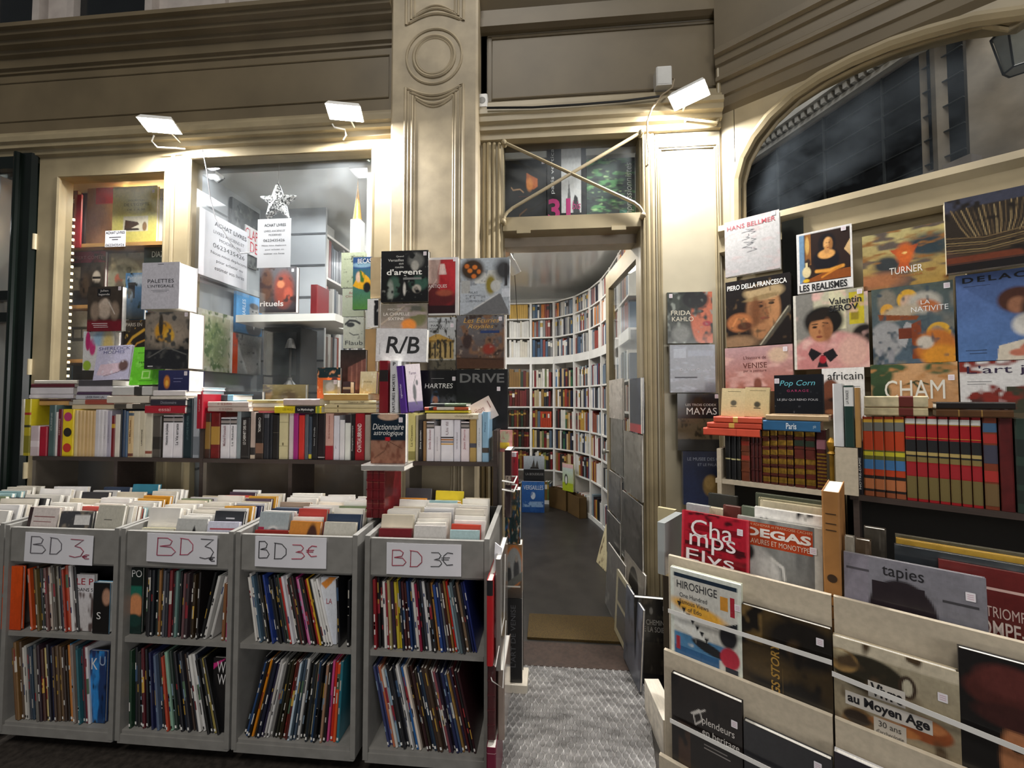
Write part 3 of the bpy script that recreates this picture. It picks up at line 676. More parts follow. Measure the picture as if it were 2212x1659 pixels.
# comic albums, spines to the front, leaning in their compartments
def albums(ci, tier, cols, lean0, lean1, xa=.03, xb=None, seed=0, hh=None):
    x0, x1, cd = CARTS[ci]; w = x1 - x0; xb = xb or (w - .03); r = random.Random(seed)
    if lean0 < 0: xa = max(xa, .024 + (.315 if tier else .325) * math.sin(math.radians(-lean0)))
    if lean1 > 0: xb = min(xb, w - .03 - (.30 if tier else .32) * math.sin(math.radians(lean1)))
    zb = (.474 if tier else .104); n = len(cols); ts = [r.uniform(.008, .0125) for _ in cols]
    hs = [r.uniform(*(hh or ((.252, .272) if tier else (.29, .318)))) for _ in cols]
    lns = [math.radians(lean0 + (lean1 - lean0) * i / max(1, n - 1) + r.uniform(-.2, .2)) for i in range(n)]
    room = xb - xa
    for sc in (1, .92, .84, .76, .7, .64, .58, .52, .46, .4):
        need = [ts[i] * sc / math.cos(lns[i]) + max(0, (min(hs[i], hs[i + 1]) if i < n - 1 else 0) * (math.tan(lns[i]) - math.tan(lns[min(n - 1, i + 1)]))) + .0006 for i in range(n)]
        if sum(need) <= room + .012: break
    ts = [t * sc for t in ts]; gap = max(0, room - sum(need)) / max(1, n - 1); x = xa; g = 'comic albums on the %s of the %s' % ('upper tier' if tier else 'lower tier', CSHORT[ci])
    for i, c in enumerate(cols):
        h = hs[i]; tk = ts[i]; ln = math.degrees(lns[i])
        rt = min(tk * .3, .003); mb = MB(); dp = r.uniform(.215, .23)
        mb.prism_z([(0, rt), (rt, 0), (tk - rt, 0), (tk, rt), (tk, dp), (tk - .0018, dp), (tk - .0018, .002), (.0018, .002), (.0018, dp), (0, dp)], 0, h)
        ik = r.choice(['#d8d5d0', '#d8d5d0', '#bdb7ad', '#b08c3a', '#8d2a2e', '#7f95a8'])
        dark = sum(lin(c)) > .9
        if dark: ik = r.choice(['#222226', '#7a2028', '#2c3c66'])
        mats = [COVER, ink(ik), ink('#e8e6e2' if not dark else '#2a2a2a')]
        for _ in range(r.randint(1, 3)):                      # title strips and the publisher's mark on the spine
            f = r.uniform(.15, .8); l = r.uniform(.03, .16)
            mb.add([(tk * .3, -.0004, f * h), (tk * .7, -.0004, f * h), (tk * .7, -.0004, min(.95, f + l) * h), (tk * .3, -.0004, min(.95, f + l) * h)], [(0, 1, 2, 3)], 1)
        if r.random() < .55: mb.add([(tk * .2, -.0004, .025 * h), (tk * .8, -.0004, .025 * h), (tk * .8, -.0004, .06 * h), (tk * .2, -.0004, .06 * h)], [(0, 1, 2, 3)], 2)
        if r.random() < .2:
            f = r.uniform(.3, .7); mats.append(ink(r.choice(['#8a2430', '#38506e', '#c9a24a', '#4f6a52', '#c8c2b8']))); mb.add([(0, rt - .0003, f * h), (tk, -.0003 + rt, f * h), (tk, -.0003 + rt, (f + .2) * h), (0, -.0003 + rt, (f + .2) * h), (rt, -.0003, f * h), (tk - rt, -.0003, f * h), (tk - rt, -.0003, (f + .2) * h), (rt, -.0003, (f + .2) * h)], [(4, 5, 6, 7), (0, 4, 7, 3), (5, 1, 2, 6)], 3)
        th = math.radians(ln)
        z = zb + (tk * math.sin(th) if ln > 0 else 0) + .001
        m = F.mx(x0 + x, cd - r.uniform(.012, .03), z, roll=ln)
        o = obj('comic_album', mb, mats, None, m, c)
        tag(o, '%s comic album, %s spine from the green post, %s tier of %s' % (cname(c), ORD[i], 'upper' if tier else 'lower', CSHORT[ci]), 'comic book', g)
        obj('page_block', MB().box(.0018, tk - .0018, .002, dp - .004, .003, h - .003), PAGEW, o)
        x += need[i] + gap
P = lambda s: ['#' + c for c in s.split()]
albums(1, 1, P('c8501e 3a3230 4d4036 6b5a34 2b2f33 1f2a20 33243a 6d4a46 b8a79b 6e675f 585047 8a8478 3c3a48 2a2530 d8d2ca a63a28 b5482c e0dcda 50484a 2a2a2c'), -6, -6, .115, .33, 11)
albums(1, 0, P('6b4a2a 7a5a34 54402c c9c4bc b5b2ac 2c3440 24384a 4a4f50 6a6660 30202a 4a2c26 c9b67c 2a2830 1d2140 4b3a30 5a4634 6a5238 3a2a22 23180f c07a3a 4a90c0 8a7c74 37505a 2f6672 28303c 6a2a36 d8d6d8'), -6, -5, .0, .40, 12)
albums(2, 1, P('1c1c20 26262a 20242a 28302c 9a6a3a 25252c 5a5a62 33343c 7a2a30 2a2226 6a8a84 1e1f22 141416 6a4a4e 3f3236 2c2724 3c2d1a 2a211a 201c1c'), 0, 2, .095, .335, 13)
albums(2, 1, P('1a1c1e dcdad6 d2d0cc'), 12, 14, .335, .40, 14)
albums(2, 1, P('8a5c3a c8387a d8d6d2'), 2, 0, .435, .485, 15, hh=(.22, .25))
albums(2, 0, P('1c1a1e 24402e 1e2026 2b2b2b 303033 5a1e26 1f1f23 26181c 262a50 3a3f66 5a6a84 1c1c20 2b2024 b8452e 8ab09a 2c3a34 1a1f24 1c1c22 202836 2a2a30 3b2a20 22222a e2e0dc d8d6d4 1c2030 181818 14161a 9a8a4a 141414'), -1, -13, .02, .44, 16)
albums(3, 1, P('dcd8d2 d0ccc8 4a6478 2b3440 d2c292 1d1c1c 242a34 28408a 1f2a50 20242a 1a1a1c 23283a 222624 3a4a40 b22a20 d9d6dc e6e4e0 1c1a1a 5a2c24 26201e c4408a d48ab0 1c2c28 2a1a1a a52a2a d8a82a 1b1b1d e4e2de dedcd8 eceae8'), -9, -14, .02, .40, 17)
albums(3, 1, P('16161a 121316'), -3, 0, .425, .47, 18)
albums(3, 0, P('1c1e22 2a4a7a 18181a e08a1c 1e1e22 1e2236 2a2440 c9c6c4 e4e2e0 8a8884 1b1a18 2a2a1e 3a3420 2c2010 6a2a22 5a2420 cfe2f0 3a4a58 48586a dddbd8 16181a 18180f 202830 d9cca6 2a4464 1a1c20 151518 a8826a 1c1c1e d0508a c8301e e05a28 2c7484'), 15, 3, .03, .43, 19)
albums(4, 1, P('8a1f28 1a1a1c 1e1e20 e0dcd8 8a2430 a89a6a 38263c c8b23a d8c42a 202a3c 4a2226 4a2624 1f3a6a 2c3c58 d2cec8 8a2040 1c1e22 303440 d8d6d6 1a1a1e 28282c b07a40 2c4a8a 24305a 6a6a6a 3a1c1c 8a6a3a c8261c 8aa0a8 5a6a70 2c2c30 7a6450 26262a 1c2450 202c6a'), -2, -11, .025, .44, 20)
albums(4, 0, P('38406a 4a4a7a b86a4a d2cec8 8aa4b8 1c1c20 26262a 20222a c9c6c2 dedcda 2a2c34 1c5a9a e4d6c8 2a1a16 3a201c 30141a 30281e 1e2a44 28384a 3a2a22 4a3a2e 2a1f1c e4e2e0 8a4a52 2a2030 1c1c22 262c50 3a4a6a 8a6a3a 282038 4a1a1e 1a1a1c 30141a'), -12, -13, .085, .435, 21)
# larger covers that show between the spines
def cover_in_cart(ci, tier, s0p, s1p, ytp, ybp, name_label, ops, texts, color, lean=0, dd=.03, th=.012):
    cd = CARTS[ci][2] - dd; s0, z0, w, h = face_px(F, s0p, s1p, ytp, ybp, cd); z1_ = z0 + h; z0 = .476 if tier else .106; h = min(z1_, .745 if tier else .44) - z0
    face_book('comic_album', name_label, 'comic albums face out in the grey carts', F.mx(s0, cd, z0, lean=lean), w, h, th, color, ops, (0, 0, 1, 1), texts, None, cat='comic book')
cover_in_cart(1, 1, 8, 46, 1222, 1398, 'bright orange comic box cover at the post end of the second cart', [('bg', '#c8430c', '#d8500e'), ('n', 4, .1), ('r', 0, .5, .2, .56, '#8a8a86')], (), '#cc480e', dd=.012)
cover_in_cart(1, 1, 165, 202, 1240, 1398, 'white comic album with red capitals facing out on the second cart', [('bg', '#c9c4c4', '#dcd8dc'), ('b', 4, '#5b4a48', .55), ('r', 0, .68, 1, 1, '#dcd8dc')], [('LE P', .05, .95, .82, .93, '#a3162c'), ('DANS S', .05, .95, .70, .76, '#1a1a1c')], '#d9d4d2')
cover_in_cart(1, 1, 203, 236, 1258, 1400, 'dark comic album with pale face and white capital S facing out, second cart', [('bg', '#0c0b0c', '#151315'), ('e', .8, .72, .25, .16, '#b78a72', .4)], [('S', .25, .5, .28, .42, '#e2e0de')], '#7ab0d4', dd=.018, th=.02)
cover_in_cart(1, 0, 194, 228, 1405, 1590, 'bright blue comic album with white capital K facing out, second cart', [('bg', '#123a6a', '#1d2f60'), ('b', 3, '#2a86d0', .52), ('b', 5, '#0c1830', .62)], [('K', .15, .5, .74, .9, '#dcdde0'), ('U', .62, .95, .8, .93, '#9fb0c8')], '#1c3a70')
cover_in_cart(2, 1, 277, 306, 1226, 1392, 'green and orange comic album with letters PO facing out, middle cart', [('bg', '#0e2a26', '#16201e'), ('r', 0, .55, 1, .72, '#1c6a58'), ('e', .6, .42, .5, .18, '#d08a5c', .3), ('e', .5, .2, .5, .1, '#173a34', .3)], [('PO', .3, .98, .86, .97, '#dfe0de')], '#17261f')
cover_in_cart(2, 0, 462, 488, 1420, 1560, 'black comic album with big white letters on a pink band, middle cart', [('bg', '#0b0b0d', '#101012'), ('p', [(.0, .84), (1, 1), (1, 1), (0, .92)], '#c02a78')], [('W', .3, .95, .8, .95, '#dedcdc'), ('W', .35, .98, .64, .78, '#dedcdc')], '#141416')
cover_in_cart(3, 1, 694, 728, 1246, 1408, 'white comic album with orange top and slender red capitals, fourth cart', [('bg', '#c6cbd6', '#dde0e6'), ('p', [(0, .9), (.5, 1), (.95, 1), (.3, .82)], '#d98a3a')], [('LA', .35, .7, .60, .68, '#a03a48')], '#dcdcde')

# paperbacks standing in the bins, tops to the viewer
PBC = P('e6e2da dedad2 eae7e2 d8d2c6 e4e0da e9e6e4 d9d3cb efece6 d2c8b4 e2ded8 dad8d8')
PBA = P('b8433a 2d3a52 d9a13c 9fc0c4 7a8a6a 4a3a4a c8b98a 35353a 8a94a4 a08a78')
FRONT = {}
def paperbacks(ci, colsx, n=13, seed=1):
    x0, x1, cd = CARTS[ci]; r = random.Random(seed)
    for c, (xa, xb) in enumerate(colsx):
        ln = r.uniform(8, 12)
        for kx in range(n):
            f = kx / (n - 1); th = r.uniform(.014, .0212); w = (xb - xa) * r.uniform(.86, 1.0); h = r.uniform(.172, .205) + .022 * f
            y1 = .03 + (.40 - .03 - .07) * f
            col = r.choice(PBC) if r.random() < .8 else r.choice(PBA); ops = None; txt = ()
            spec = FRONT.get((ci, c, kx)); nm = None
            if spec:
                col, ops, txt, nm = spec[:4]
                if len(spec) > 4: h = spec[4] - .03
            m = F.mx(x0 + xa + r.uniform(0, .008), cd - y1, .774 + r.uniform(0, .006), yaw=r.uniform(-1, 1), lean=ln + r.uniform(-.4, .4), roll=r.uniform(-1, 1))
            lb = nm or '%s paperback, %s from the front, %s column of bin on %s' % (cname(col), ORD[kx], ORD[c], CSHORT[ci])
            face_book('paperback', lb, 'paperbacks in the bin of the %s' % CSHORT[ci], m, w, h, min(th, .026), col, ops, texts=txt, page=PAGEW if r.random() < .75 else PAGE, cat='book', sticker=None)
FRONT[(1, 0, 0)] = ('#d3c8c4', [('bg', '#c8bab8', '#d5cbc6'), ('r', 0, 0, .12, 1, '#3a2a2a')], [(None, .2, .9, .8, .82, '#8a5a5a'), (None, .2, .8, .7, .715, '#8a5a5a')], 'pale pink paperback with a dark edge, front of bin on second cart')
FRONT[(1, 1, 0)] = ('#3a3a3c', [('bg', '#2c2a28', '#46464a'), ('b', 6, '#8c8274', .55), ('r', .45, .7, .95, .92, '#d8d6d4')], (), 'dark photographic paperback with white title panel, front of bin on second cart')
FRONT[(1, 2, 0)] = ('#b7b3a6', [('bg', '#a9a598', '#bdb9ac'), ('r', .25, .12, .7, .55, '#2a2626'), ('e', .45, .3, .12, .14, '#cfc8c2', .3)], [(None, .3, .6, .72, .735, '#5a5650')], 'grey-beige paperback with a dark square photograph, jutting over the cart lip', .25)
FRONT[(2, 0, 0)] = ('#d6d2b0', [('bg', '#c9c48f', '#dcd9c8'), ('e', .5, .35, .2, .12, '#a89a5a', .3)], (), 'cream paperback with olive oval, front of the bin on the middle cart', .16)
FRONT[(2, 1, 0)] = ('#b2b2ae', [('bg', '#a7a7a4', '#b9b9b6'), ('p', [(.55, .05), (.62, .05), (.66, .5), (.68, .7), (.6, .85), (.55, .7)], '#1a1a1c')], (), 'grey paperback with a slim black silhouette, front of the middle cart bin', .2)
FRONT[(2, 2, 1)] = ('#2c2e33', [('bg', '#2a2c31', '#34363b')], [(None, .4, .7, .84, .87, '#b8b8bc')], 'charcoal paperback behind a lilac one on the middle cart')
FRONT[(2, 2, 0)] = ('#c9c8dc', [('bg', '#c2c2d6', '#d2d2e2'), ('r', .4, 0, .6, .1, '#3a3a5a')], [(None, .08, .9, .8, .84, '#b0505a'), (None, .08, .75, .7, .73, '#6a6a8a')], 'lilac paperback with red title lines at the front of the middle cart bin', .19)
FRONT[(2, 2, 5)] = ('#22264a', [('bg', '#1c2044', '#282c52')], [(None, .3, .75, .85, .88, '#a05a7a')], 'navy paperback with pink title line midway back on the middle cart')
FRONT[(3, 0, 1)] = ('#9aa4a8', [('bg', '#7f8a90', '#a4aeb2'), ('e', .5, .55, .22, .18, '#c8cccc', .3), ('e', .5, .55, .18, .14, '#5a646a', .2), ('r', 0, .3, .2, .7, '#a02a4a')], (), 'blue-grey paperback with a television screen picture on the fourth cart', .23)
FRONT[(3, 0, 0)] = ('#8a2420', [('bg', '#7a1a18', '#94281f'), ('e', .85, .15, .12, .3, '#1a1414', .3), ('e', .55, .1, .06, .2, '#d8c8bc', .4)], [('poem et jolie', .12, .72, .72, .9, '#e4c9a0', dict(shear=.3))], 'small dark red paperback with slanting cream title, front of fourth cart bin', .165)
FRONT[(3, 1, 0)] = ('#c87a34', [('bg', '#c06a2a', '#d08a3c'), ('e', .75, .45, .2, .5, '#4a2c22', .2), ('e', .2, .15, .3, .25, '#6a3222', .3)], (), 'orange paperback with a dark silhouetted head, front of fourth cart bin', .2)
FRONT[(3, 2, 0)] = ('#c4bfb4', [('bg', '#bcb8ad', '#c9c5ba')], [('CONDR', .38, .7, .2, .3, '#2a2a30')], 'plain beige paperback with small black capitals, front of fourth cart bin', .2)
FRONT[(4, 0, 0)] = ('#6a1a20', [('bg', '#5e151c', '#741e25'), ('r', .5, 0, .9, .45, '#701a22')], [('robain', .55, .85, .4, .52, '#d8c8bc')], 'dark red paperback at the front of the doorway cart bin', .18)
FRONT[(4, 1, 0)] = ('#cfcac8', [('bg', '#c4c0be', '#d4d0cc')], [('Entretiens', .42, .92, .62, .72, '#8a8a8c'), (None, .3, .92, .52, .54, '#9a9a9c')], 'pale grey paperback with grey title, front of the doorway cart bin', .195)
FRONT[(4, 2, 0)] = ('#a9c4c8', [('bg', '#a2bec4', '#b0cacc')], (), 'thick pale blue paperback at the front of the doorway cart bin', .185)
FRONT[(4, 2, 1)] = ('#c2402c', None, (), 'orange-red paperback behind the pale blue one on the doorway cart', .2)
FRONT[(4, 0, 9)] = ('#d08a2c', None, (), 'bright orange paperback far back in the doorway cart bin', .25)
FRONT[(4, 1, 12)] = ('#d2bd2c', None, (), 'yellow paperback at the very back of the doorway cart bin', .27)
FRONT[(4, 0, 12)] = ('#3a3a40', None, (), 'charcoal paperback at the very back of the doorway cart bin', .28)
FRONT[(1, 2, 8)] = ('#d89a2c', None, (), 'golden yellow paperback far back in the bin of the second cart', .24)
FRONT[(1, 1, 12)] = ('#3a86a0', None, (), 'teal blue paperback at the back of the second cart bin', .27)
paperbacks(0, [(.04, .2), (.25, .45)], 11, 31)
paperbacks(1, [(.03, .185), (.19, .34), (.35, .49)], 13, 32)
paperbacks(2, [(.03, .18), (.185, .325), (.33, .47)], 13, 33)
paperbacks(3, [(.035, .18), (.185, .325), (.33, .475)], 13, 34)
paperbacks(4, [(.03, .17), (.175, .315), (.32, .45)], 13, 35)
# ---------------------------------------------------------------- brown shelf units behind the carts
SD, SDB, SZT = .35, .14, 1.135
def shelf_unit(x0, x1, divs, label, tops=(None, None), zext=None):
    e = empty('shelf_unit', F.mx(x0, SD, 0)); tag(e, label, 'shelf', 'dark brown shelf units behind the carts'); w = x1 - x0; dp = SD - SDB
    obj('shelf_board', MB().box(0, w, 0, dp, SZT - .02, SZT), DARKW, e)
    for i, xx in enumerate([0] + list(divs) + [w - .02]):
        top = SZT - .02
        obj('upright', MB().box(xx, xx + .02, .002, dp, 0, top), DARKW if i else mat('taupe_board', '#6d655b', .5), e)
    obj('lower_board', MB().box(.02, w - .02, .01, dp, .70, .72), DARKW, e)
    if zext:
        for xx, z0, z1 in zext: obj('upright_end', MB().box(xx, xx + .02, .002, dp, z0, z1), DARKW, e)
    return e
sA0, sA1, sB1, sC0, sC1 = F.at(70, 985, SD)[0], F.at(438, 990, SD)[0], F.at(800, 1000, SD)[0], F.at(876, 1005, SD)[0], F.at(1074, 1010, SD)[0]
shelf_unit(sA0, sA1, [F.at(246, 990, SD)[0] - sA0], 'dark brown open shelf unit next to the green post', zext=[(sA1 - sA0 - .02, SZT, F.at(436, 927, SD)[1])])
shelf_unit(sA1 + .002, sB1, [F.at(622, 990, SD)[0] - sA1], 'dark brown open shelf unit under the wide display window')
shelf_unit(sC0, sC1, [], 'narrow dark brown shelf unit beside the doorway', zext=[(sC1 - sC0 - .02, SZT, F.at(1070, 930, SD)[1])])

SHELFN = ['post-side shelf', 'window shelf', 'pillar-side shelf', 'doorway shelf']
def stand(rows, shelf, dz=0, d=SD - .012, dpth=.165):
    for i, r_ in enumerate(rows):
        x0, x1, yt, c = r_[:4]; o = r_[4] if len(r_) > 4 else {}
        dd = d - o.get('back', 0); s0, s1 = F.at(x0, 950, dd)[0], F.at(x1, 950, dd)[0]; z1 = F.at((x0 + x1) / 2, yt, dd)[1]
        zb = o.get('z', SZT + .001)
        lb = o.get('label') or '%s upright book, %s from the green post on the %s' % (cname(c), ORD[i], SHELFN[shelf])
        spine_book('book', lb, 'books standing on the %s' % SHELFN[shelf], F.mx(s0, dd, zb), max(.006, s1 - s0 - .001), z1 - zb, min(dpth, .17), c, o.get('m'), None, o.get('bands', ()), o.get('texts', ()))
POR = lambda t, ink_='#3a3a3e': dict(bands=[(.83, .97, '#2a282a'), (.86, .93, '#8f8784')], texts=[(t, .3, .8, ink_, 1, .3, .62)])
stand([
    (43, 50, 862, '#b9b3a4', dict(back=.012)),
    (50, 64, 862, '#b3a31e', dict(bands=[(.05, .35, '#7a7420'), (.72, .76, '#a02a22'), (.5, .54, '#3a3a1e')], label='yellow book with dark floral sprigs at the end of the shelf beside the green post')),
    (65, 84, 920, '#c9b7bc', dict(bands=[(.3, .5, '#d8ccd0')])), (84.5, 101, 922, '#a4142d'),
    (103.5, 118, 875, '#4a5f5e', dict(texts=[('CUISINE', .5, .85, '#aab2ae', 1, .35, .6)])), (118.5, 123, 890, '#cfc8c6'), (123.5, 133, 884, '#6a1424', dict(texts=[('HISTOIRE', .45, .8, '#b89a92', 1, .3, .65)])),
    (133.5, 158, 884, '#e0c31c', dict(bands=[(0, .02, '#b89a18')], label='bright yellow book with a column of magenta, black and red dots')),
    (159, 166, 886, '#cdb88a'), (166, 174, 887, '#c6a673'), (174, 182, 887, '#c8a976'), (182, 190, 887, '#c3a26e'), (190, 197, 888, '#c7a875'), (197, 204, 888, '#c09f6a'),
    (204, 214, 885, '#c5c1c6'), (214, 222, 886, '#cdc9cc'), (222, 230, 888, '#c7c2c8', dict(texts=[('le temps', .4, .7, '#8a868c', 1, .35, .6)])),
    (230, 239, 888, '#a9a4b4', dict(texts=[('Jean Rousselot', .3, .7, '#6a6070', 1, .35, .6)])), (239, 247, 898, '#741a20', dict(bands=[(.7, .8, '#b9922a')])),
    (247, 258, 895, '#d8d0c4'), (258.5, 262, 884, '#1d2026'), (262.5, 269, 886, '#2a3a52'), (269.5, 275, 888, '#466080'),
    (275.5, 287, 888, '#cdb183', dict(bands=[(.9, .96, '#4a5a6a'), (.02, .08, '#6a3a2a')], texts=[('Les Mille Nuits', .3, .8, '#7a4a2a', 1, .3, .6)])),
    (287, 300, 888, '#cfc6b0'), (300, 313, 888, '#cbc1a9', dict(texts=[('LAMARTINE', .25, .6, '#5a5044', 1, .4, .6)])), (313, 328, 890, '#d0c8b4', dict(bands=[(.08, .14, '#8a4a3a')])),
    (329, 347, 899, '#57514a', dict(m=SLEEVE, bands=[(.2, .5, '#2c2824')])),
    (351, 373, 897, '#e4e0e6', dict(POR('Histoire de Juliette'), label='white book with small dark portrait, nearer the green post of a pair')),
    (373.5, 393, 897, '#e1dde3', dict(POR('La Vie errante'), label='white book with small dark portrait, next to the dark teal spine')),
    (395, 415, 860, '#1b2d34', dict(texts=[('LE LIVRE D HEURES', .3, .7, '#5a7478', 1, .4, .6)])), (415.5, 429, 858, '#a3a8b0', dict(m=SLEEVE, bands=[(.05, .35, '#6a7078')])),
], 0)
dots = bpy.data.objects['book.007'] if 'book.007' in bpy.data.objects else None
for o_ in [x for x in bpy.data.objects if x.get('label', '').startswith('bright yellow book with a column')]:
    w_ = o_.dimensions.x if o_.dimensions.x else .05; xs = [v.co.x for v in o_.data.vertices]; zs = [v.co.z for v in o_.data.vertices]; w_, h_ = max(xs), max(zs)
    db = MB()
    for i, f in enumerate((.18, .51, .84)): db.poly([(w_ / 2 + w_ * .36 * math.cos(a * math.pi / 10), h_ * f + w_ * .36 * math.sin(a * math.pi / 10)) for a in range(20)], -.0012, i)
    obj('cover_dots', db, [ink('#b8342a'), ink('#2a2620'), ink('#b03a6a')], o_, fix=False)
spine_book('book', 'small red book perched on the shelf upright between the two window shelves', None, F.mx(F.at(428, 900, SD)[0], SD + .012, F.at(436, 926, SD)[1] + .001), .035, F.at(436, 852, SD)[1] - F.at(436, 926, SD)[1], .16, '#a41c2d', texts=[('le grand secret', .5, .85, '#d8a8a8', 1, .35, .6)])
stand([
    (441.5, 454, 892, '#4a3027', dict(m=LEATHER, bands=[(.2, .8, '#8a6a34')], label='dark brown spine with long gilt panel at the start of the window shelf')), (454.5, 474, 892, '#7e1f1c', dict(m=LEATHER, bands=[(.22, .76, '#6a1a18'), (.3, .7, '#a8823a')], label='red leather spine with gilt lettering strip on the window shelf')),
    (475.5, 495.5, 902, '#dedae0', dict(POR('Michel Foucault', '#9a7a80'), label='white book with a portrait square, beside a red leather spine')), (496, 510, 902, '#e2dfe4', dict(POR('La Rebelle', '#6a6a6e'), label='white book with a portrait square, beside a blue-grey spine')),
    (510.5, 519, 885, '#8f9a9e'), (519.5, 539, 902, '#2a2625', dict(bands=[(.02, .07, '#3a3634')], texts=[('LE CABINET DES FEES', .34, .94, '#d8d6d2', 1, .3, .6)])),
    (540, 550.5, 890, '#b9a79d', dict(bands=[(.08, .24, '#2a2626'), (.0, .08, '#c9b8a4')])), (551, 568.5, 892, '#211d1c', dict(bands=[(.0, .3, '#3a2c24'), (.12, .34, '#7a5a48')], texts=[('CHABROL', .58, .9, '#cfccc8', -1, .4, .7)], label='black book with white capitals and a brown face near the spine foot')),
    (569, 580, 893, '#2c2d33', dict(bands=[(.9, .98, '#6a6a70')])), (580.5, 587.5, 896, '#1f2026'), (588, 601, 897, '#231f1d', dict(bands=[(.6, .605, '#8a7a68')])), (602, 621.5, 893, '#cdc39a', dict(bands=[(.28, .29, '#8a8060'), (.8, .81, '#8a8060')], texts=[('I', .3, .36, '#6a6044', 0, .42, .58)])),
], 1)
stand([
    (623.5, 633, 893, '#cdbfc0'), (633, 643.5, 893, '#a12a7c'), (644.5, 657, 897, '#cb352c'), (657.5, 665.5, 895, '#5b6068'), (666, 673, 900, '#3a4656', dict(bands=[(.02, .12, '#c9b83a')])), (673.5, 685.5, 893, '#1e1c1e', dict(texts=[('Isou Dada', .3, .7, '#a8a8a8', 1, .35, .6)])),
    (686, 701.5, 893, '#241c1e', dict(bands=[(.04, .06, '#b8b0b0')])), (702, 719.5, 893, '#c79d92', dict(bands=[(0, .3, '#951c28')], texts=[('de la Grece antique', .45, .95, '#9a5a54', 1, .4, .65)])),
    (720, 732.5, 898, '#d5d3dd', dict(texts=[('L', .26, .32, '#6a6a78', 0, .4, .6)])), (733, 744, 907, '#dcd9dc'), (744.5, 757, 896, '#dfe0da', dict(bands=[(.82, 1, '#2a2226')])), (757.5, 766, 895, '#1c191b', dict(texts=[('Photographie numerique', .2, .75, '#c8c6c4', 1, .3, .7)])),
    (766.5, 787, 893, '#9d1a26', dict(texts=[('CHATEAUBRIAND', .17, .78, '#e8dcd8', 1, .28, .72)])), (787.5, 799, 896, '#a49a90'),
], 2)
stand([
    (880, 897, 893, '#c9bf7a', dict(bands=[(.03, .2, '#8a8248')], texts=[('La Creation', .3, .75, '#6a6236', 1, .4, .7)])), (897.5, 903.5, 897, '#a9a18a', dict(m=SLEEVE)), (904, 913, 908, '#1d1c20', dict(texts=[('livre ancien', .3, .75, '#c8c8c8', 1, .3, .7)])), (913.5, 920.5, 910, '#8a6a45'),
    (921, 937.5, 911, '#e0dde4', dict(POR('Emile Benoist', '#a07a80'), label='slim white book with portrait square, next to a wood-brown spine')), (938, 951.5, 920, '#dad6dc', dict(texts=[('poesie', .3, .7, '#9a949c', 1, .4, .6)])),
    (952, 979.5, 907, '#e3e1e8', dict(bands=[(.40, .43, '#c8963a'), (.45, .48, '#5a5a5e'), (.50, .54, '#a8744a'), (.56, .59, '#2a2a2c')], texts=[('Un fil', .64, .95, '#9a8a90', 1, .4, .62)], label='thick white book with coloured bars across its spine')),
    (980, 994.5, 907, '#dddae4', dict(texts=[('Une vie de travail', .3, .7, '#8a8490', 1, .4, .6)])), (995.5, 1014, 911, '#e3d6da', dict(POR('Jean Pierre', '#b07a84'), label='pale pink book with portrait square, next to a tan spine')),
    (1014.5, 1029, 903, '#b49659', dict(bands=[(.32, .42, '#4a4a54')])), (1029.5, 1041, 893, '#dadde2', dict(texts=[('chronique', .3, .7, '#5a6068', 1, .4, .6)])), (1041.5, 1056, 890, '#8fb6d1', dict(bands=[(.18, .28, '#4a4038')], texts=[('Fleury', .6, .8, '#4a6a88', 1, .3, .6)])),
], 3)

# books lying flat on top of the standing rows
def pile(rows, d, name, dpth=.16, base=None):
    for i, r_ in enumerate(rows):
        x0, x1, y0, y1, c = r_[:5]; o = r_[5] if len(r_) > 5 else {}
        dd = d - o.get('back', 0); ym = (y0 + y1) / 2
        s0, z1 = F.at(x0, y0, dd); s1, z0 = F.at(x1, y1, dd); th = z1 - z0
        lb = o.get('label') or '%s flat-lying book, %s down, pile %s' % (cname(c), ORD[i], name)
        spine_book('book', lb, 'books lying flat on the shelves', F.mx(s0, dd, z0, yaw=o.get('yaw', 0)), th * .97, s1 - s0, o.get('dp', dpth), c, o.get('m'), o.get('page'), o.get('bands', ()), o.get('texts', ()), flat=True)
T = lambda s, hx='#6a6a70', a=.2, b=.7: dict(texts=[(s, a, b, hx, 1, .25, .72)])
pile([(74, 166, 821, 829, '#d9d2c8'), (67, 160, 829, 837, '#5e1f2c'), (66, 158, 837, 852, '#cfcad0'), (63, 158, 852, 861, '#c9c4cc'), (64, 152, 862, 866, '#4a2a26'), (60, 148, 866, 876, '#b98f58')], .30, 'next to the green post')
pile([(170, 242, 820, 834, '#4a474b', dict(m=SLEEVE)), (167, 243, 834, 847, '#c8c4cc'), (166, 240, 847, 853, '#4a3350'), (164, 236, 853, 863, '#b9bac4', T('LEVER PARIS UN', '#4a4a58', .3, .85)), (158, 245, 863, 874, '#9a4a3c', dict(bands=[(0, .3, '#a8a49c')])), (156, 250, 874, 884, '#b7a98d')], .30, 'under the green booklet')
pile([(243, 328, 834, 854, '#c7c5c2', dict(bands=[(.55, .75, '#3a3836')], m=SLEEVE)), (231, 322, 855, 871, '#cfc6b8', dict(page=PAGE)), (247, 312, 872, 883, '#4a443c', dict(m=SLEEVE, bands=[(.4, .6, '#b8b0a4')]))], .345, 'at the middle of the first shelf')
pile([(331, 400, 843, 855, '#ddd6d6'), (326, 402, 856, 863, '#cfc7bc', dict(page=PAGE)), (325, 400, 863, 876, '#33303c', T('Dictionnaire', '#8a8a94', .3, .75)), (313, 399, 876, 893, '#a92432', T('essai', '#d8a0a0', .35, .65))], .355, 'topped by pale pink, before the teal spine')
pile([(374, 438, 844, 853, '#9b1f30'), (398, 440, 836, 844, '#e6d6d4')], .25, 'behind the perched red book')
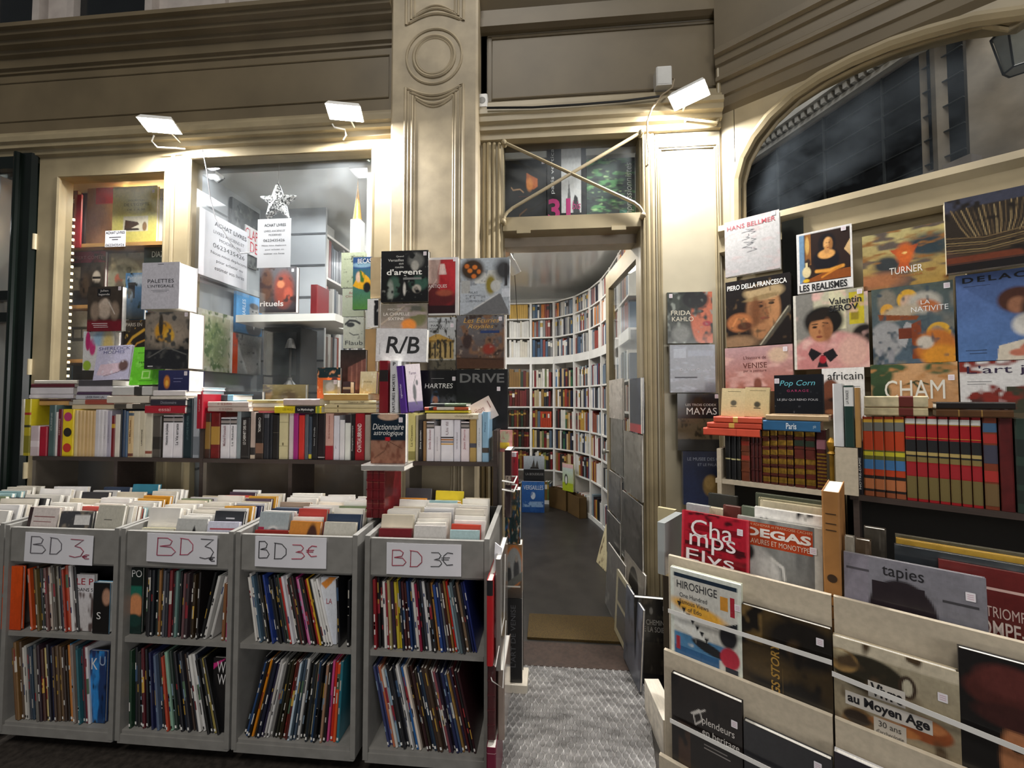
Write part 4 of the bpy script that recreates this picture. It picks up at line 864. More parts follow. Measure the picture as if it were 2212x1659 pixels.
pile([(449, 536, 867, 879, '#cdbdb5', dict(T('C G JUNG', '#a8685c', .25, .6), label='upper of two matching pale pink books lying on the window shelf')), (449, 538, 879, 889, '#c3b3aa', dict(T('C G JUNG', '#8a6258', .28, .6), label='lower of two matching pale pink books lying on the window shelf'))], .345, 'x')
pile([(446, 503, 852, 866, '#77b0ca', dict(bands=[(.45, .8, '#3a4248')]))], .24, 'behind the matching pink pair')
pile([(534, 625, 863, 871, '#cdb97d', T('Colette', '#6a5a34', .5, .7)), (536, 612, 871, 880, '#d8cfc0'), (538, 620, 880, 888, '#b98f62'), (558, 596, 888, 892, '#b0535a')], .31, 'in the middle of the window shelf')
pile([(612, 690, 861, 876, '#c2aea8', dict(m=SLEEVE)), (593, 694, 877, 893, '#dcc41e', dict(bands=[(.44, .88, '#17171a'), (.9, .96, '#8a9a3a')], texts=[('La Mythologie', .5, .84, '#e6e4e0', 1, .3, .7), ('LES NULS', .18, .4, '#8a7a10', 1, .3, .6)], label='yellow and black handbook with white lettering lying flat'))], .35, 'with the yellow handbook')
pile([(699, 795, 850, 865, '#c19a5a', dict(page=PAGE)), (712, 812, 865, 872, '#d6c79c', T('Theatre un 1968', '#4a4030', .4, .75)), (701, 812, 873, 882, '#cdbd93', T('1', '#5a4c30', .25, .28)), (701, 812, 882, 892, '#cbb98c', T('2', '#5a4c30', .25, .28))], .345, 'of cream books before the pillar')
pile([(930, 1007, 871, 878, '#5f6f52', dict(bands=[(0, .4, '#23252a')])), (917, 1012, 879, 886, '#d8cfc4', dict(bands=[(0, .28, '#b0442a'), (.68, 1, '#b0502c'), (.1, .2, '#1a1a1a')])), (918, 1012, 887, 892, '#cdbb25'), (921, 1033, 893, 906, '#d4c7ab', T('chronologie', '#8a7a5a', .55, .9))], .345, 'on the shelf by the doorway')
# ---------------------------------------------------------------- books standing face out above the carts
def fbook(fr, x0, x1, yt, yb, d, th, label, color, ops=None, texts=(), sticker=None, group=None, name='book', yaw=0, lean=0, roll=0, pic=(0, 0, 1, 1), z0=None, **k):
    s, z, w, h = face_px(fr, x0, x1, yt, yb, d)
    if z0 is not None: h += z - z0; z = z0
    return face_book(name, label, group, fr.mx(s, d, z, yaw, lean, roll), w, h, th, color, ops, pic, texts, sticker, **k)
GW = 'books standing face out before the window'
# left of the mullion
fbook(F, 191, 263, 620, 716, .27, .05, 'maroon and grey book with a white armoured figure before the glazed case', '#3a2c2e', [('bg', '#6a1620', '#3a302e'), ('r', 0, .26, 1, 1, '#40372f'), ('e', .5, .5, .2, .22, '#b8a696', .4), ('e', .22, .45, .13, .2, '#8a7868', .5), ('e', .8, .45, .13, .2, '#8a7868', .5), ('e', .52, .66, .08, .07, '#c9b8a8', .4), ('s', [(.62, .65), (.8, .38)], .012, '#d8d0c8'), ('r', .28, .78, .66, .95, '#17171a'), ('r', 0, 0, 1, .22, '#741a26'), ('n', 6, .2)],
      [('Julien', .36, .6, .87, .93, '#d8d4d0'), ('legende', .32, .64, .79, .85, '#d8d4d0'), (None, .14, .6, .165, .18, '#d8c8c8'), (None, .18, .6, .125, .138, '#d8c8c8'), (None, .2, .62, .085, .098, '#d8c8c8')], (.93, .95), GW)
fbook(F, 181, 247, 716, 800, .25, .035, 'pale book with magenta figures and a lime spot, behind the lilac booklet', '#d8d2d6', [('bg', '#d9d4d0', '#cfd4d8'), ('e', .15, .75, .08, .25, '#b82a6a', .2), ('e', .3, .6, .1, .22, '#c43a78', .3), ('e', .6, .8, .3, .2, '#9ab8d0', .5), ('e', .14, .12, .13, .13, '#9ab83a', .2), ('e', .8, .6, .2, .4, '#d8c07a', .8)], (), None, GW)
fbook(F, 272, 312, 590, 690, .24, .02, 'blue cover with a monument under a cloudy sky beside the white box set', '#5a86b0', [('bg', '#3a3a34', '#6a9ac8'), ('e', .7, .85, .4, .12, '#c8d4de', .8), ('r', .15, .45, .5, .75, '#3a3a3c'), ('e', .33, .5, .08, .1, '#7a8a9a', .3), ('r', .12, .73, .53, .79, '#4a4a4a'), ('b', 6, '#2a3226', .62)], [('Paris en', .1, .85, .86, .93, '#e4e6ea', dict(shear=.1))], None, GW)
fbook(F, 268, 316, 692, 776, .24, .02, 'dark cover with a glowing gold arch shape, under the blue monument cover', '#3a302a', [('bg', '#1c1a1c', '#3a3026'), ('s', [(0, .2), (.4, .55), (.9, .75)], .05, '#d8a83c'), ('s', [(.3, .15), (.6, .4), (1, .5)], .03, '#c8923a'), ('b', 9, '#d8b05a', .72)], [('PARIS EN', .1, .8, .84, .93, '#cfc8bc')], None, GW)
fbook(F, 308, 387, 568, 668, .34, .115, 'white slipcase box set with thin grey capitals, perched on the picture box', '#cfccd4', [('bg', '#c6c4cd', '#cbc9d2')], [('PALETTES', .16, .86, .56, .64, '#3a3a42'), ("L'INTEGRALE", .16, .86, .46, .52, '#3a3a42'), (None, .26, .74, .395, .402, '#5a5a62'), (None, .3, .68, .365, .372, '#5a5a62'), (None, .42, .58, .955, .965, '#2a2a30')], None, GW)
fbook(F, 315, 408, 675, 797, .34, .10, 'grey picture box with a golden burst over dark rubble', '#8a8078', [('bg', '#1f201e', '#8f8478'), ('e', .5, .6, .45, .22, '#9a8c7c', .6), ('b', 5, '#2c2c2a', .58), ('e', .42, .66, .2, .17, '#c8922c', .3), ('e', .36, .78, .05, .2, '#3a332a', .3), ('e', .55, .58, .12, .12, '#d8a83a', .4), ('r', 0, 0, 1, .34, '#26272a'), ('b', 8, '#4a4a48', .6), ('s', [(.1, .2), (.5, .38), (.95, .25)], .012, '#6a6a66')], [(None, .08, .2, .04, .055, '#d8d8d8')], (.93, .95), GW)
fbook(F, 343, 408, 800, 840, .34, .10, 'navy blue book with an orange flame spot under the picture box', '#2a2c52', [('bg', '#25274c', '#30325c'), ('e', .28, .45, .1, .3, '#c87a2c', .4), ('e', .28, .4, .05, .14, '#e8b24a', .4)], [(None, .5, .8, .6, .63, '#7a7ca0'), (None, .5, .75, .45, .48, '#7a7ca0')], (.9, .85), GW, z0=F.at(343, 846, .34)[1])
fbook(F, 203, 277, 746, 822, .30, .012, 'lilac film-wrapped booklet with pink mountain shape, left of the green booklet', '#c2bcd6', [('bg', '#b9b4cc', '#c6c2dc'), ('p', [(.08, .15), (.15, .45), (.9, .5), (.92, .3), (.4, .12)], '#d6bcc8'), ('e', .82, .4, .14, .16, '#6a504c', .4), ('s', [(.3, .12), (.7, .22), (.9, .35)], .01, '#4a3a44'), ('b', 7, '#e2dfea', .7)], [('SHERLOCK', .05, .95, .87, .96, '#5a5a86'), ('HOLMES', .2, .8, .76, .85, '#5a5a86')], None, GW, m=SLEEVE, roll=-2, lean=8)
fbook(F, 281, 349, 748, 832, .30, .012, 'bright lime green booklet in clear film', '#6ac02c', [('bg', '#5cb424', '#70c838'), ('b', 5, '#8ad85a', .68), ('r', .36, .16, .62, .36, '#a8d880'), ('r', .4, .19, .58, .33, '#62b42c')], [(None, .15, .85, .84, .85, '#2c5a1c'), ('LA', .4, .6, .66, .7, '#1e3a14'), ('MALADIE', .22, .76, .56, .61, '#1e3a14'), (None, .3, .7, .47, .48, '#2c5a1c'), (None, .3, .7, .1, .11, '#2c5a1c')], (.86, .84), GW, m=SLEEVE, roll=-1.5, lean=8)
# before the display window, right part
fbook(F, 686, 735, 794, 862, .26, .02, 'dark cover with orange diamonds at its edge, behind small paperbacks', '#22282c', [('bg', '#1c1e20', '#1d3438'), ('r', 0, 0, .3, .62, '#d86a34'), ('b', 7, '#e8a070', .6), ('r', .35, 0, 1, .6, '#20262a'), ('r', 0, .6, 1, .68, '#d86a34'), ('e', .75, .6, .14, .1, '#4a2422', .3)], (), None, GW)
fbook(F, 736, 790, 756, 850, .20, .02, 'dark brown cover with rosy columns, standing behind cream books', '#3c2c28', [('bg', '#5a3a34', '#2c2826'), ('p', [(.3, .1), (1, .1), (1, .8), (.3, .6)], '#7a5048'), ('s', [(.45, .1), (.45, .6)], .03, '#a07064'), ('s', [(.65, .1), (.65, .68)], .03, '#a07064'), ('s', [(.85, .1), (.85, .74)], .03, '#a07064'), ('n', 6, .3)], (), None, GW)
fbook(F, 698, 729, 821, 851, .30, .04, 'small pocket book with grey portrait on top of the tan volume', '#a9a8a6', [('bg', '#b8a878', '#8a8a88'), ('e', .5, .5, .3, .35, '#c4c2be', .4), ('r', .2, 0, .8, .2, '#cfc08a')], (), (.85, .85), GW)
fbook(F, 741, 757, 824, 850, .30, .05, 'small dark pocket book with a pale band on the tan volume', '#3a3034', [('bg', '#3a2c30', '#4a3c40'), ('r', 0, .35, 1, .55, '#b8a890')], (), None, GW)
fbook(F, 777, 812, 802, 850, .31, .03, 'small cream pocket book in creased film on the tan volume', '#cdb98c', [('bg', '#c9b17c', '#d6c8a4'), ('b', 6, '#e6dcc4', .66)], [('POESIES', .25, .75, .5, .56, '#7a6030')], None, GW, m=SLEEVE, lean=6)
# pillar display
GP = 'picture books stacked face out on the pillar'
fbook(F, 824, 925, 543, 653, .19, .035, 'black cover with white title and green courtly figures, topmost on the pillar', '#101012', [('bg', '#0b0b0c', '#121214'), ('e', .28, .3, .14, .2, '#3d5a4c', .4), ('e', .2, .22, .07, .2, '#8a9088', .5), ('e', .8, .36, .2, .14, '#35584a', .4), ('e', .74, .8, .16, .15, '#6a6a66', .5), ('e', .72, .7, .08, .1, '#a8a49c', .4), ('e', .76, .25, .09, .08, '#b8b0a4', .4), ('b', 8, '#0c0c0d', .52), ('e', .5, .25, .03, .12, '#c8c4bc', .5), ('b', 14, '#8a8a84', .78)],
      [('Quand', .32, .48, .87, .905, '#dcdad4'), ('Versailles', .15, .48, .79, .84, '#dcdad4'), ('etait', .38, .48, .73, .765, '#dcdad4'), ('meuble', .3, .48, .66, .70, '#dcdad4'), ("d'argent", .12, .87, .49, .64, '#f0eee8', dict(bold=.02)), (None, .47, .86, .43, .47, '#7a7a78')], (.93, .93), GP)
fbook(F, 823, 923, 657, 712, .185, .03, 'mauve and olive fresco cover, between black cover and white lettered box', '#8a7a74', [('bg', '#8c8078', '#7d766a'), ('e', .8, .5, .18, .4, '#6a6a48', .4), ('e', .6, .15, .16, .25, '#c87a34', .4), ('e', .76, .8, .12, .14, '#5a5a52', .4), ('s', [(0, .2), (.3, .6), (.5, .9)], .03, '#a89888'), ('b', 4, '#9a8c88', .62)], [('LA CHAPELLE', .06, .62, .54, .66, '#e6e2dc'), ('SIXTINE', .16, .5, .36, .47, '#e6e2dc'), ('MICHEL', .15, .45, .74, .82, '#cfcac4')], None, GP)
fbook(F, 812, 921, 709, 780, .25, .035, 'white box with big slanted black capitals and slash', '#dcdbdc', [('bg', '#d4d3d6', '#dedde0'), ('b', 3, '#e8e8ea', .66)], [('R/B', .2, .86, .24, .76, '#2a2a2c', dict(bold=.015, shear=.12)), (None, .07, .08, .2, .55, '#9a9a9c')], None, GP, roll=1.5, m=SLEEVE)
fbook(F, 926, 990, 557, 681, .17, .025, 'red interior cover with a pale lampshade and white edge', '#d6d2d0', [('bg', '#2a1418', '#8a2a2a'), ('r', 0, .55, .45, 1, '#a88f86'), ('e', .72, .62, .35, .45, '#b0252c', .4), ('p', [(.38, .72), (.68, .72), (.6, .92), (.44, .92)], '#d8bcb4'), ('e', .4, .28, .6, .14, '#5a1c1e', .4), ('e', .6, .38, .3, .06, '#a0503a', .5), ('s', [(.0, .42), (.3, .62)], .02, '#c8a8a0'), ('r', 0, 0, 1, .14, '#2a1216'), ('n', 7, .2)], [('ANTIQUES', .0, .62, .46, .53, '#e6dcd8')], (.88, .96), GP, pic=(0, .03, .9, .96))
fbook(F, 994, 1101, 559, 680, .19, .03, 'wintry garden cover with orange flowers in an urn and stone balustrade', '#c2c6cc', [('bg', '#aeb4bc', '#b4bcc4'), ('r', .3, .55, .85, .78, '#c8c8c4'), ('b', 12, '#8a8e94', .66), ('e', .88, .78, .18, .2, '#3a3a3c', .8), ('r', .9, .5, .95, .9, '#2c2a2c'), ('e', .25, .8, .24, .19, '#3a2a1c', .4), ('b', 9, '#3a2c20', .78), ('e', .2, .78, .05, .04, '#d87a2c', .4), ('e', .3, .84, .05, .04, '#d8782a', .4), ('e', .28, .68, .05, .04, '#d0702a', .4), ('e', .14, .86, .05, .04, '#c86a24', .4), ('e', .38, .76, .04, .04, '#d0722a', .4), ('r', .02, .38, .2, .6, '#a8a8a6'), ('e', .62, .52, .1, .17, '#8a7a2c', .5), ('e', .72, .5, .1, .1, '#c0c0bc', .3), ('p', [(.1, 0), (.98, .0), (.98, .05), (.82, .36), (.74, .36), (.22, .06)], '#6a6a6c'), ('s', [(.28, .1), (.76, .36)], .015, '#c8c8c8'), ('r', .84, .3, 1, .45, '#ccd0d8')],
      [('PALAIS', .18, .36, .37, .41, '#5a5e66'), ('ET JARDINS', .12, .42, .315, .35, '#5a5e66'), ('DU', .12, .18, .27, .3, '#5a5e66'), ('LUXEMBOURG', .12, .5, .22, .255, '#5a5e66')], None, GP)
fbook(F, 924, 985, 686, 798, .17, .025, 'pale grey cover with a golden columned temple front', '#b9bcbe', [('bg', '#a8a49a', '#b8bcc0'), ('r', 0, .2, .92, .52, '#a8905c'), ('p', [(0, .56), (.92, .55), (.4, .68), (.3, .68), (0, .6)], '#b08c44'), ('r', 0, .52, .94, .56, '#8a6c34'), ('r', .06, .22, .12, .52, '#3a2e1c'), ('r', .24, .22, .3, .52, '#3a2e1c'), ('r', .42, .22, .48, .52, '#3a2e1c'), ('r', .6, .22, .66, .52, '#3a2e1c'), ('r', .78, .22, .84, .52, '#3a2e1c'), ('r', 0, 0, 1, .18, '#5a5446'), ('b', 10, '#2c2a24', .6)], [('HISTOIRE DE PARIS', .05, .9, .9, .93, '#4a4a4c'), ('PARIS', .12, .5, .82, .86, '#3a3a3c'), ('XVIII SIECLE', .05, .72, .765, .8, '#3a3a3c')], (.86, .84), GP)
fbook(F, 987, 1089, 682, 796, .19, .05, 'brown battle picture cover with ochre slanted title', '#6a5648', [('bg', '#4a3326', '#6c6c70'), ('b', 5, '#7a5a44', .5), ('b', 9, '#3a2c26', .6), ('e', .68, .36, .13, .1, '#8a3426', .5), ('e', .22, .5, .1, .14, '#3a2c2a', .5), ('b', 14, '#9a8a7c', .74), ('r', 0, 0, 1, .2, '#4c3222'), ('s', [(0, .2), (1, .16)], .008, '#2c1c14'), ('r', .5, .66, .9, .71, '#2a3c6a')], [('Les Ecuries', .14, .9, .86, .95, '#c89a4a', dict(shear=.3)), ('Royales', .24, .78, .73, .83, '#c89a4a', dict(shear=.3))], (.92, .93), GP)
fbook(F, 908, 986, 800, 893, .17, .025, 'black cover with white spaced capitals and a blue stained glass figure', '#0f0f11', [('bg', '#0a0a0b', '#131315'), ('e', .42, .28, .13, .3, '#3a5a7a', .4), ('e', .42, .42, .08, .1, '#8a5a44', .4), ('e', .42, .18, .06, .1, '#7a4a3c', .4), ('e', .8, .3, .3, .22, '#4a4a50', .5), ('b', 12, '#0b0b0d', .5)], [('HARTRES', .13, .9, .66, .75, '#dcdad8', dict(shear=.12)), (None, .3, .66, .84, .848, '#8a8a8a')], (.93, .84), GP, z0=SZT + .18)
fbook(F, 986, 1096, 798, 930, .20, .03, 'tall black cover with large grey capitals, lowest beside the doorway', '#121214', [('bg', '#0e0e10', '#161618'), ('b', 4, '#1c1c1f', .6)], [('DRIVE', .07, .94, .78, .93, '#6a6a6a', dict(bold=.02))], (.83, .68), GP)
# spines and blocks left of the white box
spine_book('book', 'tall dark red spine with black band, standing under the white lettered box', None, F.mx(F.at(819, 830, .3)[0], .30, F.at(830, 892, .3)[1]), .047, F.at(830, 779, .3)[1] - F.at(830, 892, .3)[1], .17, '#7a1420', bands=[(.6, .82, '#1c1414')])
spine_book('book', 'tall white spine with vertical black capitals under the white lettered box', None, F.mx(F.at(842, 830, .3)[0], .30, F.at(850, 892, .3)[1]), .046, F.at(850, 779, .3)[1] - F.at(850, 892, .3)[1], .17, '#cfd0d2', texts=[('NATURES MORTES', .02, .74, '#1a1a1c', 1, .3, .62), ('P', .9, .97, '#1a1a1c', 0, .35, .65)])
fbook(F, 884, 914, 787, 889, .31, .03, 'purple and pale pink box with a black ink figure, leaning by the tall spines', '#4a2a72', [('bg', '#cdbcc8', '#d6c8ce'), ('r', 0, 0, 1, .2, '#4a2a7a'), ('e', .5, .4, .12, .18, '#1c1a20', .4), ('e', .7, .6, .08, .06, '#2a242c', .4), ('s', [(.4, .3), (.6, .15)], .03, '#1c1a20'), ('s', [(.5, .6), (.65, .75)], .02, '#3a3038')], [('Tarot', .2, .7, .78, .84, '#5a3a6a')], None, None, roll=-5, yaw=22)
spine_book('book', 'purple spine with pale vertical lettering, leaning beside the pale pink box', None, F.mx(F.at(868, 840, .31)[0] , .325, F.at(884, 893, .31)[1], roll=-6), .034, F.at(870, 787, .31)[1] - F.at(880, 889, .31)[1], .12, '#4c2a80', texts=[('Lightworker', .32, .62, '#cfc4dc', 1, .25, .6)])
fbook(F, 789, 811, 711, 802, .18, .05, 'light brown board-covered block standing under the white slipcase', '#a98a60', None, (), None, GP)
fbook(F, 794, 817, 646, 707, .18, .04, 'white block with bold black letter fragments at the pillar edge', '#d9d8d6', [('bg', '#d2d1d0', '#dddcda'), ('r', .62, .05, 1, .95, '#1a1a1c'), ('b', 4, '#d9d8d6', .6)], (), None, GP)
fbook(F, 801, 822, 556, 644, .16, .05, 'cream block of pages beside the topmost black cover', '#bda680', None, (), None, GP)
fbook(F, 763, 803, 556, 669, .12, .02, 'blue, yellow and green album with white capitals, half behind a cream block', '#2a4a7a', [('bg', '#4a7a34', '#2a5a8a'), ('r', 0, .78, 1, 1, '#2c4f82'), ('p', [(0, .45), (.4, .75), (.85, .6), (1, .5), (.9, .35), (.3, .4)], '#dca41e'), ('e', .75, .42, .2, .1, '#141618', .3), ('e', .3, .62, .14, .1, '#d8b8a0', .4), ('e', .5, .85, .5, .05, '#8ab0c8', .5), ('b', 6, '#3a6a2c', .66)], [('BECAS', .25, .98, .88, .97, '#e8e8e8')], None, GP)
# the paperback dictionary perched on a boxed set and three red volumes in the gap between carts
ZRT = F.at(820, 1018, .66)[1]
fbook(F, 802, 876, 894, 1000, .62, .035, 'navy and tan dictionary cover with white slanted title, standing over three red volumes', '#c9c2bc', [('bg', '#9a6a54', '#a8806c'), ('b', 5, '#7e4f3e', .55), ('s', [(.1, .1), (.4, .25), (.5, .45), (.9, .3)], .01, '#5a3428'), ('r', 0, .46, 1, 1, '#0f2230'), ('e', .5, .95, .3, .08, '#c9a890', .2), ('r', .36, .94, .64, 1, '#c9a890'), ('p', [(.42, .45), (.56, .45), (.56, .53), (.42, .53)], '#c01c28'), ('n', 5, .12)], [('Dictionnaire', .05, .95, .68, .80, '#e8e6e2', dict(shear=.25)), ('astrologique', .08, .93, .54, .665, '#e8e6e2', dict(shear=.25))], (.86, .88), None, z0=ZRT + .028)
spine_book('book', 'film-wrapped grey book lying flat under the dictionary', None, F.mx(F.at(780, 1010, .66)[0], .66, ZRT + .001), .026, .19, .13, '#a8a4a0', m=SLEEVE, flat=True)
for i in range(3):
    xs = 791 + i * 12.5
    spine_book('book', '%s of the three tall dark red volumes between the carts' % ('leftmost', 'middle', 'rightmost')[i], 'tall red volumes between the carts', F.mx(F.at(791, 1080, .65)[0] + i * .0275, .65, .938), .0268, ZRT - .938, .20, '#6e141c', m=LEATHER, bands=[(.3, .305, '#a06a50'), (.75, .755, '#a06a50'), (.95, .955, '#a06a50')], raised=4)
lf = obj('leaflet', MB().box(0, .115, 0, .004, 0, .15), ink('#d3c3bc'), None, F.mx(F.at(1000, 884, .27)[0], .27, F.at(1000, 884, .27)[1], roll=62)); tag(lf, 'pale pink leaflet leaning askew before the tall black cover', 'leaflet')
letter_mb = MB(); letter(letter_mb, 'Une Histoire', .03, .06, .02, .10, -.0012, 0, vert=1); letter_mb.quad(.02, .06, .13, .134, -.0012)
obj('lettering', letter_mb, ink('#7a4a44'), lf, fix=False)

# goods hung on the doorway side of the last cart
GS = 'books hung on the doorway side of the last cart'
sx = -.222
def side(name, label, y0, y1, z0, z1, th, color, m=COVER, x=None, **k):
    o = spine_book(name, label, GS, Matrix.Translation(((sx if x is None else x), y0, z0)), th, z1 - z0, y1 - y0, color, m=m, **k); return o
side('book', 'thin bright red spine with black top strapped to the cart side', -.90, -.70, .50, .80, .022, '#b41c24', bands=[(.82, 1, '#16161a')])
side('book', 'brown-red leather spine strapped under the bright red one', -.88, -.68, .23, .49, .028, '#4a1c20', m=LEATHER, raised=4)
side('book', 'burgundy spine at the ground on the cart side', -.90, -.68, .004, .22, .034, '#6a1030', bands=[(.9, .91, '#b08a90')])
o_ = side('book', 'tall dark brown shiny spine bound with two elastic loops by the doorway', -.46, -.28, .90, 1.21, .032, '#2a1c1e', m=SLEEVE, x=-.205, texts=[('LES TAPIS', .55, .62, '#c8b8a8', 0, .15, .9), ('ATLAS', .48, .53, '#c8b8a8', 0, .2, .85)])
el = MB()
for z in (1.03, 1.07): el.tube([(-.215, -.47, z), (-.16, -.475, z - .008), (-.155, -.36, z), (-.215, -.36, z)], .004, 6)
eo = obj('elastic_loop', el, ELASTIC); tag(eo, 'white elastic band looped around the tall dark spine by the doorway', 'elastic band')
side('book', 'film-wrapped grey picture book edge on the cart side', -.86, -.60, .46, .86, .02, '#7a7672', m=SLEEVE, x=-.196)
side('book', 'second film-wrapped volume hanging behind the red spine', -.84, -.60, .20, .45, .026, '#8a7a70', m=SLEEVE, x=-.19)
cd_ = MB(); cd_.tube([(-.226, -.815, .47), (-.19, -.90, .50), (-.17, -.80, .62), (-.168, -.78, .85)], .002, 6); cd_.tube([(-.224, -.82, .43), (-.20, -.915, .46), (-.168, -.86, .40), (-.165, -.78, .6)], .002, 6)
co = obj('hooked_elastic', cd_, ELASTIC); tag(co, 'thin white elastic cord hooked to the cart side', 'cord')
pc = MB()
pc.add([(-.218, -.835, .58), (-.19, -.84, .56), (-.178, -.80, .88), (-.205, -.80, .90), (-.2175, -.830, .58), (-.1895, -.835, .56), (-.1775, -.795, .88), (-.2045, -.795, .90)], [(0, 1, 2, 3), (7, 6, 5, 4), (0, 4, 5, 1), (2, 6, 7, 3), (1, 5, 6, 2), (0, 3, 7, 4)])
for ch, z in (('B', .80), ('D', .74), ('3', .68)):
    pass
po = obj('side_price_sign', pc, PAPER); tag(po, 'white paper price sign hanging edge-on at the doorway side of the cart', 'sign')
sd = MB()
letter(sd, 'BD 3', -.208, -.192, .62, .80, -.8375, 0, vert=-1)
obj('handwritten_letters', sd, ink('#8a4a60'), po, fix=False)
# stack by the threshold
fbook(F, 1091, 1128, 1292, 1442, .30, .10, 'thick black volume standing at the threshold with grey vertical lettering', '#141416', [('bg', '#101012', '#18181a')], [("L'ART DE VENISE", .32, .62, .18, .92, '#56565a', dict(vert=1))], None, None, z0=.05)
bl = obj('book', MB().box(0, .12, 0, .14, 0, .049), PAGE, None, F.mx(F.at(1086, 1440, .32)[0], .32, .0)); tag(bl, 'cream book lying on the ground under the thick black volume', 'book')
fbook(F, 1089, 1128, 1176, 1291, .30, .09, 'photo cover of two men in orange oval frame, over the thick black volume', '#6a5a4a', [('bg', '#3a3430', '#8a6a4a'), ('e', .55, .6, .5, .4, '#b06a34', .1), ('e', .55, .6, .42, .34, '#8a8a88', .1), ('e', .68, .5, .16, .24, '#3a3a3c', .3), ('e', .68, .74, .08, .07, '#8a8078', .3), ('e', .25, .42, .16, .2, '#2c2c2e', .3), ('e', .27, .62, .07, .06, '#8a8078', .3), ('p', [(0, .1), (1, .34), (1, .5), (0, .25)], '#5a5a56')], [(None, .2, .9, .2, .23, '#c8c4bc')], None, None)
fbook(F, 1091, 1124, 1058, 1174, .30, .09, 'patterned dark green box with orange, yellow and white shapes', '#1c3436', [('bg', '#17302f', '#20383c'), ('b', 7, '#c87a3a', .66), ('b', 9, '#d8d0c0', .68), ('b', 6, '#2a5a8a', .68), ('b', 8, '#c8a23a', .7), ('b', 11, '#142022', .6)], (), None, None)
fbook(F, 1092, 1118, 977, 1056, .30, .05, 'red cover with two round dark medallions by the doorway', '#a3182a', [('bg', '#8f1424', '#ac1c2e'), ('e', .5, .76, .26, .11, '#2a1c1c', .1), ('e', .5, .76, .16, .07, '#6a4a3a', .2), ('e', .55, .22, .26, .11, '#2a1c1c', .1), ('e', .55, .22, .16, .07, '#6a4a3a', .2)], (), (.75, .94), None)
fbook(F, 1080, 1106, 930, 976, .28, .03, 'pink cover with a map and yellow label above the red medallion cover', '#c98a86', [('bg', '#c9807e', '#c9928c'), ('e', .4, .7, .4, .3, '#a8a88c', .5), ('r', 0, .15, .8, .45, '#d8b83a'), ('b', 7, '#a86a66', .66)], (), None, None)
# ---------------------------------------------------------------- glazed case: pine shelves and face-out art books
GC = 'art books in the glazed case'
structure(SM('wall_case_back', MB().box(-3.55, -2.24, .42, .44, .5, 2.92), mat('case_lining', '#6a5a48', .6)))
for i, (yp, nm) in enumerate(((524, 'upper'), (657, 'middle'), (775, 'lower'))):
    z = F.at(250, yp, -.10)[1]
    s_ = obj('case_shelf', MB().bbox(0, 1.16, 0, .30, -.024, 0), WOOD, None, F.mx(-3.42, -.10, z)); tag(s_, '%s pine shelf inside the glazed case' % nm, 'shelf', 'pine shelves in the glazed case')
zs = [F.at(250, y, -.10)[1] + .002 for y in (524, 657, 775)]
fbook(F, 128, 166, 378, 524, -.22, .03, 'red book with pale letters at the hinge side of the top case shelf', '#8a1220', [('bg', '#9a1a2a', '#7a0e1c')], [('DE', .5, .95, .62, .67, '#d8b8b8')], None, GC, z0=zs[0])
fbook(F, 160, 197, 376, 524, -.26, .04, 'dark crimson book behind the lettered red one in the case', '#5c0c18', None, (), None, GC, z0=zs[0])
fbook(F, 191, 262, 372, 524, -.20, .05, 'large tan cloth book with a red label, top shelf of the case', '#a98060', [('bg', '#a07a5c', '#b48c6a'), ('r', .25, .58, 1, .79, '#c4201c'), ('n', 20, .1)], (), None, GC, z0=zs[0])
fbook(F, 245, 338, 405, 524, -.14, .02, 'yellow book with a small brown figure frieze, top shelf of the case', '#d2c56e', [('bg', '#cdbf66', '#dacf80'), ('r', .25, .22, .82, .48, '#cfc6b0'), ('p', [(.28, .24), (.34, .24), (.62, .34), (.58, .38), (.3, .42)], '#4a3426'), ('p', [(.3, .24), (.62, .24), (.62, .27), (.3, .28)], '#3a2c22'), ('e', .74, .3, .05, .08, '#8a6a4a', .3)], [('DESCRIPTION', .36, .72, .74, .77, '#8a7c3a'), ("DE L'EGYPTE", .26, .84, .66, .71, '#7a6c30'), ('DE 1 A 30', .34, .74, .58, .61, '#7a6c30')], (.92, .9), GC, z0=zs[0])
fbook(F, 338, 372, 408, 524, -.16, .02, 'white book with tan oval beside the yellow book in the case', '#d8d5d0', [('bg', '#d2cfca', '#dcdad6'), ('e', .8, .3, .3, .12, '#b08a60', .2), ('e', .8, .3, .22, .08, '#d8d0c4', .2)], [('FAIENCE', .25, .98, .78, .83, '#6a6a74')], None, GC, z0=zs[0])
fbook(F, 141, 226, 545, 657, -.16, .02, 'maroon-topped photo cover with a man in glasses, middle shelf of the case', '#6a2232', [('bg', '#3a3230', '#4a4038'), ('r', 0, .8, 1, 1, '#7c2438'), ('r', .08, .3, .4, .72, '#8f8270'), ('e', .8, .52, .1, .12, '#c9bcae', .3), ('r', .7, .5, .9, .54, '#2a2624'), ('e', .8, .2, .2, .25, '#22201f', .3), ('e', .5, .4, .12, .2, '#5a4a3e', .5), ('b', 6, '#2a2422', .64)], [('ROBERT COMTE', .12, .95, .86, .92, '#a87a84')], None, GC, z0=zs[1])
fbook(F, 225, 312, 548, 657, -.18, .02, 'olive cover with a red-capped figure in a pale oval, middle case shelf', '#8a7f68', [('bg', '#7a6f5c', '#9a8f78'), ('e', .5, .4, .5, .5, '#b0a68c', .08), ('e', .5, .38, .42, .42, '#8f8a74', .1), ('e', .38, .52, .1, .1, '#a04a30', .4), ('e', .4, .34, .12, .16, '#5a4a3a', .5), ('e', .62, .68, .06, .06, '#4a4a3c', .3), ('b', 6, '#6a6450', .6)], (), None, GC, z0=zs[1])
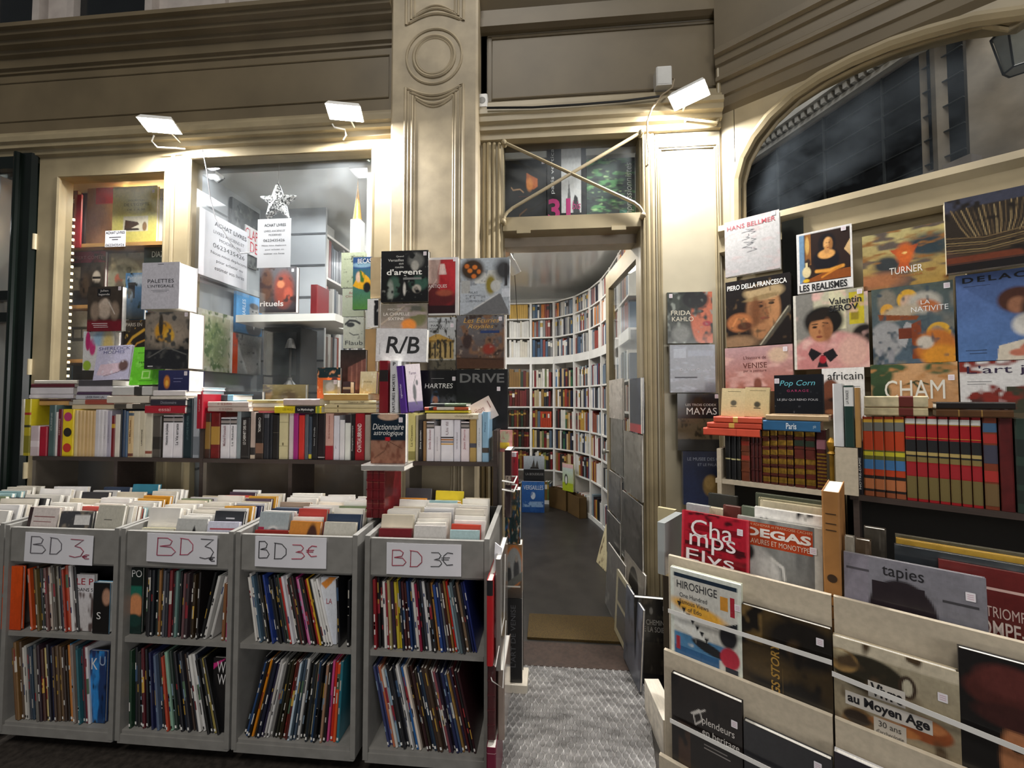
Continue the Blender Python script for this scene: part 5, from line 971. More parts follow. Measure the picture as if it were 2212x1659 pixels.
fbook(F, 312, 372, 534, 657, -.14, .02, 'dark green-black cover with pale small capitals, middle case shelf', '#232825', [('bg', '#1c211e', '#2a302c')], [('DIAZ DE', .28, .98, .82, .92, '#c9c9c0')], None, GC, z0=zs[1])
fbook(F, 124, 190, 673, 775, -.16, .02, 'pale grey cover with framed arcade photo, lower case shelf', '#b4b0a8', [('bg', '#8a8a80', '#c9c4ba'), ('r', .2, .38, 1, .68, '#5a564e'), ('r', .3, .45, .5, .62, '#b8b4aa'), ('r', .55, .45, .78, .62, '#b8b4aa'), ('r', .82, .45, .98, .62, '#b8b4aa')], (), None, GC, z0=zs[2])
led = MB()
for i in range(26): led.box(-3.13, -3.12, .05, .058, 1.5 + i * .045, 1.515 + i * .045)
lo_ = obj('led_strip', led, emis('warm_led', '#ffe2a8', 3)); tag(lo_, 'strip of small warm lights along the hinge side of the case', 'led strip')
rs = obj('red_ribbed_panel', MB().box(0, .05, 0, .01, 0, .36), mat('red_ribbed', '#a0182a', .4), None, F.mx(-3.17, -.09, F.at(150, 530, -.05)[1])); tag(rs, 'narrow red panel at the hinge side of the case top shelf', 'panel')
sg = MB().box(0, F.at(273, 510, -.0)[0] - F.at(229, 510, 0)[0], 0, .001, 0, .105); w_ = F.at(273, 510, 0)[0] - F.at(229, 510, 0)[0]
so = obj('notice', sg, PAPER, None, F.mx(F.at(229, 510, 0)[0], .005, F.at(240, 534, 0)[1])); tag(so, 'small white notice on the glazed case pane by the pine shelf', 'notice')
lm = MB(); letter(lm, 'ACHAT LIVRES', .005, w_ - .005, .083, .1, -.0008, bold=.015); letter(lm, '0623435426', .006, w_ - .006, .004, .02, -.0008); lm.quad(.03, w_ - .03, .06, .064, -.0008); lm.quad(.05, w_ - .05, .045, .049, -.0008)
obj('lettering', lm, ink('#3a3a40'), so, fix=False)

# ---------------------------------------------------------------- display window: slatwall, ceiling lights, notices, star
XS, YB = -2.235, .62
sl = MB().box(XS - .02, XS, .06, YB, .6, 2.92)
structure(SM('wall_slat', sl, SLATW)); gr = MB()
for i in range(9): gr.box(XS - .001, XS + .002, .06, YB, .75 + i * .245, .765 + i * .245); gr.box(XS, -1.70, YB - .004, YB - .001, .75 + i * .245, .765 + i * .245)
structure(SM('wall_slat_back', MB().box(XS, -1.70, YB, YB + .02, .6, 2.92), SLATW))
structure(SM('trim_%d' % k, gr, mat('slat_groove', '#4a4d50', .6))); k += 1
DG = 'stock in the display window'
def panel_light(name, x0, x1, y0, y1, lab):
    e = obj(name, MB().box(x0, x1, y0, y1, 2.9, 2.919), WHITEPL); tag(e, lab, 'ceiling light', 'shop ceiling lights'); obj('diffuser', MB().box(x0 + .02, x1 - .02, y0 + .02, y1 - .02, 2.893, 2.90), emis('light_panel', '#f4f8ff', 6), e)
panel_light('ceiling_light', -2.23, -2.135, .06, .13, 'white ceiling light panel in the window corner by the mullion')
panel_light('ceiling_light', -1.25, -1.08, .08, .2, 'white ceiling light panel in the window corner by the pillar')
panel_light('ceiling_light', -1.95, -1.45, 2.3, 2.55, 'white ceiling light panel deep inside the shop')
# cctv camera
cz = F.at(462, 372, -.12)
ce = empty('security_camera', Matrix.Translation((cz[0], .12, cz[1]))); tag(ce, 'white cylindrical security camera under the ceiling by the slatwall', 'camera')
ax = Matrix.Translation((0, 0, 0)) @ Matrix.Rotation(math.radians(35), 4, 'Y').inverted() @ Matrix.Rotation(math.radians(40), 4, 'X')
def xf(mb, m): mb.v = [tuple(m @ Vector(p)) for p in mb.v]; return mb
obj('body', xf(MB().lathe([(.01, .06), (.034, .055), (.036, .04), (.036, -.05), (.032, -.055)], 20), ax), WHITEPL, ce, smooth=False)
obj('lens', xf(MB().lathe([(.030, -.054), (.028, -.06), (.012, -.062), (.004, -.060)], 20), ax), BLACKM, ce)
obj('bracket', MB().tube([(0, 0, .03), (-.05, .0, .07), (-.09, .0, .075)], .010, 8).lathe([(.03, -.006), (.03, .006)], 12, axis='x', c=(-.095, 0, .075)), WHITEPL, ce)
# star
sc_ = F.at(601, 438, -.08); ro, ri = .135, .058
stp = []
for i in range(10):
    r_ = ro if i % 2 == 0 else ri; a = math.pi / 2 + i * math.pi / 5; stp.append((r_ * math.cos(a), r_ * math.sin(a)))
rp = []
for i, p in enumerate(stp):                                          # rounded points
    q0, q1 = stp[i - 1], stp[(i + 1) % 10]
    if i % 2 == 0:
        for t in (.22, .12): rp.append((p[0] + (q0[0] - p[0]) * t, p[1] + (q0[1] - p[1]) * t))
        rp.append((p[0] * .96, p[1] * .96))
        for t in (.12, .22): rp.append((p[0] + (q1[0] - p[0]) * t, p[1] + (q1[1] - p[1]) * t))
    else: rp.append(p)
n = len(rp); sb = MB()
V = [(x, -.0, z) for x, z in rp] + [(x * .86, -.022, z * .86) for x, z in rp] + [(x * .86, .022, z * .86) for x, z in rp] + [(0, -.036, 0), (0, .036, 0)]
Fc = []
for i in range(n):
    j = (i + 1) % n; Fc += [(i, j, n + j, n + i), (j, i, 2 * n + i, 2 * n + j), (n + i, n + j, 3 * n), (2 * n + j, 2 * n + i, 3 * n + 1)]
sb.add(V, Fc)
gm, gnt, gbs = newmat('silver_glitter'); nn, rr_ = noise_mix(gnt, gbs.inputs['Base Color'], lin('#2e2f30'), lin('#d8d8d8'), 95, lo=.42, hi=.58); gbs.inputs['Roughness'].default_value = .35; gbs.inputs['Metallic'].default_value = .35; bump(gnt, gbs, nn.outputs[0], .8, .004)
st = obj('star_ornament', sb, gm, None, F.mx(sc_[0], -.08, sc_[1])); tag(st, 'silver glitter star hanging in the display window', 'ornament')
obj('thread', MB().tube([(0, 0, ro * .95), (0, 0, ro + .20)], .0015, 6), WHITEPL, st)
# notices
SW = Frame((XS, 0, 0), (0, 1, 0))                     # the slatwall's face
def notice(x0, x1, yt, yb, d, label, lines, roll=0, film=None, lean=0, yaw=0, fr=F):
    s, z, w, h = face_px(fr, x0, x1, yt, yb, d)
    o = obj('notice', MB().box(0, w, 0, .0008, 0, h), PAPER, None, fr.mx(s, d, z, yaw=yaw, roll=roll)); tag(o, label, 'notice')
    mb = MB()
    for t, a, b, c, e, kw in lines: letter(mb, t, a * w, b * w, c * h, e * h, -.0008, **kw)
    obj('lettering', mb, ink('#34343a'), o, fix=False)
    if film: obj('plastic_sleeve', MB().box(-.03, w + .02, -.004, -.003, -.05, h + film), FILM, o)
    return o
notice(432, 535, 446, 592, .09, 'large tilted white purchase notice in a clear sleeve, beside the mullion', [('ACHAT LIVRES', .28, .97, .83, .90, dict(bold=.02)), ('LIVRES ANCIENS ET', .26, .92, .71, .76, {}), ('MODERNES', .38, .84, .615, .66, {}), ('0623435426', .26, .93, .49, .56, {}), ('Nous nous deplacons', .22, .98, .37, .43, {}), ('pour acheter ou', .33, .9, .26, .32, {}), ('estimer vos livres', .3, .93, .15, .21, {})], roll=0, film=.1, fr=SW)
notice(557, 628, 474, 579, -.006, 'small straight white purchase notice under the silver star', [('ACHAT LIVRES', .2, .85, .84, .9, dict(bold=.02)), ('LIVRES ANCIENS ET', .2, .83, .73, .77, {}), ('MODERNES', .34, .72, .65, .69, {}), ('0623435426', .18, .82, .53, .585, {}), ('Nous nous deplacons', .14, .87, .43, .47, {}), ('pour acheter ou', .24, .8, .35, .385, {}), ('estimer vos livres', .2, .82, .27, .305, {})])
cw = MB(); a_ = F.at(447, 372, .075); b_ = F.at(466, 470, .075); c_ = F.at(500, 525, .075); e_ = F.at(520, 548, .075); f_ = F.at(545, 544, .075)
t_ = F.at(438, 324, .05); cw.tube([(t_[0], -.052, t_[1]), (a_[0], -.075, a_[1]), (F.at(455, 430, .075)[0], -.075, F.at(455, 430, .075)[1]), (b_[0], -.078, b_[1]), (c_[0], -.08, c_[1]), (e_[0], -.078, e_[1]), (f_[0], -.07, f_[1])], .003, 6)
co = obj('cable', cw, mat('grey_cable', '#6a6a6e', .5)); tag(co, 'thin grey cable dangling over the large tilted notice', 'cable')
# things in the window
def wbook(*a, **kk): return fbook(F, *a, **kk)
fbook(SW, 502, 560, 425, 560, .03, .02, 'dark framed grey picture on the slatwall beside the star', '#2c2e30', [('bg', '#3a3d3e', '#4c4f50'), ('b', 5, '#6a6c6a', .55), ('b', 8, '#2a2c2e', .6)], (), None, DG, cat='picture', name='picture_frame')
fbook(SW, 530, 557, 484, 545, .045, .01, 'white card with red capitals between the two purchase notices', '#d8d6d6', [('bg', '#d2d0d0', '#dcdada')], [('CLAP', .02, .98, .55, .92, '#c02a3a'), ('DE', .4, .98, .1, .48, '#c02a3a')], None, DG)
fbook(SW, 428, 503, 664, 800, .05, .02, 'cream cover with green leaves lying on the slatwall by the mullion', '#b9b6a6', [('bg', '#b4b2a2', '#c2c0b2'), ('r', .1, .08, .9, .92, '#aaa68c'), ('e', .5, .5, .34, .36, '#7a8a5c', .6), ('b', 9, '#566a42', .52), ('b', 14, '#a8ac8c', .62), ('r', 0, 0, .09, 1, '#bdbab0'), ('r', .91, 0, 1, 1, '#bdbab0')], (), None, DG)
fbook(SW, 511, 566, 628, 716, .05, .02, 'bright blue cover with grey portrait of a man in a suit', '#3f8ac4', [('bg', '#3a84bc', '#4a96d0'), ('e', .68, .2, .32, .25, '#4a4c50', .2), ('e', .68, .6, .19, .2, '#9a9a98', .25), ('e', .68, .74, .19, .08, '#3a3a3c', .4), ('e', .62, .6, .03, .02, '#2a2a2c', .5), ('e', .76, .6, .03, .02, '#2a2a2c', .5), ('p', [(.6, .34), (.76, .34), (.68, .12)], '#d8d8d8')], [('CHARLES', .22, .34, .3, .85, '#dfe8f0', dict(vert=1))], None, DG)
fbook(SW, 503, 564, 718, 806, .06, .02, 'grey-white cover with orange spine and a draped pale figure', '#c9c8c6', [('bg', '#7a7c7c', '#b8b8b6'), ('r', 0, 0, .17, 1, '#cc4a22'), ('e', .65, .35, .28, .35, '#d8d8d6', .4), ('e', .5, .7, .22, .25, '#a8a8a6', .5), ('b', 6, '#5a5c5e', .66)], (), None, DG)
wbook(562, 640, 578, 676, -.32, .035, 'dark cover with an orange-red painted face, on a small white ledge', '#4a3632', [('bg', '#2a2226', '#5c5a5e'), ('e', .66, .5, .26, .38, '#8a3c2c', .5), ('e', .58, .62, .1, .08, '#c87a54', .5), ('e', .78, .4, .12, .14, '#b0503a', .5), ('e', .2, .6, .16, .4, '#5a3a28', .6), ('b', 6, '#3a2422', .6), ('r', 0, 0, 1, .06, '#241c1e')], [('rituels', .02, .66, .14, .26, '#cfc8c4', dict(bold=.015))], (.9, .92), DG)
ld = obj('ledge', MB().bbox(-.30, .42, 0, .28, -.05, 0, .01), WHITEP, None, F.mx(F.at(600, 678, -.30)[0], -.28, F.at(600, 680, -.30)[1])); tag(ld, 'white projecting ledge under the painted face cover', 'ledge')
# white bookcase in the middle of the shop
WBX = -1.72
we = empty('white_bookcase', Matrix.Translation((0, 0, 0))); tag(we, 'white bookcase running back from the display window', 'bookcase')
zl = [.98, 1.30, 1.68, 2.05, 2.40, 2.74]
for j, z in enumerate(zl): obj('shelf_board', MB().box(-2.0, WBX, .66, 2.4, z - .018, z), WHITEP, we)
for y in (.66, 1.2, 1.8, 2.38): obj('upright', MB().box(-2.0, WBX, y, y + .02, 0, 2.76), WHITEP, we)
obj('back_panel', MB().box(-2.02, -2.0, .66, 2.4, 0, 2.76), WHITEP, we)
WB = Frame((WBX - .01, 2.4, 0), (0, -1, 0))          # its face looks towards the aisle
WBF = Frame((WBX - .01, .66, 0), (0, 1, 0))
r_ = random.Random(5)
WCOL = P('6a6c70 4a4c52 c9c8c6 3a3c44 4a2c26 8a8c90 2e3240 9a9894 222428 a8a4a0 5a4a44 cfcdca 1e2230 7a3a30 56606a')
for j, z in enumerate(zl[:-1]):
    y = .69; i = 0
    while y < 1.75:
        if 1.17 < y < 1.225: y = 1.225
        tk = r_.uniform(.022, .045); c = r_.choice(WCOL); hgt = min(zl[j + 1] - z - .03, r_.uniform(.24, .31))
        if y + tk > 1.18 and y < 1.2: y = 1.225; continue
        mt = Matrix(((0, -1, 0, WBX - .008), (1, 0, 0, y), (0, 0, 1, z + .001), (0, 0, 0, 1)))
        spine_book('shelved_book', '%s book, %s from the window on %s shelf up of the white bookcase' % (cname(c), ORD[i], ORD[j]), 'books in the white bookcase', mt, tk - .001, hgt, .19, c); y += tk; i += 1
sl_ = obj('slipcase', MB().bbox(0, .14, 0, .2, 0, .10, .003), mat('grey_slipcase', '#a9aaa9', .4), None, Matrix.Translation((-1.90, .66, 2.742))); tag(sl_, 'pale grey slipcase standing at the top end of the white bookcase', 'slipcase')
rb = obj('book', MB().bbox(0, .05, 0, .16, 0, .22, .003), mat('red_cloth', '#6e1016', .5), None, F.mx(F.at(680, 690, -.48)[0], -.42, F.at(690, 684, -.48)[1])); tag(rb, 'dark red book jutting out of the white bookcase', 'book')
# dark cabinet, lamp, low goods
cb = MB().bbox(0, .28, 0, .2, 0, .40, .005); cbo = obj('dark_monitor', cb, BLACKM, None, F.mx(F.at(576, 780, -.40)[0], -.36, F.at(590, 830, -.40)[1])); tag(cbo, 'black boxy monitor under the white ledge', 'monitor')
obj('screen', MB().box(.03, .25, -.003, 0, .06, .36), mat('dark_screen', '#1a1c1c', .15), cbo)
le = empty('desk_lamp', F.mx(F.at(626, 838, -.30)[0], -.30, F.at(626, 838, -.30)[1])); tag(le, 'dark desk lamp standing in the window nook', 'lamp')
obj('base', MB().lathe([(.055, 0), (.05, .01), (.018, .05), (.012, .07)], 18), mat('lamp_bronze', '#3a3836', .35, .5), le); obj('stem', MB().tube([(0, 0, .06), (0, 0, .30)], .008, 8), mat('lamp_bronze', '#3a3836'), le); obj('shade', MB().lathe([(.01, .34), (.02, .33), (.035, .27), (.033, .27), (.018, .325)], 18), mat('lamp_bronze', '#3a3836'), le)
wbook(568, 660, 831, 868, -.06, .03, 'long ochre book with a painted face, low in the display window', '#8a7440', [('bg', '#8a7238', '#9a854c'), ('e', .12, .5, .1, .4, '#c9a070', .4), ('e', .12, .8, .12, .3, '#4a3320', .4), ('e', .6, .3, .2, .4, '#6a522a', .6), ('b', 6, '#a8905a', .6)], (), None, DG)
wbook(474, 566, 846, 866, .02, .03, 'dark grey book edge low in the display window', '#4a4a4c', None, (), None, DG)
# slim posters and books at the window's pillar side
wbook(738, 789, 546, 622, -.04, .02, 'pale green booklet with small engraving, top of the window column', '#b8bd9e', [('bg', '#b2b896', '#bec4a6'), ('r', .55, .25, .9, .72, '#8f947a'), ('b', 10, '#4a4c40', .68)], [('Les oeuvres', .4, .95, .86, .91, '#4a4c3c'), ('de la Prime Republique', .1, .98, .79, .83, '#4a4c3c')], None, DG)
wbook(740, 786, 624, 684, -.04, .02, 'pale booklet with thin red title under the green one', '#b9bda4', [('bg', '#b4b89e', '#bec2aa'), ('e', .8, .4, .16, .16, '#22241f', .3)], [('Adam', .3, .7, .8, .9, '#9a4a40'), ('Chronique', .15, .95, .66, .76, '#9a4a40')], None, DG)
wbook(742, 786, 686, 752, -.04, .02, 'pale cover with black ink eye and moustache strokes', '#c6c6b8', [('bg', '#c0c0b2', '#cacabc'), ('s', [(.1, .78), (.3, .9), (.6, .88), (.8, .8)], .05, '#1a1a1a'), ('e', .35, .76, .2, .08, '#1c1c1c', .3), ('s', [(.3, .5), (.5, .42), (.75, .44)], .02, '#2a2a2a'), ('b', 12, '#3a3a38', .76)], [('Flaub', .1, .95, .1, .24, '#2a2a2c')], None, DG)
wf_ = obj('window_side_frame', MB().box(0, .07, 0, .25, 0, 2.3), WHITEP, None, F.mx(-1.12, -.06, .6)); structure(wf_); wf_.name = 'trim_%d' % k; k += 1
gl = MB()
for i in range(6): gl.box(-1.123, -1.12, .07, .3, 1.65 + i * .21, 1.655 + i * .21)
structure(SM('trim_%d' % k, gl, mat('slat_groove', '#4a4d50'))); k += 1
pr = [(.045, 0)]; 
for i in range(9): pr += [(.047 - .0045 * i, .004 + i * .031), (.043 - .0045 * i, .027 + i * .031)]
pr += [(.004, .30), (.001, .36)]
wk = obj('woven_cone', MB().lathe(pr, 18), mat('golden_wicker', '#a87c34', .5, var=.3, scale=40), None, Matrix.Translation((F.at(772, 470, -.2)[0], .2, F.at(772, 478, -.2)[1])) @ Matrix.Diagonal((.62, .62, .78, 1))); tag(wk, 'golden woven cone ornament on a white stand at the window edge', 'ornament')
ws_ = obj('white_stand', MB().bbox(-.035, .035, -.035, .035, -.55, 0, .01), WHITEP, None, Matrix.Translation((F.at(772, 470, -.2)[0], .2, F.at(772, 478, -.2)[1]))); tag(ws_, 'white column stand under the golden woven cone', 'stand')
dk = obj('low_cabinet', MB().bbox(-2.2, -1.1, .11, .5, 0, F.at(600, 868, -.08)[1], .01), mat('window_bench', '#6a5a4a', .6)); tag(dk, 'low wooden bench inside the display window', 'bench')
# ---------------------------------------------------------------- curved white bookcase seen through the door
PTS = [(-.60, 3.43), (-.245, 3.43), (.075, 3.38), (.335, 3.10), (.50, 2.73), (.59, 2.33), (.63, 1.93), (.65, 1.50), (.655, 1.05)]
ZL = [.05, .47, .77, 1.05, 1.34, 1.61, 2.03, 2.31, 2.575, 2.80]
ZT = [.45, .75, 1.03, 1.32, 1.59, 1.92, 2.29, 2.555, 2.78]        # underside over each row
ROWN = ['lowest', 'second lowest', 'third lowest', 'fourth', 'fifth', 'sixth', 'third highest', 'second highest', 'top']
be = empty('curved_bookcase', Matrix.Translation((0, 0, 0))); tag(be, 'curved white floor-to-ceiling bookcase at the back of the shop', 'bookcase')
BAY = []
for b in range(len(PTS) - 1):
    a, c = Vector((*PTS[b], 0)), Vector((*PTS[b + 1], 0)); BAY.append((Frame(a, c - a), (c - a).length))
for b, (fr, L) in enumerate(BAY):
    m = fr.mx(0, 0, 0); dp = .22
    for j, z in enumerate(ZL): obj('shelf_board', MB().box(0, L, 0, dp, z - .018, z), WHITEP, be, None).matrix_basis = m
    obj('fascia', MB().box(0, L, -.004, .014, 1.93, 2.03), WHITEP, be).matrix_basis = m
    obj('plinth', MB().box(0, L, 0, .02, 0, .035), WHITEP, be).matrix_basis = m
    obj('upright', MB().box(-.016, .016, -.006, dp, 0, 2.80), WHITEP, be).matrix_basis = m
    obj('back_panel', MB().box(0, L, dp - .01, dp, 0, 2.80), WHITEP, be).matrix_basis = m
BC = [P('5a1c1c 6a2a22 3a1c18 7a5a2a 4a2a20 8a6a34 2a3a2c 6a1e20'), P('8a6a3a d8d2c4 5a6a7a b8a884 7a2428 3a2a24 c9a23a 6a7a4a e0dcd4 2c2c34'), P('1f2a44 d8d4cc 6a2a28 8a6a3a 3a6a4a c8b08a 4a7aa8 2a2a2c e4e0da 9a3a2c'), P('2a2c34 d8d6d2 8a4a34 3a4a6a c9c4b8 6a1e24 e6e2dc 7a8a94 1c1c20 b8903a')]
TOPC = P('4a4a4e d8d6d2 8a8a8c 2a2c38 b8b4ac 6a7a8a c87a3a 3a5a7a e4e2de 8a3a30')
r_ = random.Random(21); NIND = [0]; stuff = {}
def lib(b, j, i, fr, x, tk, h, c, tilt=0, nm=None):
    lb = nm or '%s book, %s along %s bay of the curved bookcase, %s row' % (cname(c), ORD[i], ORD[b], ROWN[j])
    spine_book('library_book', lb, 'books in the curved bookcase', fr.mx(x, -.012, ZL[j] + .001), tk, h, .15, c, LEATHER if c in BC[0] else COVER, None,
               bands=[(.72, .82, '#a8863c')] if c in BC[0] and r_.random() < .6 else ([(.6, .85, r_.choice(['#e0dcd4', '#2a2a2c', '#b89a4a']))] if r_.random() < .35 else ()), pages=b < 4)
    NIND[0] += 1
bulk = {}
for b in (1, 2, 3, 0, 4, 5, 6, 7):
    fr, L = BAY[b]
    for j in range(9):
        x = .022; i = 0; maxh = ZT[j] - ZL[j] - .012
        if b == 0: x = .05                                             # only this end shows past the doorway
        while x < L - .045:
            tk = r_.uniform(.022, .042) * (1 if b < 4 else 1.25); h = min(maxh, r_.uniform(.205, .255)); cols = TOPC if j >= 6 else BC[min(3, b)]
            c = r_.choice(cols); nm = None
            if b == 0 and j == 8: c = '#c9a24a'; h = .2
            if b == 0 and j in (6, 7): c = r_.choice(['#d8d6d0', '#e0ded6', '#cfc8b8'])
            if b == 1 and j == 3 and i > 2: c = '#b8442c'; h = .22; tk = .026
            if x + tk > L - .02: break
            if j == 0 and b in (2, 3): h = min(h, .2)
            if b < 4 and NIND[0] < 300: lib(b, j, i, fr, x, tk - .0015, h, c, nm=nm)
            else: bulk.setdefault(c, []).append((fr, x, tk - .0015, h, ZL[j] + .001))
            x += tk; i += 1
        # a flat book or two on top of the row
bmv = MB(); bmm = []
for c, L_ in bulk.items():
    mm = mat('spine_' + c.strip('#'), c, .5, var=.1)
    bmm.append(mm)
    for fr, x, tk, h, z in L_:
        bmv.box(x, x + tk, .012, .16, z, z + h, len(bmm) - 1, mtx=fr.mx(0, 0, 0))
so = obj('shelved_books', bmv, bmm); so['kind'] = 'stuff'; so['label'] = 'rows of mixed books on the far side of the curved bookcase'; so['category'] = 'books'
# face-out books, boxes and piles on the shop floor
def atfloor(px, py):
    r = ray(px, py); t = -EYE.z / r.z; return EYE + r * t
FL = 'books standing on the shop floor'
ff = Frame((0, 3.05, 0), (1, 0, 0))
fbook(ff, 1131, 1176, 985, 1040, .02, .02, 'grey cover with a dark sailing ship, above the blue cover on the shop floor', '#8a9094', [('bg', '#2a2a2c', '#b4bcc4'), ('r', 0, .0, 1, .48, '#1e1f21'), ('p', [(.3, .5), (.75, .5), (.7, .58), (.35, .58)], '#2c2a28'), ('p', [(.38, .58), (.5, .9), (.55, .58)], '#4a4844'), ('p', [(.56, .58), (.66, .85), (.72, .58)], '#4a4844'), ('s', [(.5, .5), (.5, .95)], .01, '#2a2826')], [('LA BOUDEUSE', .1, .95, .25, .34, '#8a8a8a')], None, FL)
fbook(ff, 1127, 1176, 1040, 1084, .10, .03, 'blue cover with white capitals and pale emblem, on the shop floor', '#2a5a9a', [('bg', '#1f4a8a', '#3468ac'), ('e', .5, .55, .1, .12, '#c9d4e0', .2), ('r', .05, .18, .95, .36, '#8aa8cc'), ('b', 9, '#2c5a9c', .55)], [('VERSAILLES', .08, .95, .74, .88, '#d8e0ea')], None, FL, z0=.002)
fbook(BAY[2][0], 1215, 1238, 1000, 1052, .11, .02, 'yellow-green cover with a white and black bird shape, on a brown box', '#a8b43a', [('bg', '#a8b82a', '#c4d0d8'), ('r', 0, 0, 1, .3, '#a4b428'), ('e', .35, .42, .16, .2, '#1c1c1e', .3), ('e', .35, .4, .09, .14, '#e0e0dc', .3), ('r', 0, .85, 1, 1, '#d8b0b0')], (), None, FL, z0=.262)
for b, s0, s1, hh_, lab in ((0, .2, .335, .2, 'brown carton at the foot of the curved bookcase by the doorway edge'), (2, .03, .35, .26, 'brown carton under the yellow-green bird cover'), (3, .05, .36, .25, 'brown carton at the bend of the curved bookcase')):
    L = s1 - s0; bx = MB().box(0, L, 0, .10, 0, .004).box(0, L, 0, .006, 0, hh_).box(0, L, .094, .10, 0, hh_).box(0, .006, 0, .10, 0, hh_).box(L - .006, L, 0, .10, 0, hh_)
    o = obj('carton', bx, mat('brown_card', '#5c4522', .7), None, BAY[b][0].mx(s0, .125, 0.001)); tag(o, lab, 'box', 'brown cartons on the shop floor')
# open glazed door leaf with sleeved prints hung on it
DL = Frame((.445, .86, 0), (.085, -.86, 0)); DLen = .86; DM = DL.mx(0, 0, 0)
dl = MB().box(0, .09, 0, .045, 0, 2.40).box(DLen - .10, DLen - .012, 0, .045, 0, 2.40).box(.09, DLen - .10, 0, .045, 2.28, 2.40).box(.09, DLen - .10, 0, .045, 0, .35)
dlo = obj('door_2', dl, PAINT, None, DM); structure(dlo); dlo['label'] = 'open glazed shop door folded inward'; 
obj('door_pane', MB().box(.08, DLen - .09, .018, .024, .34, 2.29), GLASS, dlo)
obj('door_handle', MB().lathe([(.008, -.05), (.022, -.045), (.024, -.03), (.01, -.02), (.01, 0)], 12, axis='y', c=(.05, 0, 1.05)), METAL, dlo)
PRN = 'sleeved prints hung on the open door'
pr_ = [(1316, 1345, 822, 902, '#b8b0a6', 'pale striped'), (1358, 1387, 820, 930, '#1f2638', 'navy with red foot'), (1319, 1346, 902, 1012, '#6a665f', 'grey-brown'), (1347, 1386, 930, 1056, '#7c766d', 'misty grey'), (1314, 1340, 1014, 1098, '#66625e', 'dim grey'), (1342, 1386, 1058, 1186, '#5c5854', 'dark grey'), (1310, 1338, 1100, 1190, '#5a5754', 'shadowy grey')]
for i, (a, b_, yt, yb, c, nm) in enumerate(pr_):
    fbook(DL, a, b_, yt, yb, .02 + .012 * (i % 2), .012, '%s sleeved print on the open door, %s from the top' % (nm, ORD[i]), c, [('bg', hexj(c, -12), hexj(c, 8)), ('b', 4, hexj(c, -25), .55), ('b', 7, hexj(c, 18), .62)] + ([('r', 0, 0, 1, .16, '#a8242a'), ('e', .5, .6, .3, .3, '#12182a', .4), ('r', .0, 0, .08, 1, '#c9c4ba'), ('r', .92, 0, 1, 1, '#c9c4ba')] if i == 1 else []), (), None, PRN, m=SLEEVE, name='sleeved_print', cat='print')
for i, (a, b_, yt, yb, d, c, nm, ops) in enumerate(((1344, 1386, 1188, 1296, .05, '#8a8278', 'grey mount with a dark oval portrait, leaning on the open door', [('bg', '#857d74', '#918a80'), ('r', .2, .15, .85, .95, '#9a9286'), ('e', .52, .55, .24, .36, '#2e2b28', .06)]), (1306, 1342, 1170, 1300, .07, '#6f6a66', 'dull grey sleeved sheet leaning at the foot of the open door', [('bg', '#5e5a58', '#75716e'), ('b', 4, '#8a8680', .6)]), (1326, 1352, 1228, 1360, .10, '#b8ae90', 'cream mount with two grey pictures leaning at the foot of the open door', [('bg', '#b4aa8c', '#bdb496'), ('r', .15, .1, .8, .48, '#5a5a5c'), ('r', .15, .54, .8, .92, '#66625e')]), (1345, 1380, 1262, 1404, .12, '#5c5f6c', 'bluish sleeved sheet at the foot of the open door', [('bg', '#54565f', '#6a6e7c'), ('b', 4, '#444650', .55)]))):
    fbook(DL, a, b_, yt, yb, d, .012, nm, c, ops, (), None, PRN, m=SLEEVE, name='sleeved_print', cat='print', lean=3, z0=.02 if yb > 1310 else None)
lg = atfloor(1288, 1214)
o = face_book('book', 'cream board with brown drawing leaning at the foot of the bookcase inside the door', None, Frame((lg.x, lg.y, 0), (.25, -.96, 0)).mx(0, 0, .002, lean=16), .22, .34, .015, '#c2b590', [('bg', '#bdb08a', '#c8bc98'), ('b', 6, '#5a4630', .64)])
# spot lamp on the door jamb
sp = F.at(1108, 576, -.2)
se = empty('spot_lamp', Matrix.Translation((sp[0], .2, sp[1]))); tag(se, 'white bullet spot lamp hanging inside the doorway edge', 'lamp')
ax = Matrix.Rotation(math.radians(-28), 4, 'Y') @ Matrix.Rotation(math.radians(20), 4, 'X')
obj('lamp_body', xf(MB().lathe([(.008, .07), (.022, .065), (.03, .03), (.033, -.05), (.030, -.05), (.026, .02)], 18), ax), WHITEPL, se); obj('bulb', xf(MB().lathe([(.024, -.03), (.02, -.045), (.004, -.05)], 14), ax), BLACKM, se)
obj('lamp_arm', MB().tube([(-.03, 0, .16), (-.025, 0, .09), (.0, 0, .055)], .006, 8), WHITEPL, se); obj('lamp_wire', MB().tube([(.01, .0, .28), (.0, .0, .1), (.012, .0, -.06), (.02, 0, -.2), (.03, .0, -.36)], .002, 6), BLACKM, se)
obj('jamb_plate', MB().box(-.045, -.02, -.02, .02, .06, .26), mat('pinkish_board', '#c9a890', .6), se)
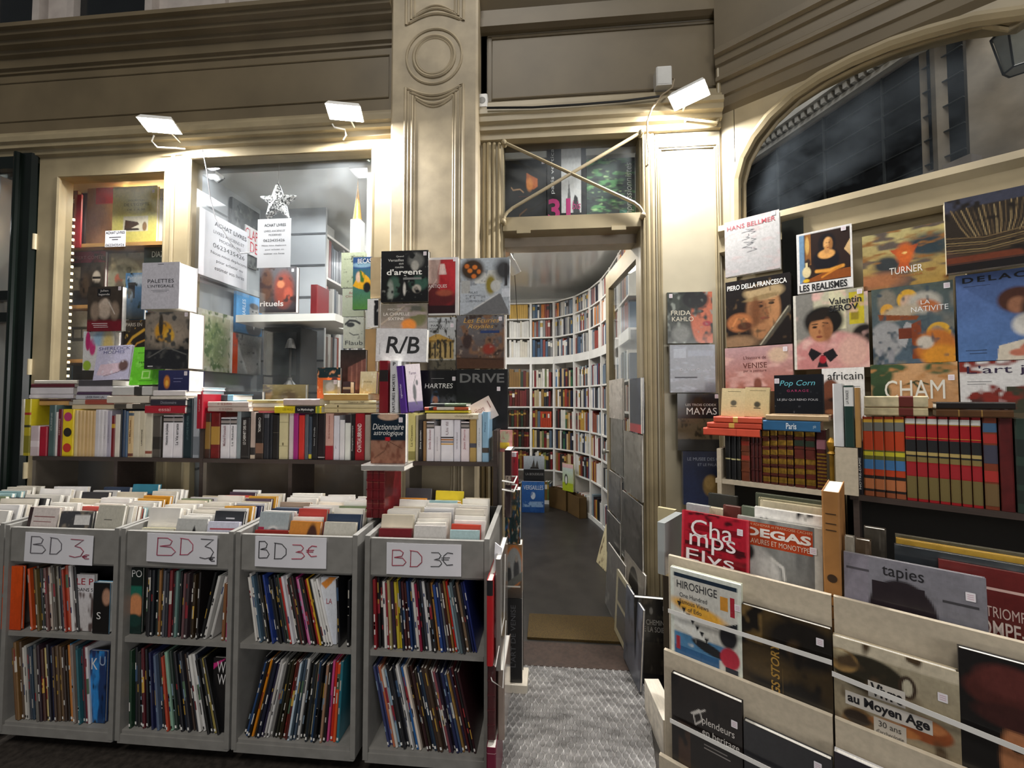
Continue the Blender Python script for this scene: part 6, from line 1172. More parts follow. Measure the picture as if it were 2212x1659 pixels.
# door transom display
TG = 'books behind the transom pane'
tz = 2.507
trs = obj('transom_shelf', MB().box(dj0, dj1, .05, .28, 2.48, 2.503), WOOD); tag(trs, 'pine shelf behind the transom pane', 'shelf')
structure(SM('wall_transom_back', MB().box(dj0, dj1, .27, .29, 2.5, 2.92), mat('amber_dark_board', '#2c2011', .6)))
tb_ = obj('transom_rear_shelf', MB().box(dj0, dj1, .20, .27, 2.82, 2.84), mat('amber_board', '#6a4a1c', .5)); tag(tb_, 'amber wooden batten high behind the transom pane', 'batten')
def tbook(*a, **kk): return fbook(F, *a, z0=tz, **kk)
tbook(1086, 1180, 348, 468, -.10, .02, 'black cover with a fire-lit face in profile behind the transom pane', '#0d0d0d', [('bg', '#090909', '#141414'), ('p', [(.56, .56), (.54, .66), (.55, .8), (.64, .76), (.8, .7), (.8, .58), (.72, .54), (.64, .54)], '#b8622a'), ('e', .62, .62, .07, .1, '#d8863c', .6), ('s', [(.2, .58), (.24, .54), (.4, .55), (.48, .5)], .012, '#b8906a'), ('s', [(.34, .0), (.4, .16), (.55, .24)], .014, '#6a4626')], [(None, .36, .7, .43, .44, '#4a1c16')], (.93, .95), group=TG)
tbook(1182, 1266, 308, 470, -.09, .03, 'tall black and white cover with large magenta numerals behind the transom pane', '#141416', [('bg', '#121214', '#18181a'), ('r', .36, .12, .87, .94, '#b9b9b9'), ('p', [(.52, .3), (.56, .52), (.6, .3)], '#5a5a5c'), ('p', [(.66, .12), (.84, .12), (.78, .3), (.72, .34), (.68, .3)], '#2a2a2c')], [('paris vertical', .08, .2, .36, .94, '#d4d4d4', dict(vert=1)), ('31', .02, .6, .03, .3, '#a01e62', dict(bold=.03)), ('bis', .64, .86, .16, .26, '#a01e62', dict(shear=.2))], (.86, .95), group=TG)
tbook(1267, 1372, 345, 468, -.10, .02, 'green watery cover with slender italic lettering behind the transom pane', '#2c3a34', [('bg', '#20282a', '#2a3a30'), ('b', 4, '#4a7a4a', .52, 4), ('b', 6, '#8aa874', .66, 4), ('b', 5, '#151c1c', .6, 3), ('r', .68, .08, .82, .18, '#2a7a6a')], [('impressionnistes', .8, .97, .04, .92, '#c4c8c4', dict(vert=1, shear=.25)), ('Les', .62, .78, .0, .06, '#c4c8c4', dict(shear=.25))], None, group=TG)
# ---------------------------------------------------------------- right-hand stand along the canted wall
D1, D2, D3 = .93, .985, 1.04                        # stepped front boards, metres before the canted wall
U1 = (R.at(1440, 1300, .95)[0], R.at(1794, 1300, .95)[0]); U2 = (R.at(1799, 1300, .95)[0], 1.42)
ZA = R.at(1600, 1238, D1)[1]; ZB = R.at(1600, 1470, D2)[1]; ZC = R.at(1440, 1640, D3)[1]
SHR = 1.075
for i, ((s0, s1), lab) in enumerate(((U1, 'beige stepped book stand nearest the doorway'), (U2, 'beige stepped book stand farther from the doorway, holding the matching red and gold volumes'))):
    e = empty('book_stand', R.mx(s0, 0, 0)); tag(e, lab, 'book stand', 'beige stepped book stands'); w = s1 - s0
    for d, z1, z0 in ((D1, ZA, .45), (D2, ZB, .10), (D3, ZC, .0)):
        obj('front_board', MB().bbox(0, w, -d, -d + .016, z0, z1, .003), BEIGE, e)
    for d, z in ((D2, ZB - .1), (D3, ZC - .1)):
        obj('pocket_floor', MB().box(0, w, -d + .01, -d + .06, max(.01, z), max(.02, z + .012)), BEIGE, e)
    for xx in (0, w - .018):
        obj('side_panel', MB().box(xx, xx + .018, -D1 + .016, -.42, 0, ZA - .205), BEIGE, e)
    obj('trough_floor', MB().box(.018, w - .018, -D1 + .016, -.42, ZA - .22, ZA - .20), BEIGE, e)
    obj('shelf_board', MB().box(.02, w - .0, -.39, -.16, SHR - .02, SHR), BEIGE if i == 0 else DARKW, e)
    for xx in ((R.at(1549, 1000, .39)[0] - s0, w - .03) if i == 0 else (.03, w - .02)):
        obj('upright', MB().box(xx, xx + .018, -.392, -.16, 0, SHR + (.14 if i == 0 and xx < .2 else -.02)), BEIGE if i == 0 else DARKW, e)
    obj('back_board', MB().box(0, w, -.158, -.15, 0, SHR - .02), mat('dark_stand_back', '#161412', .8), e)
# wall display
WG = 'art books leaning on the canted wall'
WD = .105
def rb_(x0, x1, yt, yb, lab, color, ops, texts=(), st=(.92, .95), d=WD, th=.03, g=WG, **k): return fbook(R, x0, x1, yt, yb, d, th, lab, color, ops, texts, st, g, **k)
rb_(1565, 1685, 482, 600, 'pale grey cover with faded red capitals and fine grey scribble, topmost beside the corner', '#b9b8b6', [('bg', '#a9a7a8', '#bab9b8'), ('b', 4, '#b3a8a8', .6, 3)] + [('s', [(.42 + .1 * math.sin(i * 2.1), .38 + .045 * i), (.52 + .08 * math.cos(i * 1.7), .4 + .045 * i), (.44 + .1 * math.cos(i * 2.9), .43 + .045 * i)], .008, '#55565a') for i in range(9)], [('HANS BELLMER', .05, .93, .83, .91, '#b0505a', dict(bold=.005))], (.9, .96), res=.0035)
rb_(1720, 1842, 508, 636, 'white-edged cover with a dark-haired seated woman, vase and statuette, bold black title', '#dcd9d6', [('bg', '#dcdad8', '#d8d6d4'), ('r', .05, .16, .97, .97, '#2a1c18'), ('r', .05, .16, .14, .97, '#6a8aa8'), ('r', .16, .45, .27, .97, '#8a5a2c'), ('e', .2, .78, .04, .14, '#c9a05a', .4), ('e', .21, .5, .05, .06, '#3a2a22', .4), ('e', .18, .34, .08, .09, '#d8c89a', .2), ('r', .165, .4, .2, .5, '#d8c89a'), ('p', [(.86, .62), (.97, .78), (.97, .5)], '#c9a878'), ('e', .56, .76, .16, .17, '#171216', .2), ('e', .58, .75, .08, .11, '#d8a468', .25), ('e', .54, .5, .24, .2, '#14121a', .2), ('e', .55, .59, .15, .075, '#d8a05c', .25), ('e', .56, .66, .045, .07, '#c08a50', .3), ('e', .63, .74, .035, .09, '#9a6838', .6), ('e', .56, .77, .012, .008, '#2a1810', .3), ('e', .6, .77, .012, .008, '#2a1810', .3), ('e', .58, .69, .02, .007, '#8a3a2a', .3), ('p', [(.06, .17), (.97, .17), (.97, .32), (.5, .3)], '#8a4a1c'), ('s', [(.36, .33), (.6, .32), (.84, .36)], .035, '#d8963e'), ('s', [(.46, .22), (.8, .36)], .02, '#c8802c'), ('e', .17, .2, .06, .03, '#d8b02a', .3)], [('LES REALISMES', .04, .9, .02, .135, '#131315', dict(bold=.03))], (.86, .95), res=.0035)
rb_(1862, 2048, 512, 630, 'landscape cover of amber and grey sunset bands with white capitals', '#a89468', [('bg', '#a08040', '#b0a470'), ('b', 3, '#5a5048', .52, 3), ('e', .82, .66, .3, .2, '#2e3c44', .6), ('e', .3, .42, .16, .14, '#34383a', .5), ('b', 4, '#8a6034', .58, 3), ('p', [(.34, .66), (.68, .7), (.6, .52), (.56, .36), (.6, .26), (.42, .26), (.46, .44), (.42, .54)], '#b0502a'), ('e', .52, .57, .1, .18, '#c4602a', .6), ('e', .52, .58, .03, .018, '#f0c878', .3), ('e', .2, .14, .3, .14, '#a06844', .8), ('n', 5, .15)], [('TURNER', .33, .72, .225, .345, '#e6e2dc'), ('ET LA COULEUR', .36, .72, .165, .2, '#a05a2c')], None)
rb_(2040, 2270, 437, 592, 'wide cover with a twisted bundle of dark branches above reddish ground', '#c9c0a8', [('bg', '#4a2a1c', '#3c3e4c'), ('e', .5, .55, .6, .4, '#2c241c', .15)] + [('s', [(.06 + .055 * i, .86 - .03 * math.sin(i)), (.16 + .045 * i, .6), (.24 + .035 * i, .45)], .009, ['#8a7450', '#5a4a34', '#9a8660'][i % 3]) for i in range(17)] + [('s', [(.0, .48 - .035 * i), (.4, .42 - .03 * i), (1, .5 - .03 * i)], .008, ['#7a6444', '#4a3a26', '#8f7a52'][i % 3]) for i in range(8)] + [('r', 0, .86, 1, 1, '#3a3c4c'), ('r', 0, .12, 1, .2, '#6a3420'), ('r', 0, 0, 1, .1, '#171314'), ('b', 8, '#1c1612', .64)], [('keith', .82, 1.05, .87, .97, '#1a1c26', dict(bold=.02)), (None, .82, 1.05, .83, .85, '#9a9aa2')], None, d=.14, th=.05, res=.0035)
rb_(1567, 1709, 611, 751, 'dark cover with a pale headbanded face, raised hand and diagonal blade, white capitals', '#1c1614', [('bg', '#1a1310', '#171212'), ('e', .55, .85, .32, .12, '#14110f', .2), ('e', .6, .52, .25, .38, '#a87850', .2), ('e', .5, .48, .16, .3, '#7a5236', .6), ('e', .58, .2, .15, .12, '#9a6c48', .4), ('e', .6, .78, .3, .12, '#a8916c', .3), ('e', .57, .70, .27, .035, '#8a7450', .4, 6), ('e', .57, .86, .28, .03, '#3a2e20', .4, 6), ('e', .54, .57, .055, .022, '#2a1c14', .3), ('e', .72, .6, .045, .02, '#2a1c14', .3), ('e', .64, .46, .035, .06, '#8a5c3c', .5), ('s', [(.48, .62), (.58, .625)], .008, '#3a2416'), ('s', [(.68, .645), (.77, .635)], .008, '#3a2416'), ('s', [(.63, .6), (.645, .46), (.68, .45)], .007, '#7a4c30'), ('e', .48, .5, .06, .2, '#6a4228', .7), ('e', .62, .39, .07, .018, '#7a3e30', .3), ('e', .22, .36, .2, .14, '#a0643c', .3), ('e', .3, .3, .12, .06, '#4a2a1c', .4), ('s', [(.1, .3), (.18, .42), (.34, .4)], .02, '#b87848'), ('s', [(.56, .0), (.98, .5)], .05, '#4a463c'), ('s', [(.54, .0), (.96, .52)], .012, '#a8a28e'), ('b', 9, '#5a4630', .72), ('e', .2, .06, .3, .1, '#8a6c50', .6)], [('PIERO DELLA FRANCESCA', .03, .95, .86, .935, '#e8e6e2', dict(bold=.02))], None, res=.0034)
rb_(1713, 1877, 640, 799, 'cover of a seated dark-haired person in a pink blouse with a black bow', '#c9c4b6', [('bg', '#8a8478', '#a8a48e'), ('r', .0, .4, .28, 1, '#7c7a74'), ('r', .3, .5, .5, 1, '#b8b49c'), ('r', .5, .5, .72, 1, '#c9c4a4'), ('r', .76, .55, .95, .95, '#b8a82a'), ('r', .78, .6, .88, .7, '#8a7a24'), ('e', .95, .4, .16, .14, '#1c1614', .3), ('e', .88, .3, .08, .05, '#c9c0a8', .3), ('r', .8, 0, 1, .24, '#2a1c18'), ('e', .5, .06, .58, .42, '#c08a86', .12), ('e', .8, .2, .2, .2, '#c9a094', .5), ('e', .25, .12, .2, .2, '#b87a78', .5), ('b', 5, '#d0a8a0', .62), ('e', .42, .62, .27, .2, '#15120f', .25), ('e', .38, .52, .16, .17, '#a8744c', .2), ('e', .3, .55, .035, .015, '#2a1810', .3), ('e', .44, .56, .035, .015, '#2a1810', .3), ('e', .36, .42, .045, .015, '#7a3a2c', .3), ('e', .41, .7, .2, .06, '#15120f', .3), ('e', .47, .5, .06, .14, '#8a5a3a', .7), ('e', .365, .485, .018, .03, '#8f5a3c', .4), ('s', [(.26, .585), (.34, .59)], .008, '#1c120c'), ('s', [(.41, .6), (.48, .59)], .008, '#1c120c'), ('e', .35, .7, .16, .06, '#1f1712', .5, 20), ('p', [(.39, .2), (.24, .28), (.2, .2), (.26, .1)], '#171418'), ('p', [(.4, .2), (.54, .26), (.6, .16), (.5, .08)], '#171418'), ('p', [(.38, .18), (.42, .18), (.47, .02), (.32, .02)], '#1c171b'), ('e', .4, .12, .05, .05, '#a02430', .3), ('r', 0, .0, .04, 1, '#cfcbc0')], [('Valentin', .5, .92, .82, .905, '#17171a', dict(bold=.015)), ('SEROV', .5, .88, .73, .81, '#17171a', dict(bold=.03))], (.9, .95), res=.0034)
rb_(1882, 2062, 627, 789, 'fresco-like cover with haloed figures, a pale donkey shape and orange robe', '#5c6268', [('bg', '#4a5a68', '#4a5450'), ('b', 4, '#6a6a64', .6), ('e', .2, .82, .12, .16, '#7a7468', .4), ('e', .46, .82, .13, .13, '#c89a34', .08), ('e', .46, .79, .09, .09, '#b89a84', .3), ('e', .66, .76, .2, .14, '#a8a49a', .4), ('e', .72, .72, .14, .07, '#b0663a', .6, -20), ('e', .2, .7, .09, .09, '#c8943a', .1), ('e', .36, .66, .24, .09, '#a89a84', .5, 10), ('p', [(.08, .66), (.6, .6), (.56, .55), (.1, .58)], '#7a4224'), ('e', .18, .32, .22, .24, '#8f8f90', .2), ('p', [(.3, .3), (.44, .54), (.52, .5), (.42, .2)], '#98989a'), ('r', .08, .0, .14, .2, '#85858a'), ('r', .2, .02, .27, .2, '#85858a'), ('p', [(.5, .5), (.62, .55), (.62, .06), (.5, .06)], '#7a3c22'), ('r', .34, .32, .5, .46, '#6a3220'), ('e', .82, .38, .14, .12, '#c89a34', .08), ('e', .8, .36, .08, .1, '#8a7a68', .3), ('e', .78, .2, .24, .22, '#b0682c', .25), ('e', .84, .08, .22, .14, '#c8862c', .4), ('e', .66, .26, .1, .08, '#b8b0a4', .4), ('b', 9, '#3a4650', .7)], [('LA', .62, .73, .74, .79, '#d8d8d8'), ('NATIVITE', .5, .94, .65, .715, '#d8d8d8')], (.93, .94), res=.0036)
rb_(2064, 2290, 597, 782, 'large blue cover with a brown-haired bowed figure and black spaced capitals', '#5a72a0', [('bg', '#5272a4', '#4c6090'), ('n', 4, .12), ('e', .62, .66, .2, .14, '#4a2c22', .25), ('e', .62, .6, .1, .09, '#9a6a50', .4), ('e', .85, .55, .2, .2, '#3a2a22', .3), ('e', .7, .38, .14, .12, '#c9c6c0', .4), ('p', [(.4, .0), (1, .0), (1, .3), (.42, .16)], '#c9bfae'), ('s', [(.88, .3), (.66, .12)], .05, '#b8705a'), ('e', .62, .08, .1, .04, '#b8705a', .4), ('e', .95, .85, .18, .12, '#3a2a22', .3)], [('DELACROIX', .07, 1.25, .9, .965, '#15171c', dict(bold=.02, spacing=1.3)), (None, .08, .36, .855, .86, '#2a3450'), (None, .08, .3, .12, .126, '#1c2434'), (None, .12, .3, .085, .091, '#1c2434')], None, res=.0036)
rb_(1566, 1713, 753, 846, 'rosy sky cover with a small brown sail and fine serif title', '#b98a84', [('bg', '#a86a58', '#b08e90'), ('b', 3, '#c9a098', .58, 2), ('e', .8, .78, .14, .16, '#c4a890', .6), ('e', .5, .16, .06, .14, '#7a4a3c', .4), ('e', .48, .06, .2, .05, '#6a3a30', .5)], [("L'histoire de", .29, .63, .72, .79, '#5a2c28'), ('VENISE', .28, .64, .52, .64, '#5a2820'), ('par la peinture', .29, .63, .42, .49, '#5a2c28')], (.9, .9))
rb_(1775, 1868, 796, 902, 'white cover with a carved brown mask below a black serif title', '#d8d6d2', [('bg', '#cfccc8', '#dcdad8'), ('e', .2, .36, .28, .42, '#6a3e2c', .15), ('e', .2, .2, .26, .2, '#4a2c20', .4), ('e', .26, .36, .12, .04, '#2a1812', .4), ('e', .2, .12, .14, .05, '#8a5a3c', .4)], [('africain', .14, .97, .76, .92, '#1a1a1c'), (None, .62, .9, .62, .63, '#6a6a6a'), (None, .62, .9, .58, .59, '#6a6a6a')], None)
rb_(1880, 2070, 788, 880, 'peach cover with green leaves around large white capitals', '#b98c60', [('bg', '#b4865a', '#c0966c'), ('e', .1, .75, .18, .3, '#34482e', .3), ('e', .28, .9, .16, .1, '#3a5034', .4), ('e', .8, .88, .16, .14, '#3e5638', .4), ('e', .12, .35, .12, .2, '#2c4028', .4), ('s', [(.4, .5), (.55, .6), (.68, .52)], .02, '#27351f'), ('s', [(.52, .56), (.6, .4)], .02, '#2c3a24'), ('b', 6, '#a87848', .62)], [('CHAM', .17, .86, .2, .62, '#d8d4c8')], (.93, .66))
rb_(2072, 2290, 783, 890, 'white cover with dark purple serif title and a brown animal-shaped relic', '#d2d0cc', [('bg', '#cac8c6', '#d6d4d2'), ('p', [(.1, .34), (.18, .4), (.3, .3), (.42, .5), (.4, .2), (.24, .1), (.12, .14)], '#4a2a26'), ('r', .48, 0, 1, .5, '#3a3a2c'), ('b', 5, '#7a2a22', .55)], [("L'art juif", .08, .96, .72, .92, '#2a1c3a'), (None, .08, .34, .6, .61, '#6a6a6c'), (None, .08, .28, .55, .56, '#6a6a6c')], None)
glz = obj('glass_strip', MB().box(0, .09, 0, .01, 0, .44), mat('dark_side_glass', '#1a1b18', .1), None, R.mx(R.at(1690, 560, .05)[0], .05, 1.90)); tag(glz, 'dark glass strip between the grey scribble cover and the seated woman cover', 'glass')
# column of sleeved books on the pale panel
CG = 'sleeved books on the pale panel by the corner'
fbook(F, 1441, 1539, 632, 742, .06, .025, 'film-wrapped cover with half an orange-pink face and white capitals, on the pale panel', '#3a3a38', [('bg', '#4a4c48', '#3a403a'), ('e', .9, .5, .38, .62, '#c0684a', .12), ('e', .62, .86, .3, .2, '#171618', .3), ('e', .74, .62, .07, .03, '#3a2420', .3), ('e', .88, .38, .1, .05, '#a02a3a', .3), ('s', [(.58, .72), (.8, .78)], .02, '#1c1816'), ('e', .3, .2, .2, .16, '#7a7c78', .5), ('b', 7, '#8a9088', .66), ('b', 5, '#262a26', .64)], [('FRIDA', .08, .52, .55, .64, '#e0d8c4'), ('KAHLO', .1, .58, .43, .52, '#e0d8c4')], (.08, .93), CG, m=SLEEVE)
fbook(F, 1447, 1545, 745, 848, .07, .02, 'grey misty sleeved cover with faint columns, under the orange-faced cover', '#7c7e86', [('bg', '#6c6e76', '#7e828c'), ('r', .08, .72, .36, .92, '#9aa0ac'), ('r', .4, .76, .96, .88, '#8a90a0'), ('b', 5, '#8c92a0', .6, 4)], [('Du Van Gogh a', .22, .9, .44, .5, '#c8ccd4'), (None, .1, .6, .3, .33, '#5a5c64')], None, CG, m=SLEEVE)
fbook(F, 1463, 1553, 850, 973, .075, .025, 'black sleeved cover with white capitals over a brown relief band', '#1a1a1c', [('bg', '#141416', '#1c1c1f'), ('r', 0, .2, 1, .56, '#5a4c38'), ('b', 10, '#2c2418', .55), ('r', 0, 0, 1, .2, '#161618')], [('LES TROIS CODEX', .2, .94, .78, .82, '#cfcdc8'), ('MAYAS', .22, .95, .63, .75, '#e0dedA')], (.95, .95), CG, m=SLEEVE)
fbook(F, 1475, 1556, 975, 1090, .08, .025, 'navy sleeved cover with a golden face in profile, lowest on the pale panel', '#1c2a4a', [('bg', '#1a2c56', '#18223c'), ('e', .75, .36, .22, .2, '#8a7040', .3), ('e', .72, .42, .14, .12, '#b0925a', .5), ('n', 4, .2)], [('LE MUSEE DES O', .12, .98, .83, .89, '#8a92a4'), ('ET LE PALAIS', .4, .98, .73, .78, '#8a92a4')], None, CG, m=SLEEVE)
# shelf of the first stand: gilt leather volumes
SG = 'leather volumes on the first stand shelf'
def rspine(lst, d, zb, names, g, dp=.16):
    for i, (x0, x1, yt, c, o) in enumerate(lst):
        s0, s1 = R.at(x0, 980, d)[0], R.at(x1, 980, d)[0]; z1 = R.at((x0 + x1) / 2, yt, d)[1]
        lb = o.pop('label', None) or names % (cname(c), ORD[i])
        spine_book('book', lb, g, R.mx(s0, d, zb + .001), s1 - s0 - .0015, z1 - zb, dp, c, o.get('m'), PAGE, o.get('bands', ()), o.get('texts', ()), raised=o.get('raised', 0))
GB = lambda: dict(m=LEATHER, bands=[(f, f + .09, GOLD) for f in (.04, .2, .36, .52, .68, .86)], raised=5)
rspine([(1566, 1578, 942, '#161616', dict(bands=[(.46, .49, '#b0a87a')])), (1579, 1590, 940, '#141416', dict(bands=[(.44, .47, '#b0a87a')])), (1591, 1600, 938, '#161616', dict(bands=[(.43, .46, '#b0a87a')])), (1601, 1620, 930, '#6a3620', dict(m=LEATHER, raised=4, bands=[(.7, .82, '#8a2c1c'), (.4, .5, '#8a2c1c')])),
        (1622, 1630, 932, '#4a1c1a', dict(m=LEATHER, raised=3)), (1630.5, 1638, 932, '#4c1e1a', dict(m=LEATHER, raised=3)), (1638.5, 1646, 932, '#4a1a18', dict(m=LEATHER, raised=3)),
        (1647, 1663, 926, '#5a2418', GB()), (1664, 1680, 924, '#4c1e16', GB()), (1681, 1699, 922, '#5a281a', GB()), (1700, 1714, 922, '#4a1c14', GB()), (1716, 1738, 926, '#5c241a', dict(m=LEATHER, raised=5, bands=[(.05, .16, GOLD), (.22, .34, GOLD), (.38, .5, GOLD), (.7, .8, '#1c2a1c'), (.86, .97, GOLD)])), (1740, 1762, 928, '#5c241a', dict(m=LEATHER, raised=5, bands=[(.05, .16, GOLD), (.24, .34, GOLD), (.4, .5, GOLD), (.7, .8, '#1c2a1c'), (.88, .96, GOLD)])),
        (1764, 1786, 930, '#4a1618', dict(m=LEATHER, bands=[(.04 + .06 * k_, .07 + .06 * k_, GOLD) for k_ in range(10)] + [(.68, .84, '#8a5a64')]))], .375, SHR, '%s leather spine, %s from the pale panel on the first stand shelf', SG)
def rpile(lst, d, g):
    for x0, x1, yt, yb, c, lab, o in lst:
        s0, z1 = R.at(x0, yt, d); s1 = R.at(x1, (yt + yb) / 2, d)[0]; z0 = R.at(x0, yb, d)[1]
        spine_book('book', lab, g, R.mx(s0, d, z0, yaw=o.get('yaw', 0)), (z1 - z0) * .97, s1 - s0, o.get('dp', .17), c, o.get('m', CLOTH), PAGE, o.get('bands', ()), o.get('texts', ()), flat=True)
TP = 'books lying flat on the stand shelves'
rpile([(1541, 1646, 899, 912, '#c4492c', 'uppermost of three orange-red cloth books lying flat', dict(bands=[(.42, .52, '#c89a4a')])), (1527, 1645, 912, 923, '#bc4228', 'middle of three orange-red cloth books lying flat', dict(bands=[(.42, .52, '#c89a4a')])), (1519, 1641, 923, 939, '#cc4a30', 'lowest and widest of three orange-red cloth books lying flat', dict(bands=[(.6, .605, '#8a2c1c')])),
       (1654, 1790, 895, 907, '#a48a66', 'tan book lying flat between the black game box and the blue book', {}), (1648, 1772, 907, 929, '#1f5a86', 'blue cloth book with white script title lying flat', dict(texts=[('Paris', .42, .6, '#d8e0e8', 1, .2, .8), ('guide', .88, .93, '#9ab0c0', 1, .3, .7)]))], .40, TP)
fbook(R, 1556, 1608, 838, 898, .36, .02, 'small cream booklet with a printed emblem, nearer the corner', '#cbb88c', [('bg', '#c6b284', '#d0be94'), ('e', .52, .48, .13, .1, '#5a5648', .3)], [(None, .25, .8, .88, .895, '#6a5c3c'), (None, .4, .65, .34, .36, '#4a4434')], None, 'pair of small cream booklets', lean=6, roll=2)
fbook(R, 1606, 1660, 836, 899, .36, .02, 'small cream booklet with a printed emblem, beside the black game box', '#c8b488', [('bg', '#c4af80', '#cdba8e'), ('e', .52, .42, .13, .1, '#4a4638', .3)], [(None, .2, .85, .88, .895, '#6a5c3c'), (None, .38, .66, .28, .31, '#3a3428')], None, 'pair of small cream booklets', lean=6, roll=2)
fbook(R, 1672, 1778, 811, 893, .37, .05, 'black game box with cyan neon script and pink capitals', '#15171c', [('bg', '#101217', '#181a20'), ('b', 16, '#8a8c94', .86)], [('Pop Corn', .12, .85, .68, .86, '#6ac0d0', dict(shear=.25)), ('GARAGE', .27, .72, .56, .62, '#b03a6a', dict(spacing=1.3)), ('LE JEU QUI REND FOUS', .06, .9, .32, .39, '#a8a8ac', dict(bold=.01))], (.06, .85), None)
bt = empty('brass_cane', R.mx(R.at(1797, 1000, .40)[0], .40, SHR)); tag(bt, 'slim brass finial rod standing at the end of the leather volumes', 'rod')
obj('rod', MB().tube([(0, 0, 0), (0, 0, .15)], .008, 10), BRASS, bt); obj('finial', MB().lathe([(.006, .15), (.016, .155), (.008, .165), (.014, .185), (.016, .2), (.008, .215), (.002, .22)], 14), BRASS, bt)
rspine([(1802, 1825, 829, '#cfcfd0', dict(label='tall white spine standing over the gap between the two stands')), (1826, 1848, 833, '#1f3a34', dict(bands=[(.66, .97, '#d4d4d2')], texts=[('LA FRANCE', .7, .92, '#6a6a6a', 1, .2, .5)], label='dark green spine with white upper label over the gap between the stands')), (1849, 1862, 838, '#a8814c', dict(label='short tan spine beside the dark green one over the gap between stands'))], .42, R.at(1815, 965, .42)[1], '%s %s', None, dp=.12)
br = obj('block', MB().box(0, .068, 0, .12, 0, R.at(1815, 965, .42)[1] - SHR - .003), BEIGE, None, R.mx(R.at(1804, 960, .41)[0], .42, SHR + .001)); tag(br, 'beige block under the white and dark green spines', 'block')
# second stand: matching sets
OB = lambda: dict(bands=[(.0, .06, '#8a4a2a'), (.06, .26, '#1c1412'), (.09, .22, '#a8643c'), (.34, .46, '#3a6a9a'), (.46, .58, '#5a5a24'), (.51, .56, '#b8b02a'), (.82, .93, '#6a6a64'), (.93, .97, '#c9a23a')])
RB = lambda: dict(bands=[(.03, .29, '#6a5c34'), (.3, .44, '#951a22'), (.46, .52, '#7a6a3c'), (.52, .72, '#1a1a1c'), (.54, .58, '#a8935a'), (.91, .97, '#c4c4c0'), (.745, .75, '#c9a23a'), (.9, .905, '#c9a23a')])
rspine([(1851, 1864, 955, '#15151c', dict(texts=[('NOTRE-DAME', .1, .7, '#c9c9c8', 1, .3, .65)], label='black spine with white capitals at the start of the second stand'))]
       + [(1865 + 22.9 * i, 1887.4 + 22.9 * i, 901, '#b4401f', dict(OB(), label='orange volume with globe and blue bands, %s from the doorway end of its set' % ORD[i])) for i in range(4)]
       + [(1957 + 23.7 * i, 1980 + 23.7 * i, 899 + i * .6, '#9c1c22', dict(RB(), label='red and gold volume with dark V emblem, %s from the doorway end of its set' % ORD[i])) for i in range(7)]
       + [(2125, 2157, 903, '#7a3a24', dict(bands=[(.84, .94, '#3a5a7a'), (.72, .82, '#a02a24'), (.5, .7, '#3a3a4a'), (.3, .42, '#a02a24'), (.04, .28, '#6a5434')], label='single brown-red volume with blue top panel after the red and gold set')), (2159, 2191, 904, '#5c1a1a', dict(m=LEATHER, label='plain dark red spine next to the green spines')), (2194, 2220, 905, '#2c3c34', dict(bands=[(.1, .24, '#1a2420'), (.3, .5, '#1a2420'), (.6, .78, '#1a2420')], label='dark green ruled spine beside the plain dark red spine on the second stand'))], .375, SHR, '%s %s', 'volumes on the second stand shelf')
rpile([(1866, 2005, 855, 879, '#cdc09c', 'upper of two cream vellum volumes with a brown label lying flat', dict(bands=[(.56, .78, '#5c2018')], m=LEATHER)), (1866, 2005, 880, 897, '#c4b690', 'lower of two cream vellum volumes with a brown label lying flat', dict(bands=[(.56, .78, '#5c2018')], m=LEATHER)), (2022, 2194, 868, 883, '#1c1614', 'black ribbed leather album lying flat on a brown one', dict(m=LEATHER)), (2022, 2190, 884, 900, '#5a3a1e', 'brown marbled album lying flat under the black one', dict(m=LEATHER, bands=[(.3, .32, '#8a6a34'), (.6, .62, '#8a6a34')]))], .39, TP)
# troughs
TG2 = 'large books in the stand troughs'
zl1 = ZA - .195
def tr(x0, x1, yt, d, lab, color, ops, texts=(), st=None, th=.02, lean=5, **k): return fbook(R, x0, x1, yt, yt + 60, d, th, lab, color, ops, texts, st, TG2, z0=zl1, lean=lean, **k)
tr(1467, 1613, 1104, .905, 'red cover with large white broken serif title, front of the first trough', '#a01626', [('bg', '#6a0e18', '#b41c30'), ('r', .06, .66, .94, .7, '#4a0a10'), ('r', .1, .82, .9, .88, '#7a0e1a'), ('r', 0, .4, 1, .6, '#7c101c'), ('b', 6, '#3a080e', .6, 3), ('r', 0, 0, .03, 1, '#c83a48'), ('r', .97, 0, 1, 1, '#c83a48')], [('Cha', .15, .78, .76, .93, '#e4dcdc'), ('mps', .13, .82, .61, .78, '#e4dcdc'), ('Elys', .08, .8, .47, .63, '#e4dcdc')], (.88, .88), m=SLEEVE)
tr(1588, 1774, 1116, .875, 'grey cover with orange title panel and a pale bent back figure, first trough', '#a9a8a2', [('bg', '#3a3a3a', '#9a9a96'), ('b', 4, '#6a6a68', .5, .5), ('e', .26, .6, .16, .16, '#b8b6b2', .4, 30), ('e', .4, .52, .12, .16, '#cfcdc8', .5, 20), ('e', .12, .68, .1, .08, '#2a2a2a', .4), ('s', [(.42, .66), (.56, .6), (.58, .5)], .02, '#d0cec8'), ('r', .08, .75, .9, .965, '#b0401c'), ('r', .91, 0, 1, 1, '#b8b6ae')], [('JEAN ADHEMAR et FRANCOISE CACHIN', .09, .89, .925, .955, '#d8a888'), ('DEGAS', .1, .88, .835, .915, '#e8e0d8', dict(bold=.04)), ('GRAVURES ET MONOTYPES', .09, .89, .77, .815, '#e0c8b4')], (.9, .8))
